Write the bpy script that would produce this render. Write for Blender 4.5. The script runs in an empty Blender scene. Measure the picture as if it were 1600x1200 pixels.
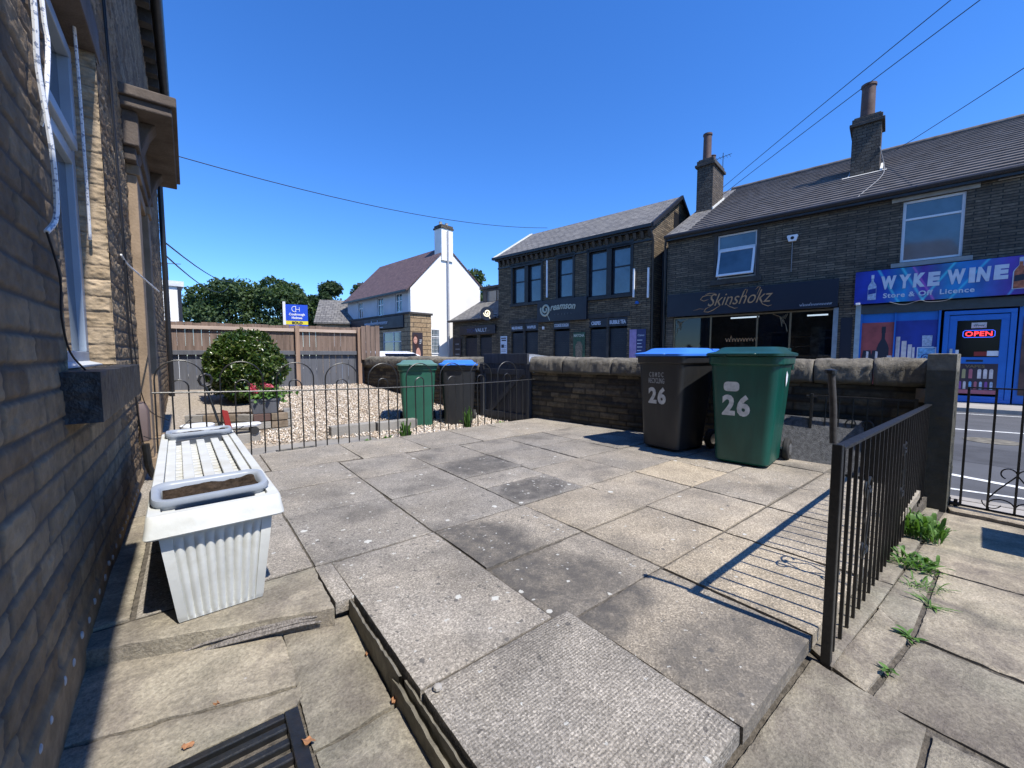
import bpy, math, random
import numpy as np
from mathutils import Matrix, Vector
C = bpy.context.scene
COL = C.collection
rad = math.radians
random.seed(7)
# ------------------------------------------------------------------ camera
cam_d = bpy.data.cameras.new("camera"); cam = bpy.data.objects.new("camera", cam_d); COL.objects.link(cam)
cam_d.sensor_width = 36; cam_d.lens = 36 * 635 / 1600; cam_d.clip_start = 0.02; cam_d.clip_end = 3000
cam.location = (0, 0, 0.98)
cam.rotation_euler = (rad(90 - 4.0536), 0, -rad(38.4245))
C.camera = cam
# ------------------------------------------------------------------ world, sun, exposure
SUN_AZ, SUN_EL = 172.5, 56.8
W = bpy.data.worlds.new("World"); C.world = W; W.use_nodes = True
nt = W.node_tree; nt.nodes.clear()
sky = nt.nodes.new('ShaderNodeTexSky'); sky.sky_type = 'NISHITA'; sky.sun_disc = False
sky.sun_elevation = rad(SUN_EL); sky.sun_rotation = rad(SUN_AZ)
sky.altitude = 0; sky.air_density = 1.0; sky.dust_density = 0.0; sky.ozone_density = 3.0
hs = nt.nodes.new('ShaderNodeHueSaturation'); hs.inputs['Saturation'].default_value = 1.22; hs.inputs['Value'].default_value = 1.0
bg = nt.nodes.new('ShaderNodeBackground'); bg.inputs[1].default_value = 0.13
wo = nt.nodes.new('ShaderNodeOutputWorld')
tm = nt.nodes.new('ShaderNodeMix'); tm.data_type = 'RGBA'; tm.blend_type = 'MULTIPLY'; tm.inputs[0].default_value = 1; tm.inputs[7].default_value = (.66, .90, 1.27, 1)
nt.links.new(sky.outputs[0], hs.inputs['Color']); nt.links.new(hs.outputs[0], tm.inputs[6]); nt.links.new(tm.outputs[2], bg.inputs[0]); nt.links.new(bg.outputs[0], wo.inputs[0])
sd = bpy.data.lights.new("sun", 'SUN'); sd.energy = 4.6; sd.angle = rad(0.53); sd.color = (1, 0.95, 0.87)
so = bpy.data.objects.new("sun", sd); COL.objects.link(so); so.location = (2, -8, 12)
_a, _e = rad(SUN_AZ), rad(SUN_EL)
sdir = Vector((math.sin(_a) * math.cos(_e), math.cos(_a) * math.cos(_e), math.sin(_e)))
so.rotation_euler = sdir.to_track_quat('Z', 'Y').to_euler()
C.view_settings.view_transform = 'Standard'; C.view_settings.look = 'None'; C.view_settings.gamma = 1
C.view_settings.exposure = 0.6
C.render.resolution_x = 1024; C.render.resolution_y = 768
C.cycles.max_bounces = 6; C.cycles.transparent_max_bounces = 12

# ------------------------------------------------------------------ helpers: tagging
def tag(o, label=None, cat=None, group=None, kind=None):
    if label: o['label'] = label
    if cat: o['category'] = cat
    if group: o['group'] = group
    if kind: o['kind'] = kind
    return o
def thing(name, label, cat, loc=(0, 0, 0), rz=0, group=None):
    o = bpy.data.objects.new(name, None); COL.objects.link(o); o.empty_display_size = .1
    o.location = loc; o.rotation_euler = (0, 0, rz)
    return tag(o, label, cat, group)
def copy_tree(o, parent=None, label=None):
    c = o.copy(); COL.objects.link(c)
    if parent is not None: c.parent = parent
    if label: c['label'] = label
    for ch in [x for x in COL.objects if x.parent == o]: copy_tree(ch, c)
    return c

# ------------------------------------------------------------------ helpers: noise
def vn(x, y, seed=0):
    x = np.asarray(x, float); y = np.asarray(y, float)
    xi = np.floor(x); yi = np.floor(y); fx = x - xi; fy = y - yi
    fx = fx * fx * (3 - 2 * fx); fy = fy * fy * (3 - 2 * fy)
    def h(a, b):
        n = np.sin(a * 127.1 + b * 311.7 + seed * 74.7) * 43758.5453
        return n - np.floor(n)
    return (h(xi, yi) * (1 - fx) + h(xi + 1, yi) * fx) * (1 - fy) + (h(xi, yi + 1) * (1 - fx) + h(xi + 1, yi + 1) * fx) * fy
def fbm(x, y, o=4, seed=0):
    r = 0; a = .5
    for k in range(o):
        r = r + a * vn(x, y, seed + k * 3.3); x = x * 2.03 + 5.1; y = y * 2.03 + 1.7; a *= .5
    return r

# ------------------------------------------------------------------ helpers: materials
def newmat(name):
    m = bpy.data.materials.new(name); m.use_nodes = True
    t = m.node_tree; p = t.nodes['Principled BSDF']
    return m, t, p
def nd(t, kind, **kw):
    n = t.nodes.new(kind)
    for k, v in kw.items():
        if k in n.inputs: n.inputs[k].default_value = v
        else: setattr(n, k, v)
    return n
def ramp(t, src, stops):
    r = t.nodes.new('ShaderNodeValToRGB'); e = r.color_ramp.elements
    while len(e) < len(stops): e.new(.5)
    for i, (p, c) in enumerate(stops):
        e[i].position = p; e[i].color = (c, c, c, 1) if isinstance(c, (int, float)) else (*c, 1)
    t.links.new(src, r.inputs[0]); return r
def mixc(t, fac, a, b, mode='MIX'):
    m = t.nodes.new('ShaderNodeMix'); m.data_type = 'RGBA'; m.blend_type = mode
    for i, v in ((0, fac), (6, a), (7, b)):
        if isinstance(v, bpy.types.NodeSocket): t.links.new(v, m.inputs[i])
        elif isinstance(v, (int, float)): m.inputs[i].default_value = v if i == 0 else (v, v, v, 1)
        else: m.inputs[i].default_value = (*v, 1)
    return m.outputs[2]
def math_(t, op, a, b=None):
    m = t.nodes.new('ShaderNodeMath'); m.operation = op
    for i, v in ((0, a), (1, b)):
        if v is None: continue
        if isinstance(v, bpy.types.NodeSocket): t.links.new(v, m.inputs[i])
        else: m.inputs[i].default_value = v
    return m.outputs[0]
def coords(t, kind='Object', scale=(1, 1, 1)):
    c = t.nodes.new('ShaderNodeTexCoord'); mp = t.nodes.new('ShaderNodeMapping'); mp.inputs['Scale'].default_value = scale
    t.links.new(c.outputs[kind], mp.inputs[0]); return mp.outputs[0]
def noise(t, vec, scale, detail=5, rough=.55, dist=0):
    n = nd(t, 'ShaderNodeTexNoise', Scale=scale, Detail=detail, Roughness=rough, Distortion=dist)
    t.links.new(vec, n.inputs['Vector']); return n
def bump(t, p, h, dist, strength=1.0):
    b = t.nodes.new('ShaderNodeBump'); b.inputs['Distance'].default_value = dist; b.inputs['Strength'].default_value = strength
    t.links.new(h, b.inputs['Height']); t.links.new(b.outputs[0], p.inputs['Normal'])
def simple(name, col, rough=.6, metal=0, var=.18, scale=8, bd=0, bs=60, spec=.5, dirt=0, dcol=(.06, .055, .05), stretch=(1, 1, 1)):
    m, t, p = newmat(name); v = coords(t, 'Object', stretch)
    n = noise(t, v, scale); r = ramp(t, n.outputs[0], [(.3, 1 - var), (.7, 1 + var * .6)])
    c = mixc(t, 1.0, col, r.outputs[0], 'MULTIPLY')
    if dirt:
        n2 = noise(t, v, scale * .45, 6, .65, .4); r2 = ramp(t, n2.outputs[0], [(.5, 0), (.75, dirt)])
        c = mixc(t, r2.outputs[0], c, dcol)
    t.links.new(c, p.inputs['Base Color'])
    rr = ramp(t, n.outputs[0], [(.3, min(1, rough * 1.15)), (.7, rough * .85)]); t.links.new(rr.outputs[0], p.inputs['Roughness'])
    p.inputs['Metallic'].default_value = metal; p.inputs['Specular IOR Level'].default_value = spec
    if bd:
        n3 = noise(t, v, bs, 4); bump(t, p, n3.outputs[0], bd)
    return m
def masonry(name, c1, c2, mortar, bw=.28, bh=.09, ms=.008, bd=.02, soot=.5, scol=(.042, .037, .033), rough=.9, squash=1.0):
    m, t, p = newmat(name); v = coords(t, 'UV')
    wob = noise(t, v, 2.2, 3); vm = t.nodes.new('ShaderNodeVectorMath'); vm.operation = 'MULTIPLY_ADD'
    t.links.new(wob.outputs[1], vm.inputs[0]); vm.inputs[1].default_value = (.03, .018, 0); t.links.new(v, vm.inputs[2])
    b = nd(t, 'ShaderNodeTexBrick', Scale=1.0); b.offset = .43; b.squash = squash; b.squash_frequency = 3
    b.inputs['Mortar Size'].default_value = ms; b.inputs['Brick Width'].default_value = bw; b.inputs['Row Height'].default_value = bh
    b.inputs['Mortar Smooth'].default_value = .35; b.inputs['Bias'].default_value = -.1
    b.inputs['Color1'].default_value = (*c1, 1); b.inputs['Color2'].default_value = (*c2, 1); b.inputs['Mortar'].default_value = (*mortar, 1)
    t.links.new(vm.outputs[0], b.inputs['Vector'])
    n = noise(t, v, 9, 6, .6); r = ramp(t, n.outputs[0], [(.3, .62), (.7, 1.25)])
    c = mixc(t, 1.0, b.outputs[0], r.outputs[0], 'MULTIPLY')
    n2 = noise(t, v, .7, 6, .65, .3); r2 = ramp(t, n2.outputs[0], [(.38, 0), (.68, soot)])
    c = mixc(t, r2.outputs[0], c, scol)
    t.links.new(c, p.inputs['Base Color']); p.inputs['Roughness'].default_value = rough; p.inputs['Specular IOR Level'].default_value = .25
    n3 = noise(t, v, 26, 5, .6)
    h = math_(t, 'ADD', math_(t, 'MULTIPLY', math_(t, 'SUBTRACT', 1.0, b.outputs[1]), .8), math_(t, 'MULTIPLY', n3.outputs[0], .8))
    bump(t, p, h, bd); return m
def emis(name, col, s):
    m, t, p = newmat(name); p.inputs['Base Color'].default_value = (*col, 1); p.inputs['Emission Color'].default_value = (*col, 1); p.inputs['Emission Strength'].default_value = s
    return m

# ------------------------------------------------------------------ helpers: meshes
class MB:
    def __init__(s): s.v = []; s.f = []; s.mi = []; s.m = 0; s.T = None
    def add(s, vs, fs):
        b = len(s.v)
        for q in vs:
            q = Vector(q)
            if s.T is not None: q = s.T @ q
            s.v.append(tuple(q))
        for f in fs: s.f.append([b + i for i in f]); s.mi.append(s.m)
        return s
    def box(s, x0, x1, y0, y1, z0, z1):
        s.add([(x0, y0, z0), (x1, y0, z0), (x1, y1, z0), (x0, y1, z0), (x0, y0, z1), (x1, y0, z1), (x1, y1, z1), (x0, y1, z1)],
              [(0, 3, 2, 1), (4, 5, 6, 7), (0, 1, 5, 4), (1, 2, 6, 5), (2, 3, 7, 6), (3, 0, 4, 7)]); return s
    def prism(s, pts, d):                       # pts: 3D polygon, d: extrusion vector
        n = len(pts); d = Vector(d)
        s.add(list(pts) + [tuple(Vector(p) + d) for p in pts], [list(range(n))[::-1], list(range(n, 2 * n))] + [(i, (i + 1) % n, n + (i + 1) % n, n + i) for i in range(n)]); return s
    def loft(s, secs, caps=(True, True)):
        n = len(secs[0]); vs = [p for c in secs for p in c]; fs = []
        for k in range(len(secs) - 1):
            for i in range(n): fs.append((k * n + i, k * n + (i + 1) % n, (k + 1) * n + (i + 1) % n, (k + 1) * n + i))
        if caps[0]: fs.append(list(range(n))[::-1])
        if caps[1]: fs.append(list(range((len(secs) - 1) * n, len(secs) * n)))
        s.add(vs, fs); return s
    def tube(s, path, r, n=8, closed=False, taper=None, flat=1.0):
        P = [Vector(p) for p in path]; N = len(P); secs = []; up = Vector((0, 0, 1)); prev = None
        for i in range(N):
            a = P[(i - 1) % N] if (closed or i > 0) else P[i]; b = P[(i + 1) % N] if (closed or i < N - 1) else P[i]
            t = (b - a).normalized() if (b - a).length > 1e-9 else Vector((0, 0, 1))
            if prev is None:
                u = t.cross(up)
                if u.length < .1: u = t.cross(Vector((1, 0, 0)))
            else: u = prev - t * prev.dot(t)
            u.normalize(); prev = u; w = t.cross(u); rr = r if taper is None else r * taper[i]
            secs.append([tuple(P[i] + (u * math.cos(2 * math.pi * k / n) * flat + w * math.sin(2 * math.pi * k / n)) * rr) for k in range(n)])
        if closed: secs.append(secs[0])
        s.loft(secs, (not closed, not closed)); return s
    def cyl(s, p0, p1, r, n=12, r2=None):
        return s.tube([p0, p1], r, n, taper=None if r2 is None else [1, r2 / r])
    def lathe(s, prof, n=20, c=(0, 0, 0)):      # prof: (r,z)
        secs = [[(c[0] + r * math.cos(2 * math.pi * k / n), c[1] + r * math.sin(2 * math.pi * k / n), c[2] + z) for k in range(n)] for r, z in prof]
        return s.loft(secs)
    def build(s, name, mats, parent=None, smooth=False, bevel=0, seg=2, uv=True, angle=40):
        return mk(name, s.v, s.f, mats, parent, smooth, bevel, seg, uv, s.mi, angle)
def mk(name, v, f, mats, parent=None, smooth=False, bevel=0, seg=2, uv=True, mi=None, angle=40):
    me = bpy.data.meshes.new(name); me.from_pydata(v, [], f); me.update()
    if not isinstance(mats, (list, tuple)): mats = [mats]
    for m in mats: me.materials.append(m)
    if mi is not None and len(mats) > 1: me.polygons.foreach_set('material_index', mi)
    if uv: boxuv(me)
    if smooth:
        me.polygons.foreach_set('use_smooth', [True] * len(me.polygons))
        try: me.set_sharp_from_angle(angle=rad(angle))
        except Exception: pass
    o = bpy.data.objects.new(name, me); COL.objects.link(o)
    if parent is not None: o.parent = parent
    if bevel:
        b = o.modifiers.new('bevel', 'BEVEL'); b.width = bevel; b.segments = seg; b.limit_method = 'ANGLE'; b.angle_limit = rad(35)
    return o
def boxuv(me):
    n = len(me.loops)
    if n == 0: return
    uvl = me.uv_layers.new(name='UVMap')
    co = np.empty(len(me.vertices) * 3); me.vertices.foreach_get('co', co); co = co.reshape(-1, 3)
    vi = np.empty(n, int); me.loops.foreach_get('vertex_index', vi)
    nr = np.empty(len(me.polygons) * 3); me.polygons.foreach_get('normal', nr); nr = np.abs(nr.reshape(-1, 3))
    lt = np.empty(len(me.polygons), int); me.polygons.foreach_get('loop_total', lt)
    ln = np.repeat(nr, lt, axis=0); p = co[vi]; uv = np.empty((n, 2))
    zz = ln[:, 2] > .75; xx = (~zz) & (ln[:, 0] > ln[:, 1]); yy = ~(zz | xx)
    uv[zz] = p[zz][:, :2]; uv[xx] = p[xx][:, 1:3]; uv[yy] = p[yy][:, [0, 2]]
    # sloping roof faces: use the slope length so courses keep their size
    uvl.data.foreach_set('uv', uv.ravel())
def gridmesh(name, X, Y, Z, keep, mats, parent=None, tint=None, smooth=True, flip=False, uv=None):
    h, w = X.shape; idx = np.arange(h * w).reshape(h, w)
    q = np.stack([idx[:-1, :-1], idx[:-1, 1:], idx[1:, 1:], idx[1:, :-1]], -1).reshape(-1, 4)
    if keep is not None: q = q[keep.reshape(-1)]
    if flip: q = q[:, ::-1]
    used = np.unique(q); rem = -np.ones(h * w, int); rem[used] = np.arange(len(used)); q = rem[q]
    co = np.stack([X, Y, Z], -1).reshape(-1, 3)[used]
    me = bpy.data.meshes.new(name); me.vertices.add(len(co)); me.vertices.foreach_set('co', co.ravel())
    me.loops.add(q.size); me.loops.foreach_set('vertex_index', q.ravel())
    me.polygons.add(len(q)); me.polygons.foreach_set('loop_start', np.arange(0, q.size, 4)); me.polygons.foreach_set('loop_total', np.full(len(q), 4))
    me.update(); me.validate()
    for m in (mats if isinstance(mats, (list, tuple)) else [mats]): me.materials.append(m)
    if tint is not None:
        a = me.color_attributes.new('tint', 'FLOAT_COLOR', 'POINT')
        tt = np.concatenate([tint.reshape(-1, 3)[used], np.ones((len(used), 1))], 1); a.data.foreach_set('color', tt.ravel())
    if smooth: me.polygons.foreach_set('use_smooth', [True] * len(me.polygons))
    o = bpy.data.objects.new(name, me); COL.objects.link(o)
    if parent is not None: o.parent = parent
    return o
def rr(w, d, r, z, cx=0, cy=0, n=5):            # rounded rectangle section
    r = min(r, w / 2 - 1e-4, d / 2 - 1e-4); out = []
    for (sx, sy, a0) in ((1, -1, -90), (1, 1, 0), (-1, 1, 90), (-1, -1, 180)):
        for k in range(n):
            a = rad(a0 + 90 * k / (n - 1)); out.append((cx + sx * (w / 2 - r) + r * math.cos(a), cy + sy * (d / 2 - r) + r * math.sin(a), z))
    return out
def text(s, size, m, parent, x, y, z, width=None, bold=0.0, shear=0, space=1.0, depth=.006, align='LEFT', name='lettering', back=False, arc=0):
    cu = bpy.data.curves.new(name, 'FONT'); cu.body = s; cu.size = size; cu.offset = bold; cu.shear = shear; cu.space_character = space
    cu.extrude = depth; cu.align_x = align; cu.resolution_u = 3
    o = bpy.data.objects.new(name, cu); COL.objects.link(o)
    bpy.context.view_layer.update()
    me = bpy.data.meshes.new_from_object(o.evaluated_get(bpy.context.evaluated_depsgraph_get())); bpy.data.objects.remove(o)
    co = np.empty(len(me.vertices) * 3); me.vertices.foreach_get('co', co); co = co.reshape(-1, 3)
    x0, x1 = co[:, 0].min(), co[:, 0].max(); k = 1 if width is None else width / (x1 - x0)
    cx = (co[:, 0] - (x0 if align == 'LEFT' else (x0 + x1) / 2)) * k
    yy = co[:, 1] + arc * (1 - ((cx - cx.mean()) / max(.01, np.abs(cx - cx.mean()).max())) ** 2)
    out = np.stack([x + cx, y - co[:, 2], z + yy], 1)
    me.vertices.foreach_set('co', out.ravel()); me.update(); me.materials.clear(); me.materials.append(m)
    r = bpy.data.objects.new(name, me); COL.objects.link(r); r.parent = parent; return r
def wall_open(mb, x0, x1, z0, z1, y0, y1, opens):
    xs = sorted({x0, x1, *[min(max(v, x0), x1) for o in opens for v in o[:2]]}); zs = sorted({z0, z1, *[min(max(v, z0), z1) for o in opens for v in o[2:]]})
    for i in range(len(xs) - 1):
        run = None
        for j in range(len(zs) - 1):
            cx, cz = (xs[i] + xs[i + 1]) / 2, (zs[j] + zs[j + 1]) / 2
            hit = any(o[0] < cx < o[1] and o[2] < cz < o[3] for o in opens)
            if hit:
                if run is not None: mb.box(xs[i], xs[i + 1], y0, y1, run, zs[j]); run = None
            elif run is None: run = zs[j]
        if run is not None: mb.box(xs[i], xs[i + 1], y0, y1, run, z1)
    return mb
def frame_rect(mb, x0, x1, z0, z1, w, y0, y1):
    mb.box(x0, x1, y0, y1, z0, z0 + w); mb.box(x0, x1, y0, y1, z1 - w, z1)
    mb.box(x0, x0 + w, y0, y1, z0 + w, z1 - w); mb.box(x1 - w, x1, y0, y1, z0 + w, z1 - w); return mb
def arcpts(c, r, a0, a1, n=10, u=(1, 0, 0), w=(0, 0, 1)):
    u = Vector(u); w = Vector(w); c = Vector(c)
    return [tuple(c + (u * math.cos(rad(a0 + (a1 - a0) * k / n)) + w * math.sin(rad(a0 + (a1 - a0) * k / n))) * r) for k in range(n + 1)]
def cscroll(cx, cz, r, a0, a1, turns_in=.5, n=16, y=0):   # spiral C scroll
    return [(cx + math.cos(rad(a0 + (a1 - a0) * k / n)) * r * (1 - (1 - turns_in) * k / n), y, cz + math.sin(rad(a0 + (a1 - a0) * k / n)) * r * (1 - (1 - turns_in) * k / n)) for k in range(n + 1)]
def leafmesh(name, P, size, m, parent=None, aspect=1.8, up=0.3, seed=1, fold=.25, sizevar=.4):
    rng = np.random.default_rng(seed); n = len(P)
    d = rng.normal(size=(n, 3)); d /= np.linalg.norm(d, axis=1)[:, None]
    nn = rng.normal(size=(n, 3)) * (1, 1, 1); nn[:, 2] = np.abs(nn[:, 2]) + up; nn -= d * (nn * d).sum(1)[:, None]; nn /= np.linalg.norm(nn, axis=1)[:, None]
    s = np.cross(d, nn); L = size * (1 + sizevar * (rng.random(n) * 2 - 1)); L = L[:, None]; w = L / aspect
    a = P - d * L / 2; b = P + d * L / 2; c = P + s * w / 2 + nn * w * fold - d * L * .08; e = P - s * w / 2 + nn * w * fold - d * L * .08
    co = np.stack([a, c, b, e], 1).reshape(-1, 3); base = np.arange(n)[:, None] * 4
    tri = np.concatenate([base + [0, 1, 2], base + [0, 2, 3]], 1).reshape(-1, 3)
    me = bpy.data.meshes.new(name); me.vertices.add(len(co)); me.vertices.foreach_set('co', co.ravel())
    me.loops.add(tri.size); me.loops.foreach_set('vertex_index', tri.ravel()); me.polygons.add(len(tri))
    me.polygons.foreach_set('loop_start', np.arange(0, tri.size, 3)); me.polygons.foreach_set('loop_total', np.full(len(tri), 3)); me.update()
    g = rng.random(n); att = me.color_attributes.new('tint', 'FLOAT_COLOR', 'POINT')
    att.data.foreach_set('color', np.repeat(np.stack([g, g, g, np.ones(n)], 1), 4, axis=0).ravel())
    me.materials.append(m); o = bpy.data.objects.new(name, me); COL.objects.link(o)
    if parent is not None: o.parent = parent
    return o
def leafmat(name, dark, light, rough=.45, spec=.4, extra=None):
    m, t, p = newmat(name); a = t.nodes.new('ShaderNodeAttribute'); a.attribute_name = 'tint'
    r = ramp(t, a.outputs[2], [(0, dark), (.75, light)] + ([(.97, extra)] if extra else [])); t.links.new(r.outputs[0], p.inputs['Base Color'])
    p.inputs['Roughness'].default_value = rough; p.inputs['Specular IOR Level'].default_value = spec
    tr = t.nodes.new('ShaderNodeBsdfTranslucent'); t.links.new(mixc(t, 1.0, r.outputs[0], (1.3, 1.5, .6), 'MULTIPLY'), tr.inputs[0])
    mx = t.nodes.new('ShaderNodeMixShader'); mx.inputs[0].default_value = .3; out = t.nodes['Material Output']
    t.links.new(p.outputs[0], mx.inputs[1]); t.links.new(tr.outputs[0], mx.inputs[2]); t.links.new(mx.outputs[0], out.inputs[0]); return m

# ------------------------------------------------------------------ materials
def tintstone(name, c1, c2, mortar, bs=70, bd=.004, stain=(.07, .06, .05), stainamt=.5, layers=True):
    """stone whose per-stone tone comes from the mesh: R = tone, G = mortar mask, B = stain"""
    m, t, p = newmat(name); a = t.nodes.new('ShaderNodeAttribute'); a.attribute_name = 'tint'
    sep = t.nodes.new('ShaderNodeSeparateColor'); t.links.new(a.outputs[0], sep.inputs[0]); v = coords(t, 'Object')
    c = mixc(t, sep.outputs[0], c1, c2)
    n = noise(t, v, 14, 7, .65); r = ramp(t, n.outputs[0], [(.25, .55), (.5, .95), (.75, 1.35)])
    c = mixc(t, 1.0, c, r.outputs[0], 'MULTIPLY')
    if layers:
        v2 = coords(t, 'Object', (3, 3, 40)); n2 = noise(t, v2, 1.6, 5, .6, .6); r2 = ramp(t, n2.outputs[0], [(.35, .75), (.65, 1.15)])
        c = mixc(t, .8, c, mixc(t, 1.0, c, r2.outputs[0], 'MULTIPLY'))
    n4 = noise(t, v, 1.7, 6, .7, .5); r4 = ramp(t, n4.outputs[0], [(.45, 0), (.7, stainamt)])
    c = mixc(t, r4.outputs[0], c, stain); c = mixc(t, sep.outputs[1], c, mortar); c = mixc(t, sep.outputs[2], c, stain)
    t.links.new(c, p.inputs['Base Color']); p.inputs['Roughness'].default_value = .92; p.inputs['Specular IOR Level'].default_value = .25
    nb = noise(t, v, bs, 6, .7); bump(t, p, nb.outputs[0], bd); return m
M = {}
M['house'] = tintstone('house_sandstone', (.185, .125, .072), (.345, .255, .155), (.075, .072, .070), bs=90, bd=.004, layers=False)
M['reveal'] = tintstone('reveal_sandstone', (.35, .265, .17), (.45, .35, .235), (.22, .17, .12), stainamt=.2)
M['gwall'] = tintstone('garden_wall_stone', (.045, .04, .034), (.15, .125, .085), (.035, .032, .03), stainamt=.8, stain=(.03, .032, .028))
M['coping'] = tintstone('coping_stone', (.17, .155, .125), (.27, .24, .19), (.10, .09, .075), bs=75, bd=.018, stain=(.10, .095, .08), stainamt=.7, layers=False)
M['pillar'] = tintstone('gatepost_stone', (.10, .09, .07), (.20, .185, .15), (.1, .1, .1), stain=(.05, .052, .042), stainamt=.7, layers=False, bs=45, bd=.012)
M['ashlar'] = simple('dressed_sandstone', (.27, .195, .125), .85, var=.3, scale=4, bd=.004, bs=50, dirt=.5, dcol=(.15, .1, .06))
M['hood'] = simple('brown_painted_hood', (.095, .074, .06), .85, var=.3, scale=5, bd=.004, bs=60, dirt=.6, dcol=(.10, .07, .045))
M['sill'] = simple('black_painted_stone', (.018, .02, .024), .5, var=.5, scale=12, bd=.008, bs=30, dirt=.6, dcol=(.07, .07, .07))
M['upvc'] = simple('white_upvc', (.72, .74, .76), .32, var=.05, scale=3)
M['upvc_shade'] = simple('shade_toned_upvc_frame', (.30, .36, .43), .4, var=.12, scale=4)  # white uPVC frame with its bluish shade put into the base colour
M['upvc_dirty'] = simple('weathered_upvc', (.55, .58, .60), .4, var=.1, scale=6)
M['black_iron'] = simple('black_painted_iron', (.012, .013, .014), .42, var=.5, scale=30, bd=.0015, bs=90, dirt=.15, dcol=(.08, .05, .035))
M['rust'] = simple('rusty_iron', (.045, .04, .036), .7, var=.4, scale=30, bd=.001, bs=120, dirt=.5, dcol=(.05, .03, .02))
M['steel'] = simple('galvanised_steel', (.55, .56, .57), .35, metal=.9, var=.15, scale=20)
M['black_plastic'] = simple('black_plastic', (.02, .021, .023), .38, var=.25, scale=6, bd=.0006, bs=120, dirt=.55, dcol=(.06, .054, .047), stretch=(1.6, 1.6, .45))
M['green_plastic'] = simple('green_bin_plastic', (.004, .068, .050), .36, var=.3, scale=5, bd=.0006, bs=120, dirt=.5, dcol=(.035, .075, .058), stretch=(1.6, 1.6, .45))
M['green_dark'] = simple('dark_green_lid', (.008, .050, .036), .36, var=.25, scale=5, dirt=.3, dcol=(.03, .05, .04))
M['green_old'] = simple('faded_green_plastic', (.018, .10, .062), .5, var=.2, scale=4, dirt=.3, dcol=(.04, .07, .05))
M['blue_lid'] = simple('blue_bin_lid', (.045, .19, .66), .35, var=.1, scale=5, dirt=.15, dcol=(.1, .2, .4))
M['rubber'] = simple('tyre_rubber', (.02, .02, .02), .8)
M['white_num'] = simple('white_sticker', (.55, .56, .54), .55, var=.25, scale=25, dirt=.35, dcol=(.25, .25, .24))
M['white_num_light'] = simple('faded_stencil', (.32, .33, .33), .7, var=.3, scale=40)
M['planter'] = simple('white_trough_plastic', (.56, .57, .54), .5, var=.12, scale=9, bd=.0008, bs=60, dirt=.65, dcol=(.40, .38, .30))
M['greybox'] = simple('grey_window_box', (.27, .30, .34), .45, var=.12, scale=7, dirt=.35, dcol=(.2, .2, .19))
M['soil'] = simple('dry_soil', (.045, .032, .022), 1, var=.6, scale=40, bd=.02, bs=60, spec=.1)
M['wood_brown'] = simple('brown_fence_board', (.185, .13, .10), .8, var=.35, scale=3, bd=.003, bs=40, stretch=(6, 6, .6), dirt=.3, dcol=(.14, .09, .07))
M['wood_pale'] = simple('pale_fence_rail', (.46, .36, .29), .8, var=.2, scale=3, stretch=(.6, 6, 6))
M['wood_post'] = simple('fence_post_timber', (.30, .20, .14), .8, var=.3, scale=3, stretch=(6, 6, .6))
M['wood_grey'] = simple('grey_painted_board', (.10, .105, .12), .65, var=.25, scale=3, stretch=(5, 5, .5), dirt=.2)
M['gate_grey'] = simple('dark_gate_board', (.045, .048, .055), .7, var=.3, scale=3, stretch=(5, 5, .5), bd=.002, bs=30)
M['bleach_wood'] = simple('weathered_timber', (.30, .27, .24), .9, var=.6, scale=14, stretch=(12, 1, 12), bd=.01, bs=40, dirt=.7, dcol=(.03, .025, .02))
M['asphalt'] = simple('asphalt', (.085, .088, .095), .9, var=.2, scale=1.5, bd=.006, bs=160, dirt=.25, dcol=(.06, .06, .065))
M['pavement'] = simple('concrete_pavement', (.33, .31, .28), .9, var=.2, scale=2, bd=.003, bs=80, dirt=.3, dcol=(.16, .15, .13))
M['kerb'] = simple('kerb_stone', (.30, .28, .25), .85, var=.2, scale=5, bd=.003, bs=60)
M['marking'] = simple('road_paint', (.70, .71, .68), .7, var=.25, scale=12, dirt=.4, dcol=(.3, .3, .3))
M['ground'] = simple('far_ground', (.09, .085, .07), .95, var=.3, scale=.3, bd=.02, bs=4)
M['concrete'] = simple('old_concrete_path', (.27, .255, .23), .95, var=.25, scale=2.5, bd=.006, bs=60, dirt=.35, dcol=(.14, .13, .11))
M['slate_edge'] = simple('slate_edging', (.17, .155, .12), .85, var=.5, scale=10, bd=.006, bs=40, dirt=.6, dcol=(.06, .055, .045))
M['brick_red'] = masonry('red_brick', (.26, .10, .07), (.33, .20, .14), (.28, .25, .21), .22, .08, .01, .01, .4)
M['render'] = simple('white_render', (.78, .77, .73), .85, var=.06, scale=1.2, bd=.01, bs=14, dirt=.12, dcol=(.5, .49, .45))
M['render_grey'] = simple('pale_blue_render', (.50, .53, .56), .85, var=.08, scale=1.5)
M['darkpaint'] = simple('dark_navy_paint', (.008, .011, .020), .55, var=.3, scale=4)
M['fascia'] = simple('navy_fascia', (.004, .007, .018), .45, var=.15, scale=2)
M['shutter'] = simple('navy_shutter', (.003, .006, .015), .5, var=.1, scale=2)
M['row'] = masonry('sooty_sandstone', (.115, .095, .07), (.25, .20, .14), (.05, .047, .043), .46, .072, .011, .045, .55)
M['creamstone'] = masonry('brown_sandstone', (.125, .095, .062), (.27, .205, .13), (.05, .045, .04), .40, .085, .011, .045, .55)
M['chimney'] = masonry('chimney_stone', (.10, .085, .07), (.17, .14, .11), (.05, .045, .04), .26, .10, .010, .04, .5)
M['quoin'] = masonry('banded_sandstone', (.34, .24, .14), (.42, .31, .19), (.10, .08, .06), .9, .26, .02, .03, .25)
M['lintel'] = simple('pale_stone_lintel', (.33, .32, .29), .85, var=.2, scale=3, dirt=.3)
M['darkstone'] = simple('blackened_stone', (.05, .045, .04), .85, var=.3, scale=4, bd=.01, bs=20)
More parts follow.
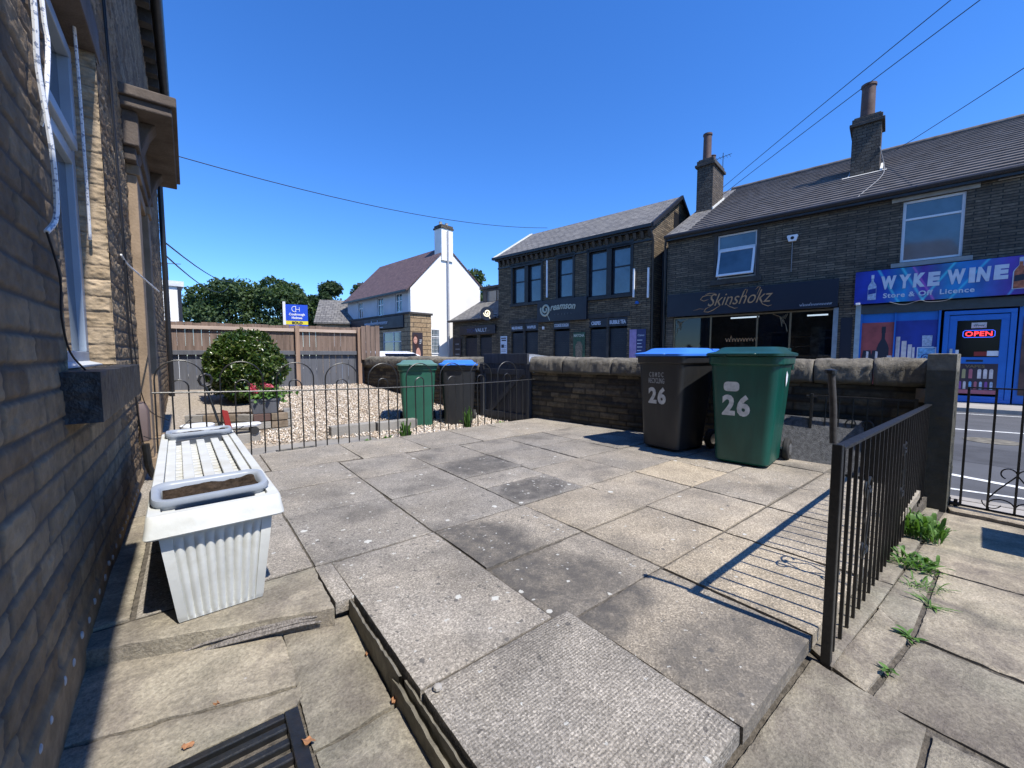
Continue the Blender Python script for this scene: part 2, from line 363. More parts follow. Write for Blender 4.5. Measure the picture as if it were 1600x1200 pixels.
M['clay'] = simple('terracotta_pot', (.10, .058, .048), .75, var=.2, scale=4)
M['bronze'] = simple('bronze_trim', (.20, .15, .09), .4, metal=.6, var=.2)
M['white_flash'] = simple('pale_mortar', (.6, .6, .56), .8)
M['gutter'] = simple('black_gutter', (.015, .015, .017), .4)
M['roofp'] = simple('purple_tile_plain', (.10, .07, .075), .8)
def roofmat(name, c1, c2, w, h, bd=.03, mortar=(.02, .02, .02), lich=(.3, .27, .2), la=.2):
    m, t, p = newmat(name); v = coords(t, 'UV')
    b = nd(t, 'ShaderNodeTexBrick', Scale=1.0); b.offset = .5; b.inputs['Mortar Size'].default_value = .012; b.inputs['Brick Width'].default_value = w; b.inputs['Row Height'].default_value = h
    b.inputs['Mortar Smooth'].default_value = .2
    b.inputs['Color1'].default_value = (*c1, 1); b.inputs['Color2'].default_value = (*c2, 1); b.inputs['Mortar'].default_value = (*mortar, 1); t.links.new(v, b.inputs['Vector'])
    n = noise(t, v, 5, 6, .65); c = mixc(t, 1.0, b.outputs[0], ramp(t, n.outputs[0], [(.3, .6), (.7, 1.3)]).outputs[0], 'MULTIPLY')
    n2 = noise(t, v, 1.3, 6, .7, .6); c = mixc(t, ramp(t, n2.outputs[0], [(.5, 0), (.75, la)]).outputs[0], c, lich)
    t.links.new(c, p.inputs['Base Color']); p.inputs['Roughness'].default_value = .8
    h_ = math_(t, 'ADD', math_(t, 'SUBTRACT', 1.0, b.outputs[1]), math_(t, 'MULTIPLY', n.outputs[0], .5)); bump(t, p, h_, bd); return m
M['slate'] = roofmat('stone_slate_roof', (.12, .115, .11), (.19, .18, .165), .35, .22)
M['tile'] = simple('interlocking_roof_tile', (.105, .092, .085), .8, var=.4, scale=3, bd=.004, bs=30, dirt=.35, dcol=(.06, .055, .05))
M['rosemary'] = roofmat('plum_clay_tile', (.115, .070, .075), (.15, .095, .095), .20, .12, .02, la=.05)
def glassmat(name, base, rough=.06, ior=1.5, spec=.5, var=.3, sc=1.2):
    m, t, p = newmat(name); v = coords(t, 'Object'); n = noise(t, v, sc, 3)
    t.links.new(mixc(t, 1.0, base, ramp(t, n.outputs[0], [(.35, 1 - var), (.65, 1 + var)]).outputs[0], 'MULTIPLY'), p.inputs['Base Color'])
    p.inputs['Roughness'].default_value = rough; p.inputs['IOR'].default_value = ior; p.inputs['Specular IOR Level'].default_value = spec; return m
M['glass'] = glassmat('upper_window_glass', (.05, .085, .11), ior=1.9)
M['glass_dark'] = glassmat('dark_shop_glass', (.004, .005, .008), rough=.12, ior=1.35, spec=.25)
M['glass_house'] = glassmat('blue_reflecting_glass', (.03, .05, .08), .03, 1.7)
def clearmat(tc=(.6, .65, .7, 1)):
    m, t, p = newmat('clear_shop_glass'); out = t.nodes['Material Output']
    tr = t.nodes.new('ShaderNodeBsdfTransparent'); tr.inputs[0].default_value = tc; gl = t.nodes.new('ShaderNodeBsdfGlossy'); gl.inputs['Roughness'].default_value = .02
    fr = t.nodes.new('ShaderNodeFresnel'); fr.inputs[0].default_value = 1.5; mx = t.nodes.new('ShaderNodeMixShader')
    t.links.new(fr.outputs[0], mx.inputs[0]); t.links.new(tr.outputs[0], mx.inputs[1]); t.links.new(gl.outputs[0], mx.inputs[2]); t.links.new(mx.outputs[0], out.inputs[0]); return m
M['clear'] = clearmat(); M['clear2'] = clearmat((1, 1, 1, 1))
M['leaf_shrub'] = leafmat('camellia_leaf', (.016, .042, .010), (.075, .125, .024), .3, .6, (.16, .18, .06))
M['leaf_tree'] = leafmat('tree_leaf', (.03, .06, .03), (.085, .125, .055), .6, .2)
M['leaf_tree2'] = leafmat('dark_tree_leaf', (.02, .042, .024), (.055, .085, .04), .6, .2)
M['leaf_weed'] = leafmat('weed_leaf', (.05, .12, .025), (.13, .24, .06), .5, .3)
M['flower'] = leafmat('pink_petal', (.45, .04, .10), (.75, .20, .26), .5, .3)
M['bark'] = simple('bark', (.07, .055, .04), .9, var=.4, scale=6, bd=.02, bs=15)
def flat(name, col, rough=.5, var=.12, sc=6): return simple(name, col, rough, var=var, scale=sc)
M['white'] = flat('white_paint', (.75, .76, .77)); M['offw'] = flat('cream_lettering', (.45, .46, .36)); M['signw'] = flat('white_lettering', (.55, .6, .68))
M['gold'] = flat('dull_gold_lettering', (.45, .26, .12)); M['blue'] = simple('bright_blue_paint', (.006, .135, .50), .38, var=.1, scale=3)
M['red'] = flat('red_plastic', (.26, .02, .015)); M['yellow'] = flat('yellow_board', (.72, .62, .04)); M['estblue'] = flat('estate_board_blue', (.01, .07, .55)); M['black'] = flat('matt_black', (.008, .008, .01))
M['cable_w'] = simple('white_rope_light', (.72, .74, .76), .4, var=.55, scale=90)
M['cable_b'] = flat('black_cable', (.01, .01, .012)); M['lead'] = simple('grey_lead', (.2, .2, .2), .6)
M['brownbox'] = simple('brown_meter_cover', (.12, .085, .075), .55, var=.15, scale=6)
M['fallen'] = simple('dry_leaf', (.35, .17, .08), .8, var=.4, scale=60)
M['carw'] = simple('white_car_paint', (.75, .76, .78), .2, var=.03); M['cars'] = simple('silver_car_paint', (.5, .52, .54), .25, metal=.5, var=.03)

# ================================================================== SETTING
def struct(name, o): o['kind'] = 'structure'; return o
ST = Vector((-.15438, .98801, 0)); SN = Vector((-.98801, -.15438, 0))      # street direction, shop-front normal
PA = Vector((15.892, 1.007, 0)); RA = rad(-81.119)
PB = Vector((14.576, 9.430, 0)); RB = rad(-80.104)
PD = Vector((10.204, 22.331, 0)); RD = rad(-82.827)
m_ = MB(); m_.add([(-900, -900, -.45), (900, -900, -.45), (900, 900, -.45), (-900, 900, -.45)], [(0, 1, 2, 3)])
struct('g', m_.build('ground', M['ground']))
def strip(name, m, w0, w1, z, zb, L0=-25, L1=70):      # strip along the street; w measured from the shop fronts towards us
    mb = MB(); q = []
    for (w, s) in ((w0, L0), (w0, L1), (w1, L1), (w1, L0)):
        p = PA + SN * w + ST * s; q.append((p.x, p.y, zb))
    mb.prism(q[::-1], (0, 0, z - zb)); return struct('', mb.build(name, m))
strip('road', M['asphalt'], 1.75, 10.55, -.34, -.44)
strip('far_pavement', M['pavement'], -.4, 1.62, -.25, -.44)
strip('far_kerb', M['kerb'], 1.62, 1.75, -.247, -.44)
strip('near_kerb', M['kerb'], 10.55, 10.67, -.275, -.44)
strip('near_pavement', M['pavement'], 10.67, 11.15, -.28, -.44)
def mark(pts, z=-.336, name='road_marking'):
    mb = MB(); mb.add([(x, y, z) for x, y in pts], [(0, 1, 2, 3)]); return struct('', mb.build(name, M['marking']))
mark([(6.72, 1.25), (6.82, 1.25), (6.41, -.35), (6.31, -.35)])
mark([(5.70, .95), (5.76, .95), (6.10, -.6), (6.04, -.6)])
mark([(9.3, 4.8), (9.4, 4.8), (11.25, -.8), (11.15, -.8)])
mark([(12.55, 5.0), (12.63, 5.0), (14.13, -.9), (14.05, -.9)])

mark([(7.6, 1.1), (8.9, .7), (8.75, -.9), (7.4, -.5)], -.3375, 'road_patch'); bpy.data.objects['road_patch'].data.materials[0] = simple('fresh_asphalt', (.06, .062, .068), .92, var=.2, scale=3, bd=.006, bs=160)
mb = MB(); mb.lathe([(.0, 0), (.30, 0), (.30, .004), (0, .004)], 24, (9.6, .25, -.338)); o = mb.build('manhole_cover', M['slate_edge'] if 'slate_edge' in M else M['asphalt']); tag(o, 'round dark manhole cover in the road beyond the path gate', 'manhole')
# --- patio of concrete slabs ------------------------------------------------
def wall_x(y): return 4.218 + (4.795 - y) * .1562       # inner face of the street wall
def slabmat():
    m, t, p = newmat('patio_slab'); a = t.nodes.new('ShaderNodeAttribute'); a.attribute_name = 'tint'
    sep = t.nodes.new('ShaderNodeSeparateColor'); t.links.new(a.outputs[0], sep.inputs[0]); v = coords(t, 'Object')
    c = mixc(t, sep.outputs[1], (.32, .295, .258), (.43, .36, .26))
    big = noise(t, v, 2.4, 7, .65, .3); c = mixc(t, 1.0, c, ramp(t, big.outputs[0], [(.3, .72), (.7, 1.22)]).outputs[0], 'MULTIPLY')
    agg = nd(t, 'ShaderNodeTexVoronoi', Scale=190.0); t.links.new(v, agg.inputs['Vector'])
    sp = nd(t, 'ShaderNodeSeparateColor'); t.links.new(agg.outputs['Color'], sp.inputs[0])
    c = mixc(t, 1.0, c, ramp(t, sp.outputs[0], [(0, .62), (.35, .88), (.7, 1.08), (1, 1.5)]).outputs[0], 'MULTIPLY')
    fn = noise(t, v, 120, 5, .7); c = mixc(t, 1.0, c, ramp(t, fn.outputs[0], [(.3, .68), (.55, 1.0), (.75, 1.4)]).outputs[0], 'MULTIPLY')
    dk = noise(t, v, 11, 6, .7, .2); dm = math_(t, 'MULTIPLY', sep.outputs[0], ramp(t, dk.outputs[0], [(.3, .55), (.6, 1)]).outputs[0])
    c = mixc(t, dm, c, (.085, .080, .075))
    # lichen: flat irregular pale spots and small dark ones
    dv = t.nodes.new('ShaderNodeVectorMath'); dv.operation = 'MULTIPLY_ADD'; wn = noise(t, v, 70, 3); t.links.new(wn.outputs[1], dv.inputs[0]); dv.inputs[1].default_value = (.026,) * 3; t.links.new(v, dv.inputs[2])
    for (sc, th, dens, col) in ((17, .20, .26, (.56, .56, .52)), (30, .19, .20, (.52, .52, .48)), (50, .24, .22, (.48, .48, .45)), (36, .26, .34, (.10, .095, .09)), (60, .3, .3, (.12, .11, .10))):
        vo = nd(t, 'ShaderNodeTexVoronoi', Scale=float(sc)); t.links.new(dv.outputs[0], vo.inputs['Vector'])
        s2 = nd(t, 'ShaderNodeSeparateColor'); t.links.new(vo.outputs['Color'], s2.inputs[0])
        size = math_(t, 'MULTIPLY', s2.outputs[1], th * 1.6)
        m1 = math_(t, 'LESS_THAN', vo.outputs['Distance'], size)
        lim = math_(t, 'MULTIPLY', sep.outputs[2], dens); m2 = math_(t, 'LESS_THAN', s2.outputs[0], lim)
        c = mixc(t, math_(t, 'MULTIPLY', math_(t, 'MULTIPLY', m1, m2), .85), c, col)
    t.links.new(c, p.inputs['Base Color']); p.inputs['Roughness'].default_value = .93; p.inputs['Specular IOR Level'].default_value = .25
    hb = math_(t, 'ADD', math_(t, 'MULTIPLY', fn.outputs[0], .8), math_(t, 'MULTIPLY', sp.outputs[0], .5)); bump(t, p, hb, .004)
    return m
M['slab'] = slabmat()
def dimplemat():
    m = M['slab'].copy(); m.name = 'dimpled_slab'; t = m.node_tree; p = t.nodes['Principled BSDF']; v = coords(t, 'Object', (100, 100, 100))
    ch = nd(t, 'ShaderNodeTexVoronoi', Scale=1.0); ch.inputs['Randomness'].default_value = .12; t.links.new(v, ch.inputs['Vector'])
    old = p.inputs['Base Color'].links[0].from_socket
    wear = noise(t, coords(t, 'Object'), 6, 4); k = ramp(t, wear.outputs[0], [(.35, .35), (.65, 1)])
    dark = ramp(t, ch.outputs['Distance'], [(.2, 1.06), (.55, .80)])
    t.links.new(mixc(t, k.outputs[0], old, mixc(t, 1.0, old, dark.outputs[0], 'MULTIPLY')), p.inputs['Base Color'])
    b = t.nodes.new('ShaderNodeBump'); b.inputs['Distance'].default_value = .004; t.links.new(math_(t, 'SUBTRACT', 1.0, ch.outputs['Distance']), b.inputs['Height'])
    prev = p.inputs['Normal'].links[0].from_socket; t.links.new(prev, b.inputs['Normal']); t.links.new(b.outputs[0], p.inputs['Normal']); return m
M['slab_dimple'] = dimplemat()
# x0,x1,y0,y1, dark, tan, lichen
SL = [(.497, 1.10, .415, 1.045, .05, .12, .12), (1.108, 1.665, .41, .995, .25, .62, .2), (1.675, 2.29, .41, .985, 0, .85, .1), (2.30, 2.90, .41, .985, .05, .72, .1), (2.91, 3.50, .42, .98, 0, .65, .15),
      (3.51, 4.12, .42, .98, .1, .5, .3),
      (1.035, 1.68, 1.004, 1.485, .15, .45, .5), (1.69, 2.30, 1.0, 1.475, .15, .75, .15), (2.31, 2.90, 1.0, 1.495, .05, .68, .1), (2.91, 3.50, 1.0, 1.49, .22, .55, .15), (3.51, 4.12, 1.0, 1.5, .1, .5, .2), (4.13, 4.75, 1.0, 1.5, .3, .4, .3),
      (.492, 1.025, 1.055, 1.995, .12, .15, .8), (.415, .487, 1.655, 1.995, .05, .15, .3),
      (1.035, 1.68, 1.495, 1.995, .2, .4, 1.0), (1.69, 2.30, 1.485, 2.0, .15, .7, .1), (2.31, 2.90, 1.505, 2.0, .1, .62, .1), (2.91, 3.50, 1.50, 2.0, -.6, 1.25, .05), (3.51, 4.12, 1.51, 2.0, .1, .6, .2), (4.13, 4.7, 1.51, 2.0, .3, .4, .3),
      (.42, 1.02, 2.005, 2.72, .30, .10, .5), (1.03, 1.66, 2.005, 2.62, .30, .08, .4), (1.67, 2.27, 2.01, 2.42, .5, .1, 1.1), (2.28, 2.89, 2.01, 2.60, .2, .4, .1), (2.90, 3.49, 2.01, 2.60, .3, .3, .15), (3.50, 4.10, 2.01, 2.60, .25, .3, .2), (4.11, 4.62, 2.01, 2.6, .3, .3, .2),
      (.42, 1.03, 2.73, 3.30, .26, .1, .35), (1.04, 1.66, 2.63, 3.22, .30, .08, .25), (1.67, 2.27, 2.43, 2.72, .1, .1, .4), (1.67, 2.27, 2.73, 3.25, .5, .05, .5), (2.28, 2.88, 2.61, 3.20, .3, .2, .2), (2.89, 3.49, 2.61, 3.20, .35, .15, .2), (3.50, 4.10, 2.61, 3.20, .3, .2, .15), (4.11, 4.54, 2.61, 3.20, .3, .2, .2),
      (.42, 1.03, 3.31, 3.90, .25, .12, .3), (1.04, 1.66, 3.23, 3.85, .25, .15, .2), (1.67, 2.27, 3.26, 3.82, .35, .12, .2), (2.28, 2.88, 3.21, 3.80, .3, .15, .25), (2.89, 3.49, 3.21, 3.80, .35, .1, .2), (3.50, 4.45, 3.21, 3.80, .2, .35, .15),
      (-.33, .41, 3.3, 3.95, .15, .2, .3), (-.33, .50, 3.96, 4.68, .1, .15, .4), (.51, 1.25, 3.91, 4.68, .12, .2, .4), (1.26, 1.95, 3.86, 4.68, .15, .25, .3), (1.96, 2.60, 3.83, 4.68, .3, .15, .15), (2.61, 3.25, 3.81, 4.68, .2, .3, .2), (3.26, 4.35, 3.81, 4.70, .1, .4, .2),
      (-.20, .41, 2.02, 2.65, .2, .25, .2), (-.20, .41, 2.66, 3.29, .25, .2, .2)]
def slab(x0, x1, y0, y1, dk, tn, li, k, mat, zt=0.0, th=.05, corners=None, bulk=None, tilt=.0022, ragged=.003):
    rng = random.Random(k * 7 + 1); x1 = min(x1, 9); nx = max(8, int((x1 - x0) / .018)); ny = max(8, int((y1 - y0) / .018))
    u = np.concatenate([[0, 0.0], np.linspace(0.003, .997, nx), [1, 1]]); v = np.concatenate([[0, 0.0], np.linspace(.003, .997, ny), [1, 1]]); U, V = np.meshgrid(u, v)
    if corners is None: cx = [(x0, y0), (x1, y0), (x1, y1), (x0, y1)]
    else: cx = corners
    X = (1 - U) * (1 - V) * cx[0][0] + U * (1 - V) * cx[1][0] + U * V * cx[2][0] + (1 - U) * V * cx[3][0]
    Y = (1 - U) * (1 - V) * cx[0][1] + U * (1 - V) * cx[1][1] + U * V * cx[2][1] + (1 - U) * V * cx[3][1]
    a, b, c = (rng.uniform(-tilt, tilt) for _ in range(3)); Z = zt + a + b * (2 * U - 1) + c * (2 * V - 1)
    Z = Z + (fbm(X * 3 + k, Y * 3, 3, k) - .5) * .006
    ex = np.minimum(np.minimum(U, 1 - U) * abs(x1 - x0), np.minimum(V, 1 - V) * abs(y1 - y0))
    chip = fbm(X * 26, Y * 26, 3, k + 2); Z = Z - np.clip(.008 - ex, 0, .01) * (.25 + 1.3 * np.clip(chip - .35, 0, 1))
    jit = (fbm(X * 30, Y * 30, 3, k + 9) - .45) * ragged; edge = (ex < .004)
    X = X + np.where(edge, np.sign(.5 - U) * np.abs(jit) * ((U < .01) | (U > .99)), 0); Y = Y + np.where(edge, np.sign(.5 - V) * np.abs(jit) * ((V < .01) | (V > .99)), 0)
    side = np.zeros(U.shape, bool); side[0, :] = side[-1, :] = True; side[:, 0] = side[:, -1] = True; Z = np.where(side, Z - th, Z)
    D = np.full(X.shape, dk, float); T = np.full(X.shape, tn, float)
    # weathering shared by neighbouring slabs: darker growth along a diagonal, clean buff ground towards the gate
    def blob(cx_, cy_, rx, ry, amt, ang=0):
        ca, sa = math.cos(ang), math.sin(ang); dx, dy = X - cx_, Y - cy_; p_, q_ = (dx * ca + dy * sa) / rx, (-dx * sa + dy * ca) / ry
        r = np.sqrt(p_ * p_ + q_ * q_) + (fbm(X * 7, Y * 7, 4, 5) - .5) * .5; return amt * np.clip((1.05 - r) * 3.2, 0, 1)
    if zt > -.03 and x0 > .3 and y0 < 3.3:
        D = D + (0 if x0 < 1.02 else blob(1.10, 1.66, .36, .44, .78) + blob(1.12, 1.12, .48, .34, .75) + blob(1.26, .46, .55, .30, .5, .2) + blob(1.95, 2.2, .3, .2, .5) + blob(2.0, 3.0, .35, .3, .4))
        if li > .05: D = D + np.clip((fbm(X * 4, Y * 4, 5, 77) - .52) * 2.0, 0, .35)
    L = np.full(X.shape, li, float)
    if li <= .45: L = L * .6
    if li > .4: L = L * np.clip(fbm(X * 5 + 3, Y * 5, 3, k) * 3 - .7, .15, 1.6)
    T = np.clip(T + (fbm(X * 3, Y * 3, 4, 31) - .5) * .5, -.2, 1.3)
    D = np.where(side, np.maximum(D, .25), D)
    return X, Y, Z, np.stack([np.clip(D, -1, .95), T, np.clip(L, 0, 1.2)], -1), bulk
def joinmesh(parts):                      # several grids -> one mesh
    vs, fs, ts, off = [], [], [], 0
    for X, Y, Z, T, _ in parts:
        h, w = X.shape; idx = np.arange(h * w).reshape(h, w) + off
        fs.append(np.stack([idx[:-1, :-1], idx[:-1, 1:], idx[1:, 1:], idx[1:, :-1]], -1).reshape(-1, 4)); vs.append(np.stack([X, Y, Z], -1).reshape(-1, 3)); ts.append(T.reshape(-1, 3)); off += h * w
    return np.concatenate(vs), np.concatenate(fs), np.concatenate(ts)
def fromarr(name, v, q, tint, m, parent=None, smooth=False):
    me = bpy.data.meshes.new(name); me.vertices.add(len(v)); me.vertices.foreach_set('co', v.ravel()); me.loops.add(q.size); me.loops.foreach_set('vertex_index', q.ravel().astype(int))
    k = q.shape[1]; me.polygons.add(len(q)); me.polygons.foreach_set('loop_start', np.arange(0, q.size, k)); me.polygons.foreach_set('loop_total', np.full(len(q), k)); me.update(); me.validate()
    if tint is not None:
        a = me.color_attributes.new('tint', 'FLOAT_COLOR', 'POINT'); a.data.foreach_set('color', np.concatenate([tint, np.ones((len(tint), 1))], 1).ravel())
    if smooth: me.polygons.foreach_set('use_smooth', [True] * len(me.polygons))
    me.materials.append(m); o = bpy.data.objects.new(name, me); COL.objects.link(o)
    if parent is not None: o.parent = parent
    return o
g1 = []; 
for k, s in enumerate(SL):
    if k == 0: continue
    x1 = min(s[1], wall_x((s[2] + s[3]) / 2) + .03)
    if x1 - s[0] < .05: continue
    lift = {6: -.003, 7: -.003, 8: .003, 9: .004}.get(k, 0)
    g1.append(slab(s[0], x1, s[2], s[3], s[4], s[5], s[6], k, None, zt=lift))
v_, q_, t_ = joinmesh(g1); pat = struct('', fromarr('patio', v_, q_, t_, M['slab'], smooth=True))
s = SL[0]; v_, q_, t_ = joinmesh([slab(*s[:7], 0, None)]); struct('', fromarr('patio_corner_slab', v_, q_, t_, M['slab_dimple'], smooth=True))
try:
    for nm in ('patio', 'patio_corner_slab'): bpy.data.objects[nm].data.set_sharp_from_angle(angle=rad(50))
except Exception: pass
mb = MB()
for (a, b, c, d) in ((.515, 4.10, .43, 1.2), (.50, 4.7, 1.2, 4.66), (.42, .50, 1.68, 4.66), (-.33, .42, 2.02, 4.66)): mb.box(a, b, c, d, -.30, -.009)
M['bed'] = simple('joint_dirt', (.11, .095, .075), 1, var=.6, scale=40, bd=.01, bs=90, dirt=.5, dcol=(.03, .03, .025))
struct('', mb.build('patio_bedding', M['bed']))

# --- sandstone flags: path to the gate and the lower step -------------------
def flagmat():
    m, t, p = newmat('york_stone_flag'); a = t.nodes.new('ShaderNodeAttribute'); a.attribute_name = 'tint'
    sep = t.nodes.new('ShaderNodeSeparateColor'); t.links.new(a.outputs[0], sep.inputs[0])
    v = coords(t, 'Object'); rot = t.nodes.new('ShaderNodeMapping'); rot.inputs['Rotation'].default_value = (0, 0, rad(24)); rot.inputs['Scale'].default_value = (2.2, 4.2, 3); t.links.new(v, rot.inputs[0])
    c = mixc(t, sep.outputs[1], (.22, .205, .165), (.40, .34, .25))
    n1 = noise(t, rot.outputs[0], 1.7, 10, .72, .5); c = mixc(t, 1.0, c, ramp(t, n1.outputs[0], [(.28, .55), (.5, .95), (.72, 1.4)]).outputs[0], 'MULTIPLY')
    n2 = noise(t, v, 3.2, 7, .7, .8); c = mixc(t, ramp(t, n2.outputs[0], [(.46, 0), (.66, .75)]).outputs[0], c, (.135, .115, .10))
    n5 = noise(t, v, 8, 7, .7, .3); c = mixc(t, ramp(t, n5.outputs[0], [(.56, 0), (.75, .5)]).outputs[0], c, (.42, .38, .29))
    n6 = noise(t, v, 1.4, 5, .6); c = mixc(t, math_(t, 'MULTIPLY', ramp(t, n6.outputs[0], [(.5, 0), (.7, .35)]).outputs[0], 1.0), c, (.13, .145, .10))
    n3 = noise(t, v, 95, 6, .72); c = mixc(t, 1.0, c, ramp(t, n3.outputs[0], [(.3, .6), (.7, 1.4)]).outputs[0], 'MULTIPLY')
    c = mixc(t, sep.outputs[0], c, (.055, .05, .042)); t.links.new(c, p.inputs['Base Color']); p.inputs['Roughness'].default_value = .93; p.inputs['Specular IOR Level'].default_value = .25
    h = math_(t, 'ADD', math_(t, 'MULTIPLY', n1.outputs[0], .9), math_(t, 'MULTIPLY', n3.outputs[0], .6)); bump(t, p, h, .009); return m
M['flag'] = flagmat()
def zpath(x): return -.062 - max(0, x - 1.6) * .062
FL = [  # four corners (ccw), dark, tan, z drop
    ([(.56, -1.2), (1.52, -1.2), (1.56, .10), (.56, .10)], .0, .35, 0), ([(.56, .115), (1.575, .115), (1.64, .40), (.56, .405)], .05, .3, .002),
    ([(1.54, -1.2), (2.05, -1.2), (2.115, .20), (1.60, .235)], .1, .45, -.004), ([(1.60, .25), (2.11, .215), (2.28, .33), (1.65, .35)], 0, .55, .004),
    ([(2.065, -1.2), (3.15, -1.2), (3.02, .215), (2.13, .20)], 0, .75, 0), ([(2.12, .215), (3.0, .23), (3.0, .33), (2.28, .335)], .1, .4, 0),
    ([(3.165, -1.2), (4.62, -1.2), (4.60, .33), (3.035, .33)], 0, .85, -.003), ([(4.63, -1.2), (5.0, -1.2), (5.0, .36), (4.62, .30)], 0, .95, .02),
    ([(1.64, .345), (2.6, .335), (2.6, .43), (1.70, .425)], .05, .35, .006), ([(2.61, .335), (3.7, .345), (3.7, .46), (2.61, .43)], .05, .35, .006), ([(3.71, .345), (4.62, .36), (4.62, .50), (3.71, .46)], .05, .4, .006)]
fl = []
for k, (cs, dk, tn, dz) in enumerate(FL):
    X, Y, Z, T, _ = slab(min(c[0] for c in cs), max(c[0] for c in cs), min(c[1] for c in cs), max(c[1] for c in cs), dk, tn, 0, 100 + k, None, zt=-.5, th=.06, corners=cs, tilt=.001, ragged=.007)
    Z = Z + .5 + np.vectorize(zpath)(X) + dz + (fbm(X * 6, Y * 14, 4, 3) - .5) * .008; fl.append((X, Y, Z, T, None))
v_, q_, t_ = joinmesh(fl); struct('', fromarr('path', v_, q_, t_, M['flag'], smooth=True))
lo = []
LF = [([(-.33, 1.355), (.215, 1.35), (.262, 1.42), (-.33, 1.575)], .12, .55), ([(-.33, 1.583), (.262, 1.43), (.228, 1.70), (-.33, 1.93)], .05, .5),
      ([(.222, 1.165), (.455, 1.165), (.478, 1.66), (.235, 1.70)], .15, .3), ([(.235, .55), (.478, .55), (.465, 1.155), (.225, 1.155)], .0, .22), ([(-.33, .3), (-.15, .3), (-.15, 1.345), (-.33, 1.348)], .1, .5), ([(-.14, .3), (.215, .3), (.215, .955), (-.14, .955)], .1, .4)]
for k, (cs, dk, tn) in enumerate(LF):
    X, Y, Z, T, _ = slab(min(c[0] for c in cs), max(c[0] for c in cs), min(c[1] for c in cs), max(c[1] for c in cs), dk, tn, 0, 200 + k, None, zt=-.5, th=.03, corners=cs, tilt=.002, ragged=.009)
    Z = Z + .5 - .11 + (fbm(X * 7, Y * 7, 5, 13) - .5) * .018 + np.clip((Y - 1.40) / .35, 0, 1) * (.042 if k < 3 else .0); lo.append((X, Y, Z, T, None))
v_, q_, t_ = joinmesh(lo); struct('', fromarr('lower_path', v_, q_, t_, M['flag'], smooth=True))
# stone ledge the trough stands on
le = []
X, Y, Z, T, _ = slab(-.33, .42, 1.62, 2.0, .08, .42, 0, 300, None, zt=-.5, th=.118, corners=[(-.345, 1.905), (.405, 1.625), (.415, 2.01), (-.345, 2.01)], tilt=.001, ragged=.02); le.append((X, Y, Z + .496, T, None))
X, Y, Z, T, _ = slab(-.33, -.21, 2.0, 3.3, .0, .55, 0, 301, None, zt=-.5, th=.11, corners=[(-.345, 2.02), (-.215, 2.02), (-.215, 3.28), (-.345, 3.28)], tilt=.001, ragged=.012); le.append((X, Y, Z + .505, T, None))
v_, q_, t_ = joinmesh(le); struct('', fromarr('stone_ledge', v_, q_, t_, M['flag'], smooth=True))
mb = MB(); mb.box(-.36, .485, .2, 1.98, -.40, -.124); mb.box(.485, 4.9, -1.3, .43, -.5, -.33); mb.prism([(.55, -1.3, -.45), (4.95, -1.3, -.45), (4.95, -1.3, -.281), (1.6, -1.3, -.073), (.55, -1.3, -.073)], (0, 1.74, 0)); mb.box(4.1, 4.9, .43, 1.1, -.45, -.16)
struct('', mb.build('path_bedding', M['bed']))
for nm in ('path', 'lower_path', 'stone_ledge'): bpy.data.objects[nm].data.set_sharp_from_angle(angle=rad(38))
# --- neighbour's yard ---------------------------------------------------------
def zgrav(x, y): return -.12 + np.clip((y - 5.6) / 4.6, 0, 1) * .40
mb = MB(); mb.add([(-.4, 4.66, -.10), (4.3, 4.66, -.10), (4.2, 5.6, -.135), (-.4, 5.95, -.135)], [(0, 1, 2, 3)]); mb.add([(-.4, 5.95, -.135), (.62, 5.85, -.135), (.95, 9.0, .12), (-.4, 9.0, .1)], [(0, 1, 2, 3)])
struct('', mb.build('yard_path', M['concrete']))
xs, ys = np.meshgrid(np.linspace(-.4, 4.3, 60), np.linspace(4.9, 11, 80))
M['gravbase'] = simple('gravel_bed', (.36, .31, .25), .95, var=.5, scale=40, bd=.02, bs=60)
go = gridmesh('gravel_bed', xs, ys, zgrav(xs, ys) - .012 - np.where(ys < 5.6, .02, 0) + (fbm(xs * 3, ys * 3) - .5) * .03, None, M['gravbase']); struct('', go)
rng = np.random.default_rng(4); n = 21000; px = rng.uniform(.5, 4.1, n); py = 5.1 + 5.1 * rng.random(n) ** 1.25
ok = (py > 5.75 - .15 * (px - .6)) | (px > 1.9); ok &= px < 4.18 - (py - 4.8) * .156; ok &= px > .55 + np.clip((py - 6) * .12, 0, .5); px, py = px[ok], py[ok]; n = len(px)
ico = np.array([(0, 0, 1), (.9, 0, .1), (.1, .9, .0), (-.9, .1, 0), (0, -.9, .1), (.0, .1, -.8)]); tri = np.array([(0, 1, 2), (0, 2, 3), (0, 3, 4), (0, 4, 1), (5, 2, 1), (5, 3, 2), (5, 4, 3), (5, 1, 4)])
sc = rng.uniform(.010, .021, (n, 1, 1)) * rng.uniform(.6, 1.2, (n, 1, 3)); vv = ico[None] * (1 + rng.uniform(-.25, .25, (n, 6, 3))) * sc; th = rng.uniform(0, 6.28, n); cs_, sn_ = np.cos(th), np.sin(th)
vx = vv[:, :, 0] * cs_[:, None] - vv[:, :, 1] * sn_[:, None]; vy = vv[:, :, 0] * sn_[:, None] + vv[:, :, 1] * cs_[:, None]
V3 = np.stack([vx + px[:, None], vy + py[:, None], vv[:, :, 2] + zgrav(px, py)[:, None] + rng.uniform(-.006, .008, (n, 1))], -1).reshape(-1, 3)
F3 = (tri[None] + (np.arange(n) * 6)[:, None, None]).reshape(-1, 3); tn = rng.random((n, 3)); T3 = np.repeat(tn, 6, axis=0)
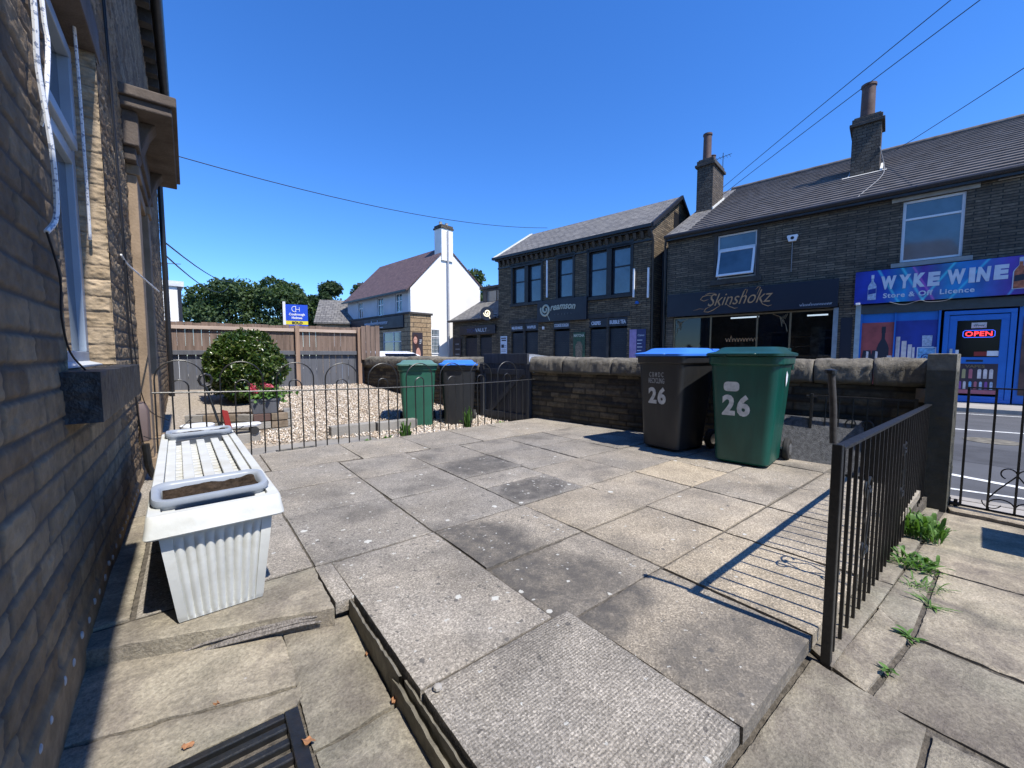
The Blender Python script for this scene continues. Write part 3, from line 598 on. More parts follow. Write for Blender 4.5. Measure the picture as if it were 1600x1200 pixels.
def pebmat():
    m, t, p = newmat('cream_gravel'); a = t.nodes.new('ShaderNodeAttribute'); a.attribute_name = 'tint'; sep = t.nodes.new('ShaderNodeSeparateColor'); t.links.new(a.outputs[0], sep.inputs[0])
    r = ramp(t, sep.outputs[0], [(0, (.22, .18, .14)), (.3, (.42, .33, .24)), (.6, (.55, .47, .38)), (1, (.72, .68, .62))]); t.links.new(r.outputs[0], p.inputs['Base Color']); p.inputs['Roughness'].default_value = .8; return m
gr = fromarr('gravel', V3, F3, T3, pebmat()); tag(gr, 'cream and tan gravel spread over the neighbour yard', 'gravel', kind='stuff')
mb = MB()
for k in range(2): mb.box(1.45 + k * .62, 2.05 + k * .62, 5.72 - .05 * k, 5.86 - .05 * k, -.2, .02)
kb = mb.build('concrete_edging', M['concrete'], bevel=.008); tag(kb, 'long pale concrete edging block lying along the gravel behind the hooped railing', 'edging')
ms = MB(); ms.box(.72, 1.12, 4.95, 5.2, -.098, -.088); tag(ms.build('manhole_cover', M['slate_edge'], bevel=.003), 'flat dark rectangular cover set in the path behind the hooped railing', 'cover')

def scribble(parent, x, y, z, w, h, m, seed=1, name='lettering'):      # worn script too small to read in the photo
    rs = random.Random(seed); mb = MB(); n = max(6, int(w / h * 3)); pts = []
    for k in range(n * 3 + 1): u = k / (n * 3); pts.append((x + w * u + h * .12 * math.sin(k * 2.1), y, z + h * (.30 + .30 * math.sin(k * 2.1 + 1.5)) * (1.6 if rs.random() < .14 else 1)))
    mb.tube(pts, h * .045, 5); return mb.build(name, m, parent)
# ================================================================== STONE FACES (displaced)
def stonefield(U, V, ch, lmin, lmax, relief, seed, jw=.006, rock=.006, tone=None):
    """per-stone relief, tone and joint mask for wall coordinates U (along), V (up)"""
    rng = np.random.default_rng(seed); nC = int(8 / ch) + 4
    hb = -1.0 + np.cumsum(np.concatenate([[0], ch * rng.uniform(.86, 1.14, nC)])); row = np.clip(np.searchsorted(hb, V) - 1, 0, nC - 1)
    H = np.zeros(U.shape); Tn = np.zeros(U.shape); J = np.zeros(U.shape); dv = np.minimum(V - hb[row], hb[row + 1] - V)
    for r in np.unique(row):
        mk_ = row == r; rg = np.random.default_rng(seed * 991 + int(r)); ub = -4 + np.cumsum(rg.uniform(lmin, lmax, int(20 / lmin))); u = U[mk_]
        i = np.clip(np.searchsorted(ub, u), 1, len(ub) - 1); du = np.minimum(u - ub[i - 1], ub[i] - u); off = rg.uniform(-1, 1, len(ub)) ; tt = rg.random(len(ub)); tl = rg.uniform(-1, 1, len(ub)); tv = rg.uniform(-1, 1, len(ub))
        d = np.minimum(du, dv[mk_]) + (fbm(u * 45, V[mk_] * 45, 3, seed) - .5) * .008
        mid = (u - (ub[i] + ub[i - 1]) / 2) / (ub[i] - ub[i - 1]); mv = (V[mk_] - (hb[r] + hb[r + 1]) / 2) / ch
        body = np.clip((d - jw * .45) / (jw * .55), 0, 1); body = body * body * (3 - 2 * body)
        H[mk_] = body * (relief * (.7 + .35 * off[i]) + relief * .25 * tl[i] * mid + relief * .2 * tv[i] * mv) ; Tn[mk_] = tt[i]; J[mk_] = 1 - np.clip((d - jw * .3) / (jw * .7), 0, 1)
    H = H + (fbm(U * 30, V * 55, 5, seed + 5) - .5) * rock * 2 * (1 - .7 * J) + (fbm(U * 6, V * 9, 3, seed + 8) - .5) * rock
    return H, np.stack([Tn, J * .85, np.zeros(U.shape)], -1)
# ------------------------------------------------------------------ THE HOUSE
hx = -.33
house = thing('stone_house', 'rough stone house wall with a white framed window close on the left', 'house', (hx, 4, -.15))
def H_(x, y, z): return (x - hx, y - 4, z + .15)
OP = [(2.03, 3.20, .93, 2.62), (4.80, 5.75, -.05, 2.45)]
def face(y0, y1, z0, z1, res, name='wall'):
    ny = int((y1 - y0) / res) + 1; nz = int((z1 - z0) / res) + 1; yy, zz = np.meshgrid(np.linspace(y0, y1, ny), np.linspace(z0, z1, nz))
    Hh, T = stonefield(yy, zz, .086, .17, .36, .0085, 3, jw=.010, rock=.0045); Hh = Hh + np.clip((yy - 3.1) / .3, 0, 1) * (fbm(yy * 34, zz * 60, 5, 61) - .5) * .020 * (1 - T[..., 1]); 
    pl = zz < .10; sm = (fbm(yy * 4, zz * 9, 4, 40) - .5) * .010 + .016; k = np.clip((.10 - zz) / .02, 0, 1); Hh = Hh * (1 - k) + sm * k; T[..., 0] = T[..., 0] * (1 - k) + .55 * k; T[..., 1] = T[..., 1] * (1 - k)
    T[..., 2] = np.clip((fbm(yy * 1.3, zz * 1.6, 4, 22) - .55) * 2.2, 0, .5)
    cy, cz = (yy[:-1, :-1] + yy[1:, 1:]) / 2, (zz[:-1, :-1] + zz[1:, 1:]) / 2; keep = np.ones(cy.shape, bool)
    for o in OP: keep &= ~((cy > o[0]) & (cy < o[1]) & (cz > o[2]) & (cz < o[3]))
    return gridmesh(name, Hh, yy - 4, zz + .15, keep, M['house'], house, T, smooth=True)
face(1.1, 2.6, -.2, 2.0, .006); face(2.6, 4.4, -.2, 2.0, .008); face(1.1, 4.4, 2.0, 3.6, .009); face(4.4, 10.0, -.2, 3.2, .014); face(4.4, 10.0, 3.2, 5.5, .02); face(1.1, 4.4, 3.6, 5.5, .02); face(-3, 1.1, -.2, 5.5, .025)
mb = MB(); mb.T = Matrix.Translation((-hx, -4, .15)); mb.box(-7.5, hx - .015, -3, 1.95, -.3, 5.5); mb.box(-7.5, hx - .015, 3.28, 4.75, -.3, 5.5); mb.box(-7.5, hx - .015, 5.8, 10.0, -.3, 5.5)
mb.box(-7.5, -.75, 1.95, 3.28, -.3, 5.5); mb.box(-7.5, -.62, 4.75, 5.8, -.3, 5.5); mb.box(-.62, hx - .015, 4.75, 5.8, 2.46, 5.5)
mb.box(-.75, hx - .015, 1.95, 3.28, 2.64, 5.5); mb.box(-.75, hx - .015, 1.95, 3.28, -.3, .90)
mb.box(-.75, hx - .015, 1.95, 2.018, .90, 2.64); mb.box(-.75, hx - .015, 3.215, 3.28, .90, 2.64)
M['housebrick'] = masonry('house_side_stone', (.26, .19, .11), (.36, .27, .17), (.12, .1, .08), .3, .086, .01, .02, .4)
mb.build('wall_core', M['housebrick'], house)
# reveals with rock-faced stone
def reveal(yat, sgn, z0, z1, name):
    nx, nz = 34, int((z1 - z0) / .005); xx, zz = np.meshgrid(np.linspace(hx + .006, hx - .15, nx), np.linspace(z0, z1, nz))
    rg = np.random.default_rng(5); Hh, T = stonefield(xx + 2 + 0 * zz, zz, .086, 1.5, 2.5, .007, 3, rock=.009); yy = yat - sgn * np.maximum(Hh, 0)
    gridmesh(name, xx - hx, yy - 4, zz + .15, None, M['reveal'], house, T, flip=(sgn < 0))
reveal(3.205, 1, .93, 2.60, 'window_reveal'); reveal(2.025, -1, .93, 2.60, 'window_reveal')
yy, zz = np.meshgrid(np.linspace(4.80, 4.80, 2), np.linspace(-.05, 2.45, 2))
mb = MB(); mb.T = Matrix.Translation((-hx, -4, .15)); mb.box(hx - .14, hx + .012, 1.92, 3.34, 2.60, 2.80); mb.build('lintel', M['hood'], house, bevel=.006)
# painted sill
def rough_block(mat, name, x0, x1, y0, y1, z0, z1, parent, amp=.006, res=.012, off=(0, 0, 0)):
    parts = []
    for ax, (a0, a1, b0, b1), fx, sg in ((0, (y0, y1, z0, z1), x1, 1), (0, (y0, y1, z0, z1), x0, -1), (1, (x0, x1, z0, z1), y0, -1), (1, (x0, x1, z0, z1), y1, 1), (2, (x0, x1, y0, y1), z1, 1), (2, (x0, x1, y0, y1), z0, -1)):
        na = max(3, int((a1 - a0) / res)); nb = max(3, int((b1 - b0) / res)); A, B = np.meshgrid(np.linspace(a0, a1, na), np.linspace(b0, b1, nb))
        e = np.minimum(np.minimum(A - a0, a1 - A), np.minimum(B - b0, b1 - B)); F = fx + sg * ((fbm(A * 14 + fx * 9, B * 14, 4, 3) - .5) * amp * 2 * np.clip(e / .02, 0, 1))
        co = {0: (F, A, B), 1: (A, F, B), 2: (A, B, F)}[ax]; fl = (ax == 0 and sg < 0) or (ax == 1 and sg > 0) or (ax == 2 and sg < 0)
        Xc, Yc, Zc = co
        # pull shared edges together with the same position noise
        jx = (fbm(Xc * 20 + Zc * 7, Yc * 20, 3, 9) - .5) * amp * (e < 1e-6); Xc = Xc - off[0]; Yc = Yc - off[1] + 0 * jx; Zc = Zc - off[2] + jx
        if fl: Xc, Yc, Zc = Xc[:, ::-1], Yc[:, ::-1], Zc[:, ::-1]
        tt = np.full(Xc.shape, fbm(np.array([x0 * 3]), np.array([y0 * 3]), 2)[0]); parts.append((Xc, Yc, Zc, np.stack([tt, tt * 0, tt * 0], -1), None))
    v, q, t = joinmesh(parts); o = fromarr(name, v, q, t, mat, parent, smooth=True)
    try: o.data.set_sharp_from_angle(angle=rad(45))
    except Exception: pass
    return o
rough_block(M['sill'], 'window_sill', -.52, -.235, 1.925, 3.30, .755, .925, house, .006, off=(hx, 4, -.15))
# white window
fx = -.428
mb = MB(); mb.T = Matrix.Translation((-hx, -4, .15))
def fr(a, b, c, d, w, x0, x1):
    mb.box(x0, x1, a, b, c, c + w); mb.box(x0, x1, a, b, d - w, d); mb.box(x0, x1, a, a + w, c + w, d - w); mb.box(x0, x1, b - w, b, c + w, d - w)
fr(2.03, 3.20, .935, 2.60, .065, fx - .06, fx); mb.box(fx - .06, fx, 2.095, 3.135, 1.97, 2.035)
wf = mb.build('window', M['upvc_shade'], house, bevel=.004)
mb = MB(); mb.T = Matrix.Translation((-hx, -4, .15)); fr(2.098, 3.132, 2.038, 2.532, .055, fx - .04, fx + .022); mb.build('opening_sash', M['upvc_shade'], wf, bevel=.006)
mb = MB(); mb.T = Matrix.Translation((-hx, -4, .15)); mb.box(fx - .035, fx - .028, 2.09, 3.14, .99, 1.975); mb.box(fx - .03, fx - .022, 2.14, 3.09, 2.08, 2.5); mb.build('pane', M['glass_house'], wf)
mb = MB(); mb.T = Matrix.Translation((-hx, -4, .15)); mb.box(fx - .30, fx - .29, 2.0, 3.25, .9, 2.65); mb.build('net_curtain', simple('net_curtain', (.25, .28, .32), .9), wf)
mb = MB(); mb.T = Matrix.Translation((-hx, -4, .15)); mb.prism([(fx - .002, 2.035, .927), (fx + .05, 2.035, .927), (fx + .05, 2.035, .934), (fx - .002, 2.035, .95)], (0, 1.16, 0)); mb.build('cill_strip', M['upvc_dirty'], wf)
# door surrounds and hoods: the neighbour's, and this house's own behind the camera
def surround(y0, y1, nm):
    mb = MB(); mb.T = Matrix.Translation((-hx, -4, .15))
    for a in (y0 + .20, y1 - .44):
        mb.box(hx, hx + .065, a, a + .24, .12, 2.42); mb.box(hx, hx + .085, a - .01, a + .25, -.15, .12); mb.box(hx, hx + .085, a - .01, a + .25, 2.42, 2.50)
    mb.box(hx, hx + .05, y0 + .44, y1 - .44, 2.40, 2.60)
    mb.build('door_surround', M['ashlar'], house, bevel=.008)
    mb = MB(); mb.T = Matrix.Translation((-hx, -4, .15))
    mb.box(hx, hx + .075, y0 + .10, y1 - .10, 2.50, 2.60); mb.box(hx, hx + .10, y0 + .06, y1 - .06, 2.60, 2.86)
    for a in (y0 + .22, y1 - .42): mb.prism([(hx + .01, a, 2.46), (hx + .08, a, 2.56), (hx + .15, a, 2.78), (hx + .20, a, 2.862), (hx + .01, a, 2.862)], (0, .2, 0))
    mb.box(hx, hx + .31, y0, y1, 2.86, 2.93); mb.box(hx, hx + .34, y0 - .03, y1 + .03, 2.93, 3.01)
    mb.build('door_hood', M['hood'], house, bevel=.01)
surround(4.32, 6.12, 'n'); surround(-1.02, .86, 'o')
mb = MB(); mb.T = Matrix.Translation((-hx, -4, .15)); mb.box(-.58, -.54, 4.8, 5.75, -.05, 2.45); mb.build('door', M['darkpaint'], house)
# eaves, gutter and downpipe
mb = MB(); mb.T = Matrix.Translation((-hx, -4, .15)); mb.box(-.9, -.16, -3, 9.9, 5.50, 5.56)
for k in range(32): mb.box(-.33, -.19, -2.9 + k * .41, -2.76 + k * .41, 5.30, 5.50)
mb.build('eaves', M['darkstone'], house)
mb = MB(); mb.T = Matrix.Translation((-hx, -4, .15)); mb.tube([(-.13, -3, 5.52), (-.13, 9.95, 5.52)], .065, 10); mb.tube([(-.13, 9.7, 5.5), (-.16, 9.7, 5.3), (-.27, 9.7, 5.1), (-.27, 9.7, 0)], .04, 8); mb.build('gutter', M['gutter'], house, smooth=True)
mb = MB(); mb.T = Matrix.Translation((-hx, -4, .15)); mb.prism([(-.14, -3.1, 5.58), (-4, -3.1, 8.0), (-7.9, -3.1, 5.58)], (0, 13.2, 0)); mb.build('roof', M['slate'], house)
# injected damp-course plugs, meter cover, vent pipe
M['plug'] = simple('pale_mortar_plug', (.36, .37, .38), .9, var=.3, scale=60)
for k in range(22):
    y = 1.26 + k * .118 + random.uniform(-.02, .02); z_ = .062 + random.uniform(-.008, .008); mb = MB(); mb.T = Matrix.Translation((-hx, -4, .15)); r_ = random.uniform(.010, .015)
    mb.loft([[(hx + x_, y + r_ * q * math.cos(a * .524) * random.uniform(.85, 1.1), z_ + r_ * q * math.sin(a * .524)) for a in range(12)] for x_, q in ((.004, 1), (.0185, .95), (.0205, .6))]); mb.build('wall_plug', M['plug'], house)
mb = MB(); mb.loft([[(a[0] * 1, a[1], z) for a in [(.0, -.07), (.05, -.06), (.06, 0), (.05, .06), (.0, .07)]] for z in (.32, .56)] + [[(a[0] * .6, a[1] * .7, .62) for a in [(.0, -.07), (.05, -.06), (.06, 0), (.05, .06), (.0, .07)]]])
mb.T = None; o = mb.build('meter_cover', M['brownbox'], house, smooth=True, bevel=.006); o.location = (.012, .22, .15)
mb = MB(); mb.T = Matrix.Translation((-hx, -4, .15)); mb.tube([(-.29, 4.16, .30), (-.28, 4.17, .12), (-.26, 4.2, .04), (-.20, 4.3, .02), (-.15, 4.34, -.03)], .024, 8); mb.build('drain_pipe', M['black_iron'], house, smooth=True)

# rope lights and cables hanging over the wall
def cable(name, label, pts, r, m, cat='cable', group=None, n=6, sub=4):
    P = [Vector(p) for p in pts]; out = []
    for i in range(len(P) - 1):                       # Catmull-Rom
        p0 = P[max(i - 1, 0)]; p1 = P[i]; p2 = P[i + 1]; p3 = P[min(i + 2, len(P) - 1)]
        for k in range(sub):
            t = k / sub; out.append(tuple(.5 * ((2 * p1) + (p2 - p0) * t + (2 * p0 - 5 * p1 + 4 * p2 - p3) * t * t + (3 * p1 - p0 - 3 * p2 + p3) * t ** 3)))
    out.append(tuple(P[-1])); o = MB().tube(out, r, n).build(name, m, smooth=True); return tag(o, label, cat, group)
def ropemat():
    m, t, p = newmat('spiral_rope_light'); v = coords(t, 'Object'); w = nd(t, 'ShaderNodeTexNoise', Scale=95.0, Detail=2.0)
    t.links.new(v, w.inputs['Vector']); t.links.new(ramp(t, w.outputs[0], [(.56, (.74, .75, .76)), (.64, (.22, .25, .33))]).outputs[0], p.inputs['Base Color']); p.inputs['Roughness'].default_value = .35; return m
M['rope'] = ropemat()
cable('rope_light', 'white rope light hanging in a long loop left of the window glass', [(-.30, 1.74, 2.5), (-.295, 1.77, 1.96), (-.30, 1.79, 1.8), (-.29, 1.82, 1.59), (-.295, 1.85, 1.41), (-.31, 1.80, 1.34)], .0068, M['rope'], 'rope light', 'rope lights hanging at the window')
cable('rope_light', 'white rope light ending in a small hook loop in front of the window glass', [(-.31, 1.93, 2.6), (-.305, 1.937, 2.06), (-.30, 1.94, 1.95), (-.30, 1.885, 1.80), (-.31, 1.885, 1.72), (-.33, 1.94, 1.69), (-.34, 2.0, 1.72), (-.35, 2.0, 1.84), (-.35, 1.96, 1.95)], .0062, M['rope'], 'rope light', 'rope lights hanging at the window')
cable('rope_light', 'white rope light running down the right edge of the window frame', [(-.37, 2.93, 2.75), (-.37, 2.96, 2.66), (-.375, 3.04, 2.55), (-.38, 3.10, 2.2), (-.385, 3.14, 1.68), (-.39, 3.16, 1.60)], .0068, M['rope'], 'rope light', 'rope lights hanging at the window')
cable('cable', 'thin black cable drooping from the white rope light to the sill corner', [(-.31, 1.80, 1.34), (-.30, 1.86, 1.22), (-.305, 1.87, 1.10), (-.30, 1.92, .99), (-.28, 2.0, .93)], .003, M['cable_b'])
cable('cable', 'thin black cable running down the wall right of the window to the meter cover', [(-.31, 3.5, 3.4), (-.305, 3.62, 2.4), (-.30, 3.66, 1.8), (-.305, 3.72, 1.2), (-.30, 3.8, .7), (-.29, 3.95, .35)], .005, M['cable_b'])
cable('cable', 'second black cable running down beside the brown meter cover', [(-.31, 3.62, 3.4), (-.305, 3.7, 2.4), (-.30, 3.76, 1.7), (-.30, 3.9, 1.1), (-.28, 4.2, .6), (-.16, 4.55, .42)], .0035, M['cable_b'])
cable('cable', 'short twisted grey cable tied across the wall towards the door surround', [(-.31, 3.62, 1.62), (-.29, 3.75, 1.58), (-.25, 3.95, 1.55), (-.17, 4.45, 1.50)], .006, M['rope'])
for k, lb in enumerate(('thin black cord sagging from the wall to the railing by the trough',)):
    cable('cord', lb, [(-.28, 3.9, .40), (-.22, 4.1, .34), (-.1, 4.3, .36), (0, 4.66, .42)], .003, M['cable_b'])

# ================================================================== STREET WALL
def T_(rx): return Matrix.Identity(4)
def wallrun(label, loc, L, z0, ztop, seed, stones, name='street_wall', capseed=1, fade=None):
    t = thing(name, label, 'wall', loc, RA); zb = loc[2]
    nx = int(L / .013); nz = int((ztop - z0) / .013); xx, zz = np.meshgrid(np.linspace(0, L, nx), np.linspace(z0, ztop, nz))
    Hh, T = stonefield(xx, zz, .078, .14, .42, .020, seed, jw=.009, rock=.008); T[..., 0] = T[..., 0] ** 1.4
    gridmesh('wall', xx, -Hh + .01, zz - zb, None, M['gwall'], t, T)
    yy, zz = np.meshgrid(np.linspace(.0, .30, 20), np.linspace(z0, ztop, nz)); Hh, T = stonefield(yy + 8, zz, .078, .14, .3, .016, seed, jw=.009, rock=.008)
    gridmesh('wall_end', L + Hh - .012, yy, zz - zb, None, M['gwall'], t, T); gridmesh('wall_end', -Hh + .012, yy, zz - zb, None, M['gwall'], t, T, flip=True)
    mb = MB(); mb.box(.012, L - .012, .02, .29, z0 - zb, ztop - zb); mb.build('wall_core', M['gwall'], t)
    x = -.02
    for k, ln in enumerate(stones):
        nx = max(8, int(ln / .014)); na = 44; u = np.linspace(0, 1, nx); a = np.linspace(0, 2 * math.pi, na); A, Uu = np.meshgrid(a, u)
        hgt = .245 + .010 * math.sin(k * 2.3 + capseed); wd = .43
        ca, sa = np.cos(A), np.sin(A); px_ = np.sign(ca) * np.abs(ca) ** .45 * wd / 2; pz_ = np.where(sa > 0, np.abs(sa) ** .7 * hgt * .62, -np.abs(sa) ** .35 * hgt * .38)
        X = x + ln * Uu; e = np.minimum(Uu, 1 - Uu) * ln; sh = 1 - .05 * np.clip(1 - e / .015, 0, 1) ** 2
        nz_ = (fbm(X * 9 + px_ * 5, A * 3 + k * 4, 5, capseed + k) - .5) * .10 + (fbm(X * 38, A * 11 + px_ * 9, 5, capseed + k + 3) - .5) * .085
        Yl = .15 + px_ * sh * (1 + nz_ * 1.2); Zl = ztop + hgt * .38 + pz_ * sh * (1 + nz_ * 1.5)
        endm = (e < 1e-6); Tt = np.stack([fbm(X * 3, A, 3, k), 0 * X, np.clip((fbm(X * 4, px_ * 9, 4, k + 8) - .5) * 2.0, 0, .6) + np.where(sa < -.2, .5, 0)], -1)  # third channel: random blotches, with the underside set darker
        o = gridmesh('coping_stone', X, Yl, Zl - zb, None, M['coping'], t, Tt, flip=True)
        # closed ends
        mb = MB(); 
        for r_, rev in ((0, False), (nx - 1, True)):
            ring = [(float(X[r_, j]), float(Yl[r_, j]), float(Zl[r_, j] - zb)) for j in range(na - 1)]; mb.add(ring, [list(range(na - 1)) if rev else list(range(na - 1))[::-1]])
        mb.build('coping_end', M['coping'], o); x += ln + .010
    return t
wallrun('low rough stone street wall behind the two number 26 bins with rounded coping', (4.218, 4.795, -.2), 4.36, -.35, .705, 21, [.62, .78, .70, .74, .70, .42, .34])
p_ = Vector((4.218, 4.795, -.2)) + ST * 6.1
wallrun('low stone street wall of the neighbour yard behind the green and blue lidded bins', (p_.x, p_.y, -.2), 4.95, -.35, .705, 33, [.8, .95, .85, .8, .76, .70], capseed=7)
o = rough_block(M['ashlar'], 'loose_stone', 4.80, 4.98, .455, .56, .585, .70, None, .02, .012)
tag(o, 'small pale broken stone wedged under the coping beside the gatepost', 'stone')
# sheet leaning at the wall foot right of the green bin
sh = MB(); sh.box(-.36, .30, 0, .03, 0, .50); o = sh.build('leaning_slab', simple('grey_roughcast', (.11, .112, .115), .95, var=.5, scale=30, bd=.01, bs=120), bevel=.004)
o.location = (4.42, 1.12, -.06); o.rotation_euler = (rad(-24), 0, RA); tag(o, 'grey rough slab leaning on the wall foot right of the green number 26 bin', 'slab')
# --- stone gatepost -----------------------------------------------------------
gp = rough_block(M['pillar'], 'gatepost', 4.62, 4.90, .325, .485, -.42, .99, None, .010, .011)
a = gp.data.color_attributes['tint']; n = len(gp.data.vertices); co = np.empty(n * 3); gp.data.vertices.foreach_get('co', co); co = co.reshape(-1, 3)
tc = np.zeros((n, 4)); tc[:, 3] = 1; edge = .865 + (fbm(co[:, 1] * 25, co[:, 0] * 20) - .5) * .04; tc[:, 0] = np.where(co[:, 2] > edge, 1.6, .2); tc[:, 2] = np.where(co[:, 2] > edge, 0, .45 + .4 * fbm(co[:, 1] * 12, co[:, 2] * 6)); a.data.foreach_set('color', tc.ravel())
tag(gp, 'square stone gatepost with pale top where the black railing meets the gate', 'gatepost')
g2 = rough_block(M['pillar'], 'gate_pier', 3.86, 4.46, -.98, -.64, -.42, .95, None, .010, .03); tag(g2, 'wide stone pier beside the path casting its shadow towards the gate', 'pier')
# --- iron path gate -------------------------------------------------------------
def gate_scrolls(mb, cx, cz, r, rod=.006, y=0):
    for sx in (-1, 1):
        for sz in (-1, 1):
            pts = []
            for k in range(20):
                a_ = rad(-90 + 320 * k / 19); q = r * (1 - .55 * k / 19); pts.append((cx + sx * (r * .95 + math.cos(a_) * q * .9), y, cz + sz * (r * 1.9 + math.sin(a_) * q)))
            mb.tube(pts, rod, 6)
        mb.tube([(cx + sx * r * .9, y, cz - r * .95), (cx, y, cz), (cx + sx * r * .9, y, cz + r * .95)], rod, 6)
t = thing('path_gate', 'black iron garden gate with scrollwork right of the stone gatepost', 'gate', (4.83, .30, -.255), -math.pi / 2)
mb = MB(); z0, z1, Lg = .03, .98, 1.0
mb.box(.03, Lg, -.006, .006, z1 - .006, z1 + .006); mb.box(.03, Lg, -.007, .007, z0 - .008, z0 + .008); mb.box(.03, .045, -.008, .008, z0, z1); mb.box(Lg - .015, Lg, -.008, .008, z0, z1); mb.build('gate_frame', M['black_iron'], t, bevel=.002)
for k in range(6):
    mb = MB(); x = .045 + (Lg - .06) * (k + 1) / 7; mb.box(x - .007, x + .007, -.007, .007, z0, z1); mb.build('bar', M['black_iron'], t)
mb = MB(); x = .045 + (Lg - .06) * 2 / 7
for cx in (x, x + (Lg - .06) * 3 / 7):
    for sx in (-1, 1):
        mb.tube([(cx, 0, .33), (cx + sx * .09, 0, .20), (cx + sx * .135, 0, .12)], .005, 6)
        mb.tube([(cx + sx * (.045 + .045 * math.cos(rad(180 - 250 * k / 16)) * (1 - .3 * k / 16)), 0, .33 + .05 * math.sin(rad(180 - 250 * k / 16)) * (1 - .3 * k / 16)) for k in range(17)], .005, 6)
        mb.tube([(cx + sx * (.068 + .068 * math.cos(rad(180 - 215 * k / 16))), 0, .07 + .06 * math.sin(rad(180 - 215 * k / 16))) for k in range(17)], .005, 6)
        mb.tube([(cx + sx * (.115 + .05 * math.cos(rad(200 + 160 * k / 12))), 0, .10 + .05 * math.sin(rad(200 + 160 * k / 12))) for k in range(13)], .004, 6)
mb.build('scrollwork', M['black_iron'], t, smooth=True)
mb = MB(); mb.box(-.02, .035, -.02, .02, .02, .045); mb.box(-.03, -.015, -.012, .012, -.01, .08); mb.cyl((.012, 0, .0), (.012, 0, .07), .012, 10); mb.build('hinge', M['black_iron'], t, bevel=.002)
# --- gate leaf folded back against the wall ---------------------------------------
t = thing('garden_gate', 'black iron gate leaf standing open in front of the street wall beside the bins', 'gate', (4.58, 1.24, -.14), RA)
mb = MB(); mb.box(0, .022, -.02, .02, 0, .76); mb.box(.70, .722, -.01, .01, 0, .76); mb.box(.02, .70, -.008, .008, .735, .75); mb.box(.02, .70, -.008, .008, .06, .075); mb.build('gate_frame', M['black_iron'], t, bevel=.002)
for k in range(6): mb = MB(); x = .02 + .68 * (k + 1) / 7; mb.cyl((x, 0, .06), (x, 0, .74), .006, 6); mb.build('bar', M['black_iron'], t)
mb = MB(); gate_scrolls(mb, .36, .40, .055); mb.build('scrollwork', M['black_iron'], t, smooth=True)
mb = MB(); mb.tube([(-.03, 0, .735), (.05, 0, .735)], .012, 8); mb.tube([(.0, -.03, .02), (-.02, -.05, .0), (0, -.06, -.02), (.03, -.04, .0)], .006, 6); mb.build('latch', M['black_iron'], t)
# --- vertical bar railing along the path -----------------------------------------
F0 = Vector((1.655, .365, 0)); F1 = Vector((4.60, .455, 0)); fa = math.atan2(F1.y - F0.y, F1.x - F0.x); FLn = (F1 - F0).length
t = thing('bar_railing', 'black iron railing of upright bars along the path from the patio corner', 'railing', (F0.x, F0.y, -.075), fa)
def rz_(x): return .755 - x * .030
def gz_(x): return -.02 - x * .070
mb = MB(); mb.box(-.014, .014, -.014, .014, -.04, .765); mb.build('post', M['black_iron'], t, bevel=.003)
mb = MB(); mb.prism([(.014, -.016, rz_(0) - .012), (.014, .016, rz_(0) - .012), (.014, .016, rz_(0)), (.014, -.016, rz_(0))], (FLn, 0, rz_(FLn) - rz_(0))); mb.build('top_rail', M['black_iron'], t, bevel=.002)
nb = 27
for k in range(nb):
    x = .085 + (FLn - .10) * k / (nb - 1); mb = MB(); w_ = .0056; mb.prism([(x - w_, -w_, gz_(x)), (x + w_, -w_, gz_(x)), (x + w_, w_, gz_(x)), (x - w_, w_, gz_(x))], (0, 0, rz_(x) - .012 - gz_(x))); mb.build('bar', M['black_iron'], t)
for cx in (.565, 1.66):
    mb = MB()
    for sx in (-1, 1):
        for zc, sg in ((.50, 1), (.24, -1)):
            mb.tube([(cx + sx * (.034 + .034 * math.cos(rad(180 - 250 * k / 14))), 0, zc + sg * .036 * math.sin(rad(180 - 250 * k / 14))) for k in range(15)], .0045, 6)
        mb.tube([(cx, 0, .50), (cx + sx * .05, 0, .37), (cx, 0, .24)], .0045, 6)
    mb.tube([(cx - .02, 0, .50), (cx + .02, 0, .50)], .008, 6); mb.tube([(cx - .02, 0, .24), (cx + .02, 0, .24)], .008, 6)
    mb.build('scroll_ornament', M['black_iron'], t, smooth=True)
t = thing('handrail_stub', 'leaning rusty pipe stub standing on the railing end post', 'pipe', (F0.x + .005, F0.y + .015, .69), 0)
mb = MB(); mb.tube([(0, 0, 0), (-.006, .004, .12), (-.016, .012, .235)], .0105, 12); mb.build('pipe', M['rust'], t, smooth=True)
mb = MB(); mb.lathe([(.0, .0), (.017, .002), (.017, .014), (.0, .018)], 14, (-.017, .013, .228)); mb.build('cap', M['black_iron'], t)
# --- hooped railing to the neighbour ------------------------------------------------
t = thing('hooped_railing', 'low black bow top railing between the patio and the gravel yard', 'railing', (-.30, 4.68, -.02), 0)
LR = 4.46
def rl(x): return .675 - .045 * math.sin(math.pi * min(1, x / LR) * .5) - .03 * math.sin(math.pi * x / LR)
mb = MB(); mb.tube([(x, 0, rl(x)) for x in np.linspace(-.02, LR, 24)], .0085, 6); mb.build('rail', M['black_iron'], t, smooth=True)
x = .16; sp = .1155; rg = random.Random(3); bars = []; x = .055
while x < LR - .05:
    bars.append(x); x += sp
for i, x in enumerate(bars):
    top = rl(x); jx = rg.uniform(-.008, .008); mb = MB(); zb_ = .02 - rg.random() * .03 if x > .7 else .0
    mb.tube([(x + jx, 0, zb_), (x + jx * .8, 0, zb_ + .03), (x, 0, top)], .0072, 6, taper=[.3, 1, 1]); mb.build('bar', M['black_iron'], t, smooth=True)
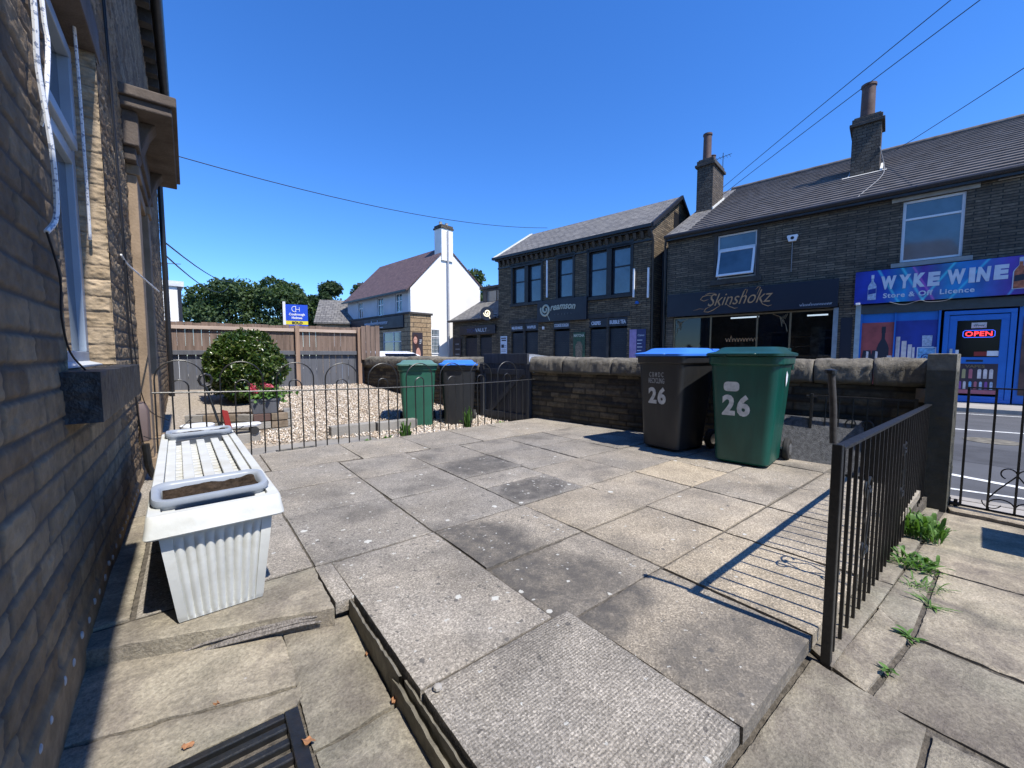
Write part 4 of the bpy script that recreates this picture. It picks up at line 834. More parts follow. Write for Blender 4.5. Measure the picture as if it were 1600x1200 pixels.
for i in range(0, len(bars) - 3, 4):
    a_, b_ = bars[i], bars[i + 3]; c_, d_ = bars[i + 1], bars[i + 2]
    for (u0, u1, st) in ((a_, b_, .115), (c_, d_, .055)):
        r_ = (u1 - u0) / 2; zc = rl((u0 + u1) / 2) + st; mb = MB(); ln = rg.uniform(-.012, .012)
        mb.tube([(u0, 0, rl(u0))] + [((u0 + u1) / 2 - r_ * math.cos(math.pi * k / 14) + ln * math.sin(math.pi * k / 14), ln * .6 * math.sin(math.pi * k / 14), zc + r_ * math.sin(math.pi * k / 14)) for k in range(15)] + [(u1, 0, rl(u1))], .0068, 6)
        mb.build('hoop', M['black_iron'], t, smooth=True)

# ================================================================== WHEELED BINS
def wheelie(label, loc, az, bodym, lidm, rimm, group=None):
    t = thing('wheeled_bin', label, 'bin', loc, math.pi - rad(az), group)
    secs = [rr(.40, .44, .05, .012, 0, .26), rr(.44, .48, .06, .03, 0, .26), rr(.46, .50, .07, .20, 0, .265), rr(.50, .545, .07, .52, 0, .28), rr(.54, .60, .07, .86, 0, .295), rr(.545, .61, .07, .885, 0, .298)]
    mb = MB(); mb.loft(secs, (True, False)); mb.build('body', bodym, t, smooth=True, angle=30)
    mb = MB(); mb.loft([rr(.545, .61, .07, .885, 0, .298), rr(.585, .66, .08, .90, 0, .305), rr(.59, .67, .08, .965, 0, .305), rr(.54, .62, .06, .966, 0, .305)], (False, False))
    mb.box(-.27, .27, .60, .655, .84, .90); mb.build('rim', bodym, t, smooth=True, bevel=.004, angle=30)
    # lid
    mb = MB(); mb.loft([rr(.60, .70, .07, .968, 0, .30), rr(.618, .72, .08, .972, 0, .30), rr(.62, .72, .08, .992, 0, .30), rr(.59, .69, .07, 1.000, 0, .305), rr(.52, .56, .08, 1.012, 0, .33), rr(.46, .48, .09, 1.046, 0, .35), rr(.42, .44, .09, 1.052, 0, .355)], (True, True))
    lid = mb.build('lid', lidm, t, smooth=True, angle=28)
    mb = MB(); mb.loft([rr(.22, .05, .02, .975, 0, -.065), rr(.24, .055, .02, .995, 0, -.062)]); 
    for sx in (-1, 1): mb.box(sx * .20 - .035, sx * .20 + .035, .575, .70, 1.0, 1.045)
    mb.build('lid_lip', lidm, lid, bevel=.006, smooth=True)
    mb = MB(); mb.tube([(-.27, .71, .985), (.27, .71, .985)], .016, 10)
    for sx in (-1, 0, 1): mb.box(sx * .22 - .03, sx * .22 + .03, .63, .72, .955, 1.0)
    mb.build('handle', rimm, t, bevel=.004)
    mb = MB(); mb.tube([(-.27, .545, .10), (.27, .545, .10)], .010, 8); mb.build('axle', M['steel'], t)
    for sx in (-1, 1):
        mb = MB(); mb.tube([(sx * .238, .545, .10), (sx * .288, .545, .10)], .10, 26); w = mb.build('wheel', M['rubber'], t, smooth=True, bevel=.012)
        mb = MB(); mb.tube([(sx * .289, .545, .10), (sx * .292, .545, .10)], .055, 20)
        for k in range(6):
            a_ = k * math.pi / 3; mb.box(sx * .2915 - .002, sx * .2915 + .002, .545 + .03 * math.cos(a_) - .006, .545 + .03 * math.cos(a_) + .006, .10 + .03 * math.sin(a_) - .006, .10 + .03 * math.sin(a_) + .006)
        mb.build('hub', M['steel'], w, smooth=True)
    return t
def slant(y0, z0, y1, z1, objs):                              # lay front stickers on the sloping front
    k = (y1 - y0) / (z1 - z0)
    for o in objs:
        n = len(o.data.vertices); co = np.empty(n * 3); o.data.vertices.foreach_get('co', co); co = co.reshape(-1, 3); co[:, 1] += y0 + (co[:, 2] - z0) * k; o.data.vertices.foreach_set('co', co.ravel()); o.data.update()
FY = (.015, .20, -.005, .86)
gb = wheelie('dark green wheeled bin with white number 26 and green lid', (3.79, 1.53, .002), 262, M['green_plastic'], M['green_dark'], M['green_dark'])
o = [text('26', .24, M['white_num'], gb, -.158, 0, .45, width=.225, bold=.010, space=1.15, depth=.0015, name='number')]
mb = MB(); mb.loft([[(x_, yy_, z_) for (x_, z_, _) in rr(.125, .085, .03, 0, -.085, .70)] for yy_ in (.002, -.003)]); o.append(mb.build('sticker', M['white_num'], gb))
slant(*FY, o)
mb = MB(); mb.add([(.2722, .30, .70), (.2742, .345, .75), (.277, .35, .80), (.276, .30, .84), (.273, .285, .78)], [(0, 1, 2, 3, 4)]); mb.build('side_mark', M['white'], gb)
bb = wheelie('black wheeled recycling bin with white number 26 and bright blue lid', (3.775, 2.33, .002), 275, M['black_plastic'], M['blue_lid'], M['black_plastic'])
o = [text('26', .22, M['white_num'], bb, -.125, 0, .485, width=.21, bold=.009, space=1.15, depth=.0015, name='number'), text('RECYCLING', .075, M['white_num_light'], bb, -.125, 0, .69, width=.19, bold=.001, depth=.001), text('C B M D C', .07, M['white_num_light'], bb, -.115, 0, .755, width=.17, bold=.001, depth=.001)]
slant(*FY, o)
wheelie('faded green wheeled bin in the neighbour yard beside the blue lidded bin', (2.72, 5.75, -.15), 205, M['green_old'], simple('pale_green_lid', (.10, .20, .16), .4, var=.1), M['green_dark'])
wheelie('black wheeled bin with blue lid in the neighbour yard by the timber gate', (3.30, 5.52, -.15), 212, M['black_plastic'], M['blue_lid'], M['black_plastic'])

# ================================================================== WHITE TROUGH WITH WINDOW BOXES
TB = (.062, 1.80, 0); t = thing('planter_trough', 'long white fluted plastic trough with a slatted top standing by the house wall', 'planter', TB, rad(1.0))
Lt = 1.93; z0t = .0
def trough_sec(z, w, l, r, flute, y0=.03):
    pts = []; nF = 9
    # near end with flutes, then sides
    n = 181
    for k in range(n):
        u = k / (n - 1); x = -w / 2 + w * u; d = 0
        q = (u - .10) / .80
        if 0 < q < 1: d = flute * (1 - abs(math.sin(math.pi * q * nF)) ** .75)
        pts.append((x, y0 + (.43 - z) * .11 - (.0) + d - flute * .5, z))
    ns = 60
    for k in range(1, ns): pts.append((w / 2 - flute * .4 * (.5 - .5 * math.cos(2 * math.pi * k / ns * 22)), y0 + (.43 - z) * .11 + (l) * k / ns, z))
    for k in range(20): pts.append((w / 2 - w * k / 19, y0 + (.43 - z) * .11 + l, z))
    for k in range(1, ns): pts.append((-w / 2 + flute * .4 * (.5 - .5 * math.cos(2 * math.pi * k / ns * 22)), y0 + (.43 - z) * .11 + l * (1 - k / ns), z))
    return pts
secs = []
for z, w, fl_ in ((.0, .262, 0), (.012, .268, .006), (.02, .27, .012), (.30, .335, .012), (.325, .34, .004), (.332, .342, 0), (.375, .352, 0)):
    secs.append(trough_sec(z, w, Lt - .16, .02, fl_))
mb = MB(); mb.loft(secs, (True, False)); mb.build('trough', M['planter'], t, smooth=True, angle=50)
mb = MB()                                                       # rim: flared lip around the top
def rim(z, w, l, y): return rr(w, l, .022, z, 0, y + l / 2, 4)
mb.loft([rim(.352, .420, Lt, .0), rim(.357, .425, Lt + .006, -.003), rim(.39, .414, Lt - .012, .006), rim(.424, .405, Lt - .025, .012), rim(.430, .397, Lt - .033, .016), rim(.428, .33, Lt - .11, .055), rim(.36, .32, Lt - .12, .06)], (False, False)); mb.build('rim', M['planter'], t, smooth=True, angle=35)
mb = MB(); mb.box(-.155, .155, .08, Lt - .10, .30, .305); mb.build('liner', simple('dark_liner', (.05, .05, .045), .9), t)
for k, x in enumerate((-.143, -.076, .0, .076, .143)):
    w_ = .019 if k in (0, 4) else .021; mb = MB(); y0_, y1_ = (.32, Lt - .32) if k not in (0, 4) else (.06, Lt - .06)
    mb.box(x - w_, x + w_, y0_, y1_, .404, .418); mb.build('slat', M['planter'], t, bevel=.003)
for k in range(17):
    y = .36 + k * .074; mb = MB(); mb.box(-.16, .16, y, y + .050, .382, .394); mb.build('cross_slat', M['planter'], t, bevel=.003)
def windowbox(label, loc, rz, L, Wd, group, tilt=0):
    b = thing('window_box', label, 'plant box', loc, rz, group)
    mb = MB(); mb.loft([rr(L * .86, Wd * .8, .03, -.09), rr(L * .95, Wd * .93, .035, .0), rr(L, Wd, .05, .006), rr(L + .012, Wd + .012, .055, .018), rr(L, Wd, .05, .032), rr(L - .03, Wd - .03, .04, .033), rr(L - .05, Wd - .05, .04, .024), rr(L - .06, Wd - .06, .035, -.03)], (True, False)); mb.build('box', M['greybox'], b, smooth=True, angle=60)
    xx, yy = np.meshgrid(np.linspace(-L / 2 + .032, L / 2 - .032, 60), np.linspace(-Wd / 2 + .032, Wd / 2 - .032, 24)); zz = .014 + (fbm(xx * 22, yy * 22, 4, 5) - .5) * .026 + xx * .03
    gridmesh('soil', xx, yy, zz, None, M['soil'], b); b.rotation_euler[0] = rad(tilt); return b
windowbox('grey window box of dry soil on the near end of the white trough', (.050, 2.00, .435), rad(3), .365, .20, 'window boxes on the white trough', 7)
windowbox('grey window box of dry soil on the far end of the white trough', (.036, 3.56, .430), rad(1), .36, .20, 'window boxes on the white trough')
cable('cord', 'frayed grey cord lying across the far slats of the white trough', [(-.09, 3.3, .432), (0, 3.33, .437), (.08, 3.36, .445), (.2, 3.42, .435), (.30, 3.62, .45)], .003, M['cable_b'])

# ================================================================== DRAIN, EDGING, DEBRIS
t = thing('drain_grate', 'black cast iron drain grate sunk in the lower flags at the front', 'grate', (.045, 1.15, -.112), rad(-1))
mb = MB(); W_, H__ = .30, .34
for y in (-.19, .17): mb.box(-.15, .13, y, y + .022, -.03, .010)
mb.box(-.18, -.15, -.19, .192, -.03, .010); mb.box(.13, .168, -.19, .192, -.03, .012); mb.build('frame', M['black_iron'], t, bevel=.003)
for k in range(6): mb = MB(); y = -.145 + k * .055; mb.box(-.15, .13, y, y + .024, -.035, .006 + .002 * (k % 2)); mb.build('bar', M['black_iron'], t, bevel=.004)
mb = MB(); mb.box(-.15, .13, -.17, .17, -.12, -.10); mb.build('sump', M['soil'], t)
t = thing('slate_edging', 'upright split slate edging between the drain flags and the patio slabs', 'edging', (.485, 1.2, -.12), 0)
def splinter(y0, y1, x, z0, zf, th, name, seed):
    ny = 70; yy = np.linspace(y0, y1, ny); top = zf(yy) + (fbm(yy * 14, yy * 0, 4, seed) - .5) * .02 + (fbm(yy * 45, yy * 0, 3, seed) - .5) * .012; nz = 10
    V, Y = np.meshgrid(np.linspace(0, 1, nz), yy); Z = z0 + (top[:, None] - z0) * V; X1 = x + (fbm(Y * 9, Z * 25, 4, seed) - .5) * .012
    tt = np.stack([fbm(Y * 9, Z * 20, 3), V * 0, V * 0], -1); a1 = (X1 - .485, Y - 1.2, Z + .12, tt, None)
    a2 = (X1[:, ::-1] + th - .485, Y[:, ::-1] - 1.2, Z[:, ::-1] + .12, tt, None)
    topq = (np.stack([X1[:, -1], X1[:, -1] + th], 1) - .485, np.stack([yy, yy], 1) - 1.2, np.stack([top, top - .004], 1) + .12, tt[:, :2], None)
    v, q, tn_ = joinmesh([a1, a2, topq]); fromarr(name, v, q, tn_, M['slate_edge'], t, smooth=False)
splinter(1.16, 1.655, .468, -.13, lambda y: -.012 + (y - 1.16) * -.0, .010, 'slate', 3)
splinter(.55, 1.20, .462, -.13, lambda y: -.045 - (1.2 - y) * .02, .012, 'slate', 6)
splinter(.50, 1.14, .480, -.13, lambda y: -.022 - (1.2 - y) * .01, .008, 'slate', 9)
# weathered timber wedge below the stone ledge
t = thing('rotten_timber', 'splintered grey rotten timber strip below the ledge in front of the white trough', 'timber', (.13, 1.735, -.075), rad(-20)); t.scale = (1.25, 1.25, 1.1)
rg = random.Random(11)
for k in range(7):
    mb = MB(); y = -.018 + k * .006; x0 = -.20 + rg.random() * .1; x1 = .17 + rg.random() * .05; z = .012 + .010 * (k % 3) + rg.random() * .008
    mb.tube([(x0, y, -.004), (x0 + .08, y + rg.uniform(-.004, .004), z * .6), ((x0 + x1) / 2, y + .003, z), (x1 - .05, y + rg.uniform(-.006, .006), z + .012), (x1, y, z + .01)], .0065, 5, taper=[.2, .8, 1.1, 1, .5]); mb.build('splinter', M['bleach_wood'], t)
def leafthing(name, label, cat, x, y, z, s, rz, m=None):
    mb = MB(); n = 9; top = [(s * (k / n - .5), s * .28 * math.sin(math.pi * k / n) ** .8, .006 * math.sin(k)) for k in range(n + 1)]; bot = [(s * (k / n - .5), -s * .24 * math.sin(math.pi * k / n) ** .9, .004 * math.cos(k * 1.3)) for k in range(n - 1, 0, -1)]
    mb.prism([(a, b, c + .012 * (b / s) ** 2 * 40 * .03) for a, b, c in top + bot], (0, 0, .0015)); o = mb.build(name, m or M['fallen']); o.location = (x, y, z); o.rotation_euler = (rad(rg.uniform(-14, 14)), rad(rg.uniform(-14, 14)), rz); return tag(o, label, cat, 'dry leaves on the lower flags')
for x, y, s, l in ((.455, 1.17, .032, 'curled orange dry leaf lying against the slate edging'), (.215, 1.19, .040, 'pale dry leaf standing at the corner of the drain grate'), (.29, 1.66, .028, 'small brown dry leaf under the rotten timber'), (.02, 1.50, .024, 'tiny tan dry leaf on the flag left of the drain'), (.455, 1.42, .018, 'small pale leaf scrap at the top of the slate edging'), (-.05, 1.38, .03, 'narrow tan leaf scrap nearest the house wall shadow')):
    leafthing('dry_leaf', l, 'leaf', x, y, -.098, s, rg.uniform(0, 3))
for k, (x, y, s, l) in enumerate(((.53, 1.02, .014, 'small pale pebble lump on the corner of the dimpled slab'), (.10, 1.56, .007, 'white pebble on the flag below the white trough'), (.14, 1.62, .009, 'tan pebble beside the rotten timber'))):
    mb = MB(); mb.lathe([(0, 0), (s, s * .3), (s * .9, s * .8), (s * .3, s * 1.1), (0, s * 1.1)], 8); o = mb.build('pebble', M['pavement'], smooth=True); o.location = (x, y, .0 if k == 0 else -.102); tag(o, l, 'pebble')

# ================================================================== WEEDS
def weed(label, loc, n, L, seed, spread=1.0, name='weed', group=None, mat='leaf_weed', upright=.6, width=.16):
    rgw = random.Random(seed); t = thing(name, label, 'weed', loc, 0, group); vs, fs, tn_ = [], [], []
    for k in range(n):
        a_ = rgw.uniform(0, 6.28); l = L * rgw.uniform(.5, 1.1); up = rgw.uniform(.3, 1.0) * upright; w = l * width * rgw.uniform(.7, 1.3); bx, by = rgw.uniform(-.3, .3) * L * spread, rgw.uniform(-.3, .3) * L * spread
        g = rgw.random(); seg = 7; b = len(vs)
        for j in range(seg + 1):
            u = j / seg; r_ = l * u * (1 - .25 * up); z = l * up * (u - .55 * u * u) * 1.6; ww = w * math.sin(math.pi * (u * .85 + .1)) * (1 + .5 * (-1) ** j * (.3 if j % 2 else -.3))
            for s_ in (-1, 0, 1): vs.append((bx + r_ * math.cos(a_) - s_ * ww * math.sin(a_), by + r_ * math.sin(a_) + s_ * ww * math.cos(a_), z + abs(s_) * ww * .25)); tn_.append((g, g, g))
        for j in range(seg):
            for s_ in (0, 1): i0 = b + j * 3 + s_; fs.append((i0, i0 + 1, i0 + 4, i0 + 3))
    fromarr('foliage', np.array(vs), np.array(fs), np.array(tn_), M[mat], t, smooth=True); return t
weed('tall jagged green weed growing at the foot of the stone gatepost railing end', (3.62, .36, -.17), 230, .085, 1, 4.2, upright=2.4, width=.13)
weed('sprawling green weed below the tall one along the railing foot', (3.0, .30, -.145), 110, .07, 2, 4.0, upright=1.2, width=.13)
weed('grassy weed tuft trailing over the path joint by the railing', (2.72, .235, -.135), 60, .06, 3, 3.6, upright=.8, width=.06)
weed('small dandelion leaves in the joint of the path flags', (2.10, .215, -.092), 12, .055, 4, .5, upright=.6)
weed('small weed rosette on the pale flag nearest the railing post', (1.78, .225, -.07), 9, .045, 5, .5, upright=.7)
weed('thin weed trailing at the middle of the path joint', (2.5, .205, -.12), 12, .09, 6, 1, upright=.3, width=.06)
weed('leafy weed growing through the hooped railing in front of the old green bin', (2.08, 4.76, -.05), 110, .11, 7, 1.5, upright=3.2, width=.12)
weed('upright weed behind the hooped railing by the black neighbour bin', (3.02, 4.80, -.03), 90, .12, 8, 1.2, upright=3.4, width=.12)
for k, (x, l) in enumerate(((1.62, 'low weed at the gravel edge under the hooped railing'), (1.85, 'low green weed between gravel and slab left of the green bin weed'), (3.6, 'thin weed at the railing foot near the timber gate'))): weed(l, (x, 4.80, -.06), 16, .09, 20 + k, 1, upright=1.0)

# ================================================================== NEIGHBOUR GARDEN
# fence runs from the house end to the wall; local x along it
A0 = Vector((-.30, 10.65, 0)); A1 = Vector((3.42, 10.15, 0)); fz = math.atan2(A1.y - A0.y, A1.x - A0.x); FL2 = (A1 - A0).length
t = thing('timber_fence', 'garden fence with grey painted boards below and raw brown boards on top', 'fence', (A0.x, A0.y, .15), fz)
rg = random.Random(5)
mb = MB(); x = 0
while x < FL2 - .1: mb.box(x, x + .132, .0, .018, .0, 1.02); x += .140
mb.build('lower_boards', M['wood_grey'], t)
mb = MB(); x = 0
while x < FL2 - .05:
    h_ = 1.50 + rg.uniform(-.012, .012); mb.box(x, x + .128, -.022 - rg.random() * .004, -.004, .92, h_); x += .133
mb.build('upper_boards', M['wood_brown'], t)
mb = MB(); mb.box(.02, FL2 - .08, -.075, -.03, 1.36, 1.43); mb.build('rail', M['wood_pale'], t, bevel=.004)
mb = MB(); mb.box(0, FL2, -.06, -.0, .84, .93); mb.build('rail', M['wood_grey'], t, bevel=.004)
for x in (.0, 2.27, 3.60): mb = MB(); mb.box(x - .04, x + .045, -.14, -.06, -.1, 1.50); mb.build('post', M['wood_post'], t, bevel=.004)
mb = MB()
for k in range(4): mb.box(FL2 - .12 + k * .11, FL2 - .02 + k * .11, -.19, -.172, .72, 1.53 + (k % 2) * .02)
mb.build('short_boards', M['wood_brown'], t)
# shrub
t = thing('shrub', 'big round glossy evergreen shrub in front of the garden fence', 'shrub', (.80, 8.75, .10))
rngs = np.random.default_rng(8)
def crownpts(n, c, r, seed, rough=.22, shell=.55, power=1.0):
    rg_ = np.random.default_rng(seed); d = rg_.normal(size=(n, 3)); d /= np.linalg.norm(d, axis=1)[:, None]
    lat = np.arctan2(d[:, 1], d[:, 0]); bumpy = 1 + rough * (fbm(lat * 2.2 + 7, d[:, 2] * 3.5 + seed, 4, seed) - .5) * 2
    rad_ = shell + (1 - shell) * rg_.random(n) ** .6; return np.array(c) + d * np.array(r) * (bumpy * rad_)[:, None]
P_ = crownpts(13000, (0, 0, .63), (.61, .66, .66), 3, .28, .76); P_ = P_[P_[:, 2] > .02]
sh_ = [crownpts(46, (math.cos(a) * .60 * c, math.sin(a) * .60 * c, .63 + .64 * math.sin(e_)), (.035, .035, .12), 50 + i, .3, .1) for i, (a, e_) in enumerate([(random.uniform(0, 6.28), random.uniform(.1, 1.4)) for _ in range(12)]) for c in (math.cos(e_),)]
P_ = np.concatenate([P_] + sh_)
leafmesh('foliage', P_, .068, M['leaf_shrub'], t, 1.9, .5, 2)
P_ = crownpts(2600, (0, 0, .64), (.5, .52, .52), 4, .15, .3); leafmesh('inner_foliage', P_, .10, M['leaf_shrub'], t, 1.8, .3, 5)
for k in range(5): mb = MB(); a_ = k * 1.3; mb.tube([(0, 0, -.1), (.1 * math.cos(a_), .1 * math.sin(a_), .2), (.35 * math.cos(a_), .35 * math.sin(a_), .6)], .025, 6, taper=[1, .8, .3]); mb.build('branch', M['bark'], t)
# brick bed, pot and clutter
t = thing('raised_bed', 'old low bed of mixed red and buff bricks under the shrub', 'brick bed', (.55, 6.55, -.13), rad(-6))
rb = random.Random(9); M['bedstone'] = simple('old_buff_brick', (.22, .17, .12), .9, var=.4, scale=12, dirt=.5, dcol=(.1, .09, .07))
for (nm, path) in (('wall', [(-.65, .30), (-.05, .05)]), ('wall', [(-.05, .05), (.10, -.10), (.52, -.06)]), ('wall', [(.52, -.06), (.55, .7)])):
    mb = MB()
    for (p, q) in zip(path[:-1], path[1:]):
        p, q = Vector((*p, 0)), Vector((*q, 0)); L_ = (q - p).length; n = max(1, round(L_ / .2)); an = math.atan2(q.y - p.y, q.x - p.x)
        for r in range(3):
            for k in range(n):
                mb.T = Matrix.Translation(p) @ Matrix.Rotation(an, 4, 'Z'); x = L_ * k / n; mb.m = rb.choice((0, 0, 1, 2)); mb.box(x + .006, x + L_ / n - .006, -.05 + rb.uniform(-.008, .008), .05, r * .105 + .004, r * .105 + .099)
    mb.build(nm, [M['concrete'], M['clay'], M['bedstone']], t, bevel=.006)
mb = MB(); mb.prism([(-.6, .32, .22), (-.02, .08, .24), (.5, .0, .22), (.52, .7, .22), (-.6, .9, .22)], (0, 0, .03)); mb.build('soil', M['soil'], t)
t = thing('flower_pot', 'grey trough pot of pink geraniums on the brick bed below the shrub', 'flower pot', (.80, 6.52, .185), rad(-8))
mb = MB(); mb.loft([rr(.30, .16, .02, 0), rr(.36, .19, .02, .17), rr(.38, .21, .02, .172), rr(.38, .21, .02, .20), rr(.34, .17, .02, .20), rr(.33, .16, .02, .17)]); mb.build('pot', M['wood_grey'], t, smooth=True)
P_ = rngs.normal(size=(420, 3)) * (.12, .07, .045) + (0.02, 0, .26); leafmesh('foliage', P_, .055, M['leaf_weed'], t, 1.3, .6, 12)
for k, (x, y, z) in enumerate(((-.13, -.03, .33), (-.09, -.05, .30), (.02, -.02, .37), (.07, .02, .35), (-.15, .02, .36))): P_ = rngs.normal(size=(34, 3)) * .020 + (x, y, z); leafmesh('flower', P_, .032, M['flower'], t, 1.1, .4, 20 + k)
t = thing('plastic_tub', 'pale tub with a white rim standing by the house wall behind the railing', 'tub', (.04, 5.55, -.10))
mb = MB(); mb.lathe([(.10, 0), (.135, .26), (.145, .262), (.148, .31), (.13, .31), (.125, .26)], 22); mb.build('tub', simple('grey_tub', (.33, .33, .30), .6), t, smooth=True)
mb = MB(); mb.lathe([(.147, .262), (.152, .27), (.152, .325), (.145, .33)], 22); mb.build('rim', M['white'], t, smooth=True)
mb = MB(); mb.box(-.02, .12, -.17, -.165, .05, .17); mb.build('label', M['white'], t)
t = thing('garden_bag', 'black bag of garden rubbish slumped behind the hooped railing', 'bag', (.12, 5.25, -.10)); nx = 26
A, B = np.meshgrid(np.linspace(0, 2 * np.pi, nx), np.linspace(0, np.pi, 18)); R_ = 1 + (fbm(A * 2, B * 3, 4, 6) - .5) * .5 * np.sin(B)
gridmesh('bag', .16 * R_ * np.cos(A) * np.sin(B), .13 * R_ * np.sin(A) * np.sin(B), .14 + .15 * R_ * np.cos(B), None, M['black_plastic'], t)
t = thing('spade', 'long handled tool with a red blade leaning at the house corner', 'tool', (.28, 5.7, -.10), rad(10))
mb = MB(); mb.tube([(-.14, .05, .74), (-.02, 0, .20), (0, 0, .0)], .013, 8); mb.build('handle', M['black_iron'], t)
mb = MB(); mb.prism([(-.02, -.03, .46), (.04, -.03, .44), (.10, -.03, .08), (.04, -.03, .05)], (0, .03, 0)); mb.build('blade', M['red'], t, bevel=.004)
mb = MB(); mb.tube([(-.14 + .06 * math.cos(a / 8 * 6.283), .05, .80 + .07 * math.sin(a / 8 * 6.283)) for a in range(9)], .014, 8); mb.build('grip', M['black_iron'], t)
t = thing('wheeled_board', 'white flat board with black wheels lying left of the brick bed', 'board', (.46, 5.95, .0), rad(4))
mb = MB(); mb.loft([rr(.40, .14, .06, .10), rr(.44, .16, .07, .125), rr(.42, .15, .07, .14)]); mb.build('deck', M['white'], t, smooth=True)
for x in (-.14, .14): mb = MB(); mb.cyl((x, -.08, .05), (x, .08, .05), .045, 14); mb.build('wheel', M['rubber'], t, smooth=True)
mb = MB(); mb.loft([rr(.40, .2, .02, -.13), rr(.40, .2, .02, .02)]); o = mb.build('stone_block', M['concrete'], bevel=.01); o.location = (.46, 6.0, 0); tag(o, 'low concrete block carrying the white board by the brick bed', 'block')
# timber side gate in the wall
t = thing('timber_gate', 'dark timber board gate with a diagonal brace closing the gap in the street wall', 'gate', tuple(Vector((4.218, 4.795, -.14)) + ST * 1.08), RA)
mb = MB()
for k in range(9): mb.box(.02 + k * .104, .02 + k * .104 + .098, 0, .02, 0, .98)
mb.build('boards', M['gate_grey'], t)
mb = MB(); mb.box(0, .96, -.03, -.001, .80, .89); mb.box(0, .96, -.03, -.001, .08, .17); mb.prism([(.08, -.028, .17), (.2, -.028, .17), (.88, -.028, .80), (.76, -.028, .80)], (0, .026, 0)); mb.build('brace', M['gate_grey'], t, bevel=.003)
mb = MB(); mb.box(-.02, .98, -.015, .035, .98, 1.145); mb.build('top_panel', M['gate_grey'], t, bevel=.004)
for x in (-.09, .97): mb = MB(); mb.box(x, x + .08, -.04, .05, -.2, .98); mb.build('post', M['gate_grey'], t, bevel=.004)
mb = MB(); mb.box(-.03, .10, -.05, -.03, .93, .945); mb.build('hinge', M['black_iron'], t)

# ================================================================== BUILDINGS ACROSS THE STREET
Zb = lambda z: z + .25
def window2(parent, x0, x1, z0, z1, yf, fm, gm, fw=.06, mull=(), trans=(), inset=.10, name='window'):
    mb = MB(); frame_rect(mb, x0, x1, z0, z1, fw, yf + inset, yf + inset + .06)
    for m in mull: mb.box(m - fw * .5, m + fw * .5, yf + inset, yf + inset + .055, z0 + fw, z1 - fw)
    for z in trans: mb.box(x0 + fw, x1 - fw, yf + inset - .004, yf + inset + .05, z - fw * .4, z + fw * .4)
    w = mb.build(name, fm, parent, bevel=.004)
    xs = [x0 + fw] + [v for m in mull for v in (m - fw * .5, m + fw * .5)] + [x1 - fw]; zs = [z0 + fw] + [v for z in trans for v in (z - fw * .4, z + fw * .4)] + [z1 - fw]
    for i in range(0, len(xs), 2):
        for j in range(0, len(zs), 2):
            mb = MB(); d = random.uniform(-.004, .004); mb.add([(xs[i], yf + inset + .03, zs[j]), (xs[i + 1], yf + inset + .03 + d, zs[j]), (xs[i + 1], yf + inset + .03 + d, zs[j + 1]), (xs[i], yf + inset + .03, zs[j + 1])], [(0, 1, 2, 3)]); mb.build('pane', gm, w)
    return w
def roofslab(mb, x0, x1, y0, z0, y1, z1, th=.07):
    mb.prism([(x0, y0, z0), (x0, y1, z1), (x0, y1, z1 - th), (x0, y0, z0 - th)], (x1 - x0, 0, 0))
def slopeuv(o, ang):                                            # stretch v so tile courses keep size on the slope
    uv = o.data.uv_layers[0].data; n = len(uv); a = np.empty(n * 2); uv.foreach_get('uv', a); a = a.reshape(-1, 2); a[:, 1] /= math.cos(ang) ; uv.foreach_set('uv', a.ravel())
# ---------------- row of two shops -------------------------------------------------
row = thing('shop_row', 'dark stone two storey row with two shops and two chimneys on the right', 'building', (PA.x, PA.y, -.25), RA)
X0, X1, EZ, RW, RZ = -7.9, 12.0, Zb(5.48), 6.3, Zb(8.95)
OPN = [(-6.12, -4.88, Zb(3.68), Zb(5.22)), (-1.34, -.16, Zb(3.56), Zb(5.22)), (-7.62, -2.62, .02, Zb(2.55)), (-2.22, 4.2, .02, Zb(2.50))]
mb = MB(); wall_open(mb, X0, X1, 0, EZ, 0, .30, OPN); mb.box(X0, X0 + .3, .3, 12.6, 0, EZ); mb.box(X1 - .3, X1, .3, 12.6, 0, EZ); mb.box(X0 + .3, X1 - .3, 12.3, 12.6, 0, EZ)
mb.prism([(X0, .05, EZ), (X0, 12.6, EZ), (X0, 6.3, RZ - .08)], (.3, 0, 0)); mb.prism([(X1 - .3, .05, EZ), (X1 - .3, 12.6, EZ), (X1 - .3, 6.3, RZ - .08)], (.3, 0, 0))
mb.build('wall', M['row'], row)
mb = MB(); mb.box(X0 + .3, X1 - .3, .31, 12.3, Zb(3.0), Zb(3.1)); mb.box(X0 + .3, X1 - .3, 3.2, 3.3, 0, EZ); mb.box(-2.5, -2.4, .31, 3.2, 0, Zb(3.0)); mb.build('inner_wall', simple('dim_plaster', (.10, .10, .11), .9), row)
# real stepped courses so the roof reads as lapped tiles
mb = MB(); nC = 22; sl = (RZ - EZ) / (RW + .18); tl = (RW + .18) / nC
for k in range(nC):
    y0 = -.18 + k * tl; z0 = EZ + k * tl * sl
    for (a, b) in ((X0 + .75, X1 + .1),): mb.prism([(a, y0, z0 + .055), (a, y0 + tl + .03, z0 + (tl + .03) * sl + .006), (a, y0 + tl + .03, z0 + (tl + .03) * sl - .02), (a, y0, z0 - .005)], (b - a, 0, 0))
rf = mb.build('roof', M['tile'], row)
mb = MB(); roofslab(mb, X0 - .08, X0 + .745, -.18, EZ + .03, RW, RZ + .03, .08); o = mb.build('verge_slates', M['slate'], row)
mb = MB(); roofslab(mb, X0 - .05, X1 + .1, RW, RZ + .02, 12.8, EZ, .07); mb.build('rear_roof', M['tile'], row)
mb = MB(); mb.tube([(X0 + .5, RW, RZ + .02), (X1, RW, RZ + .02)], .11, 10); mb.build('ridge', M['tile'], row, smooth=True)
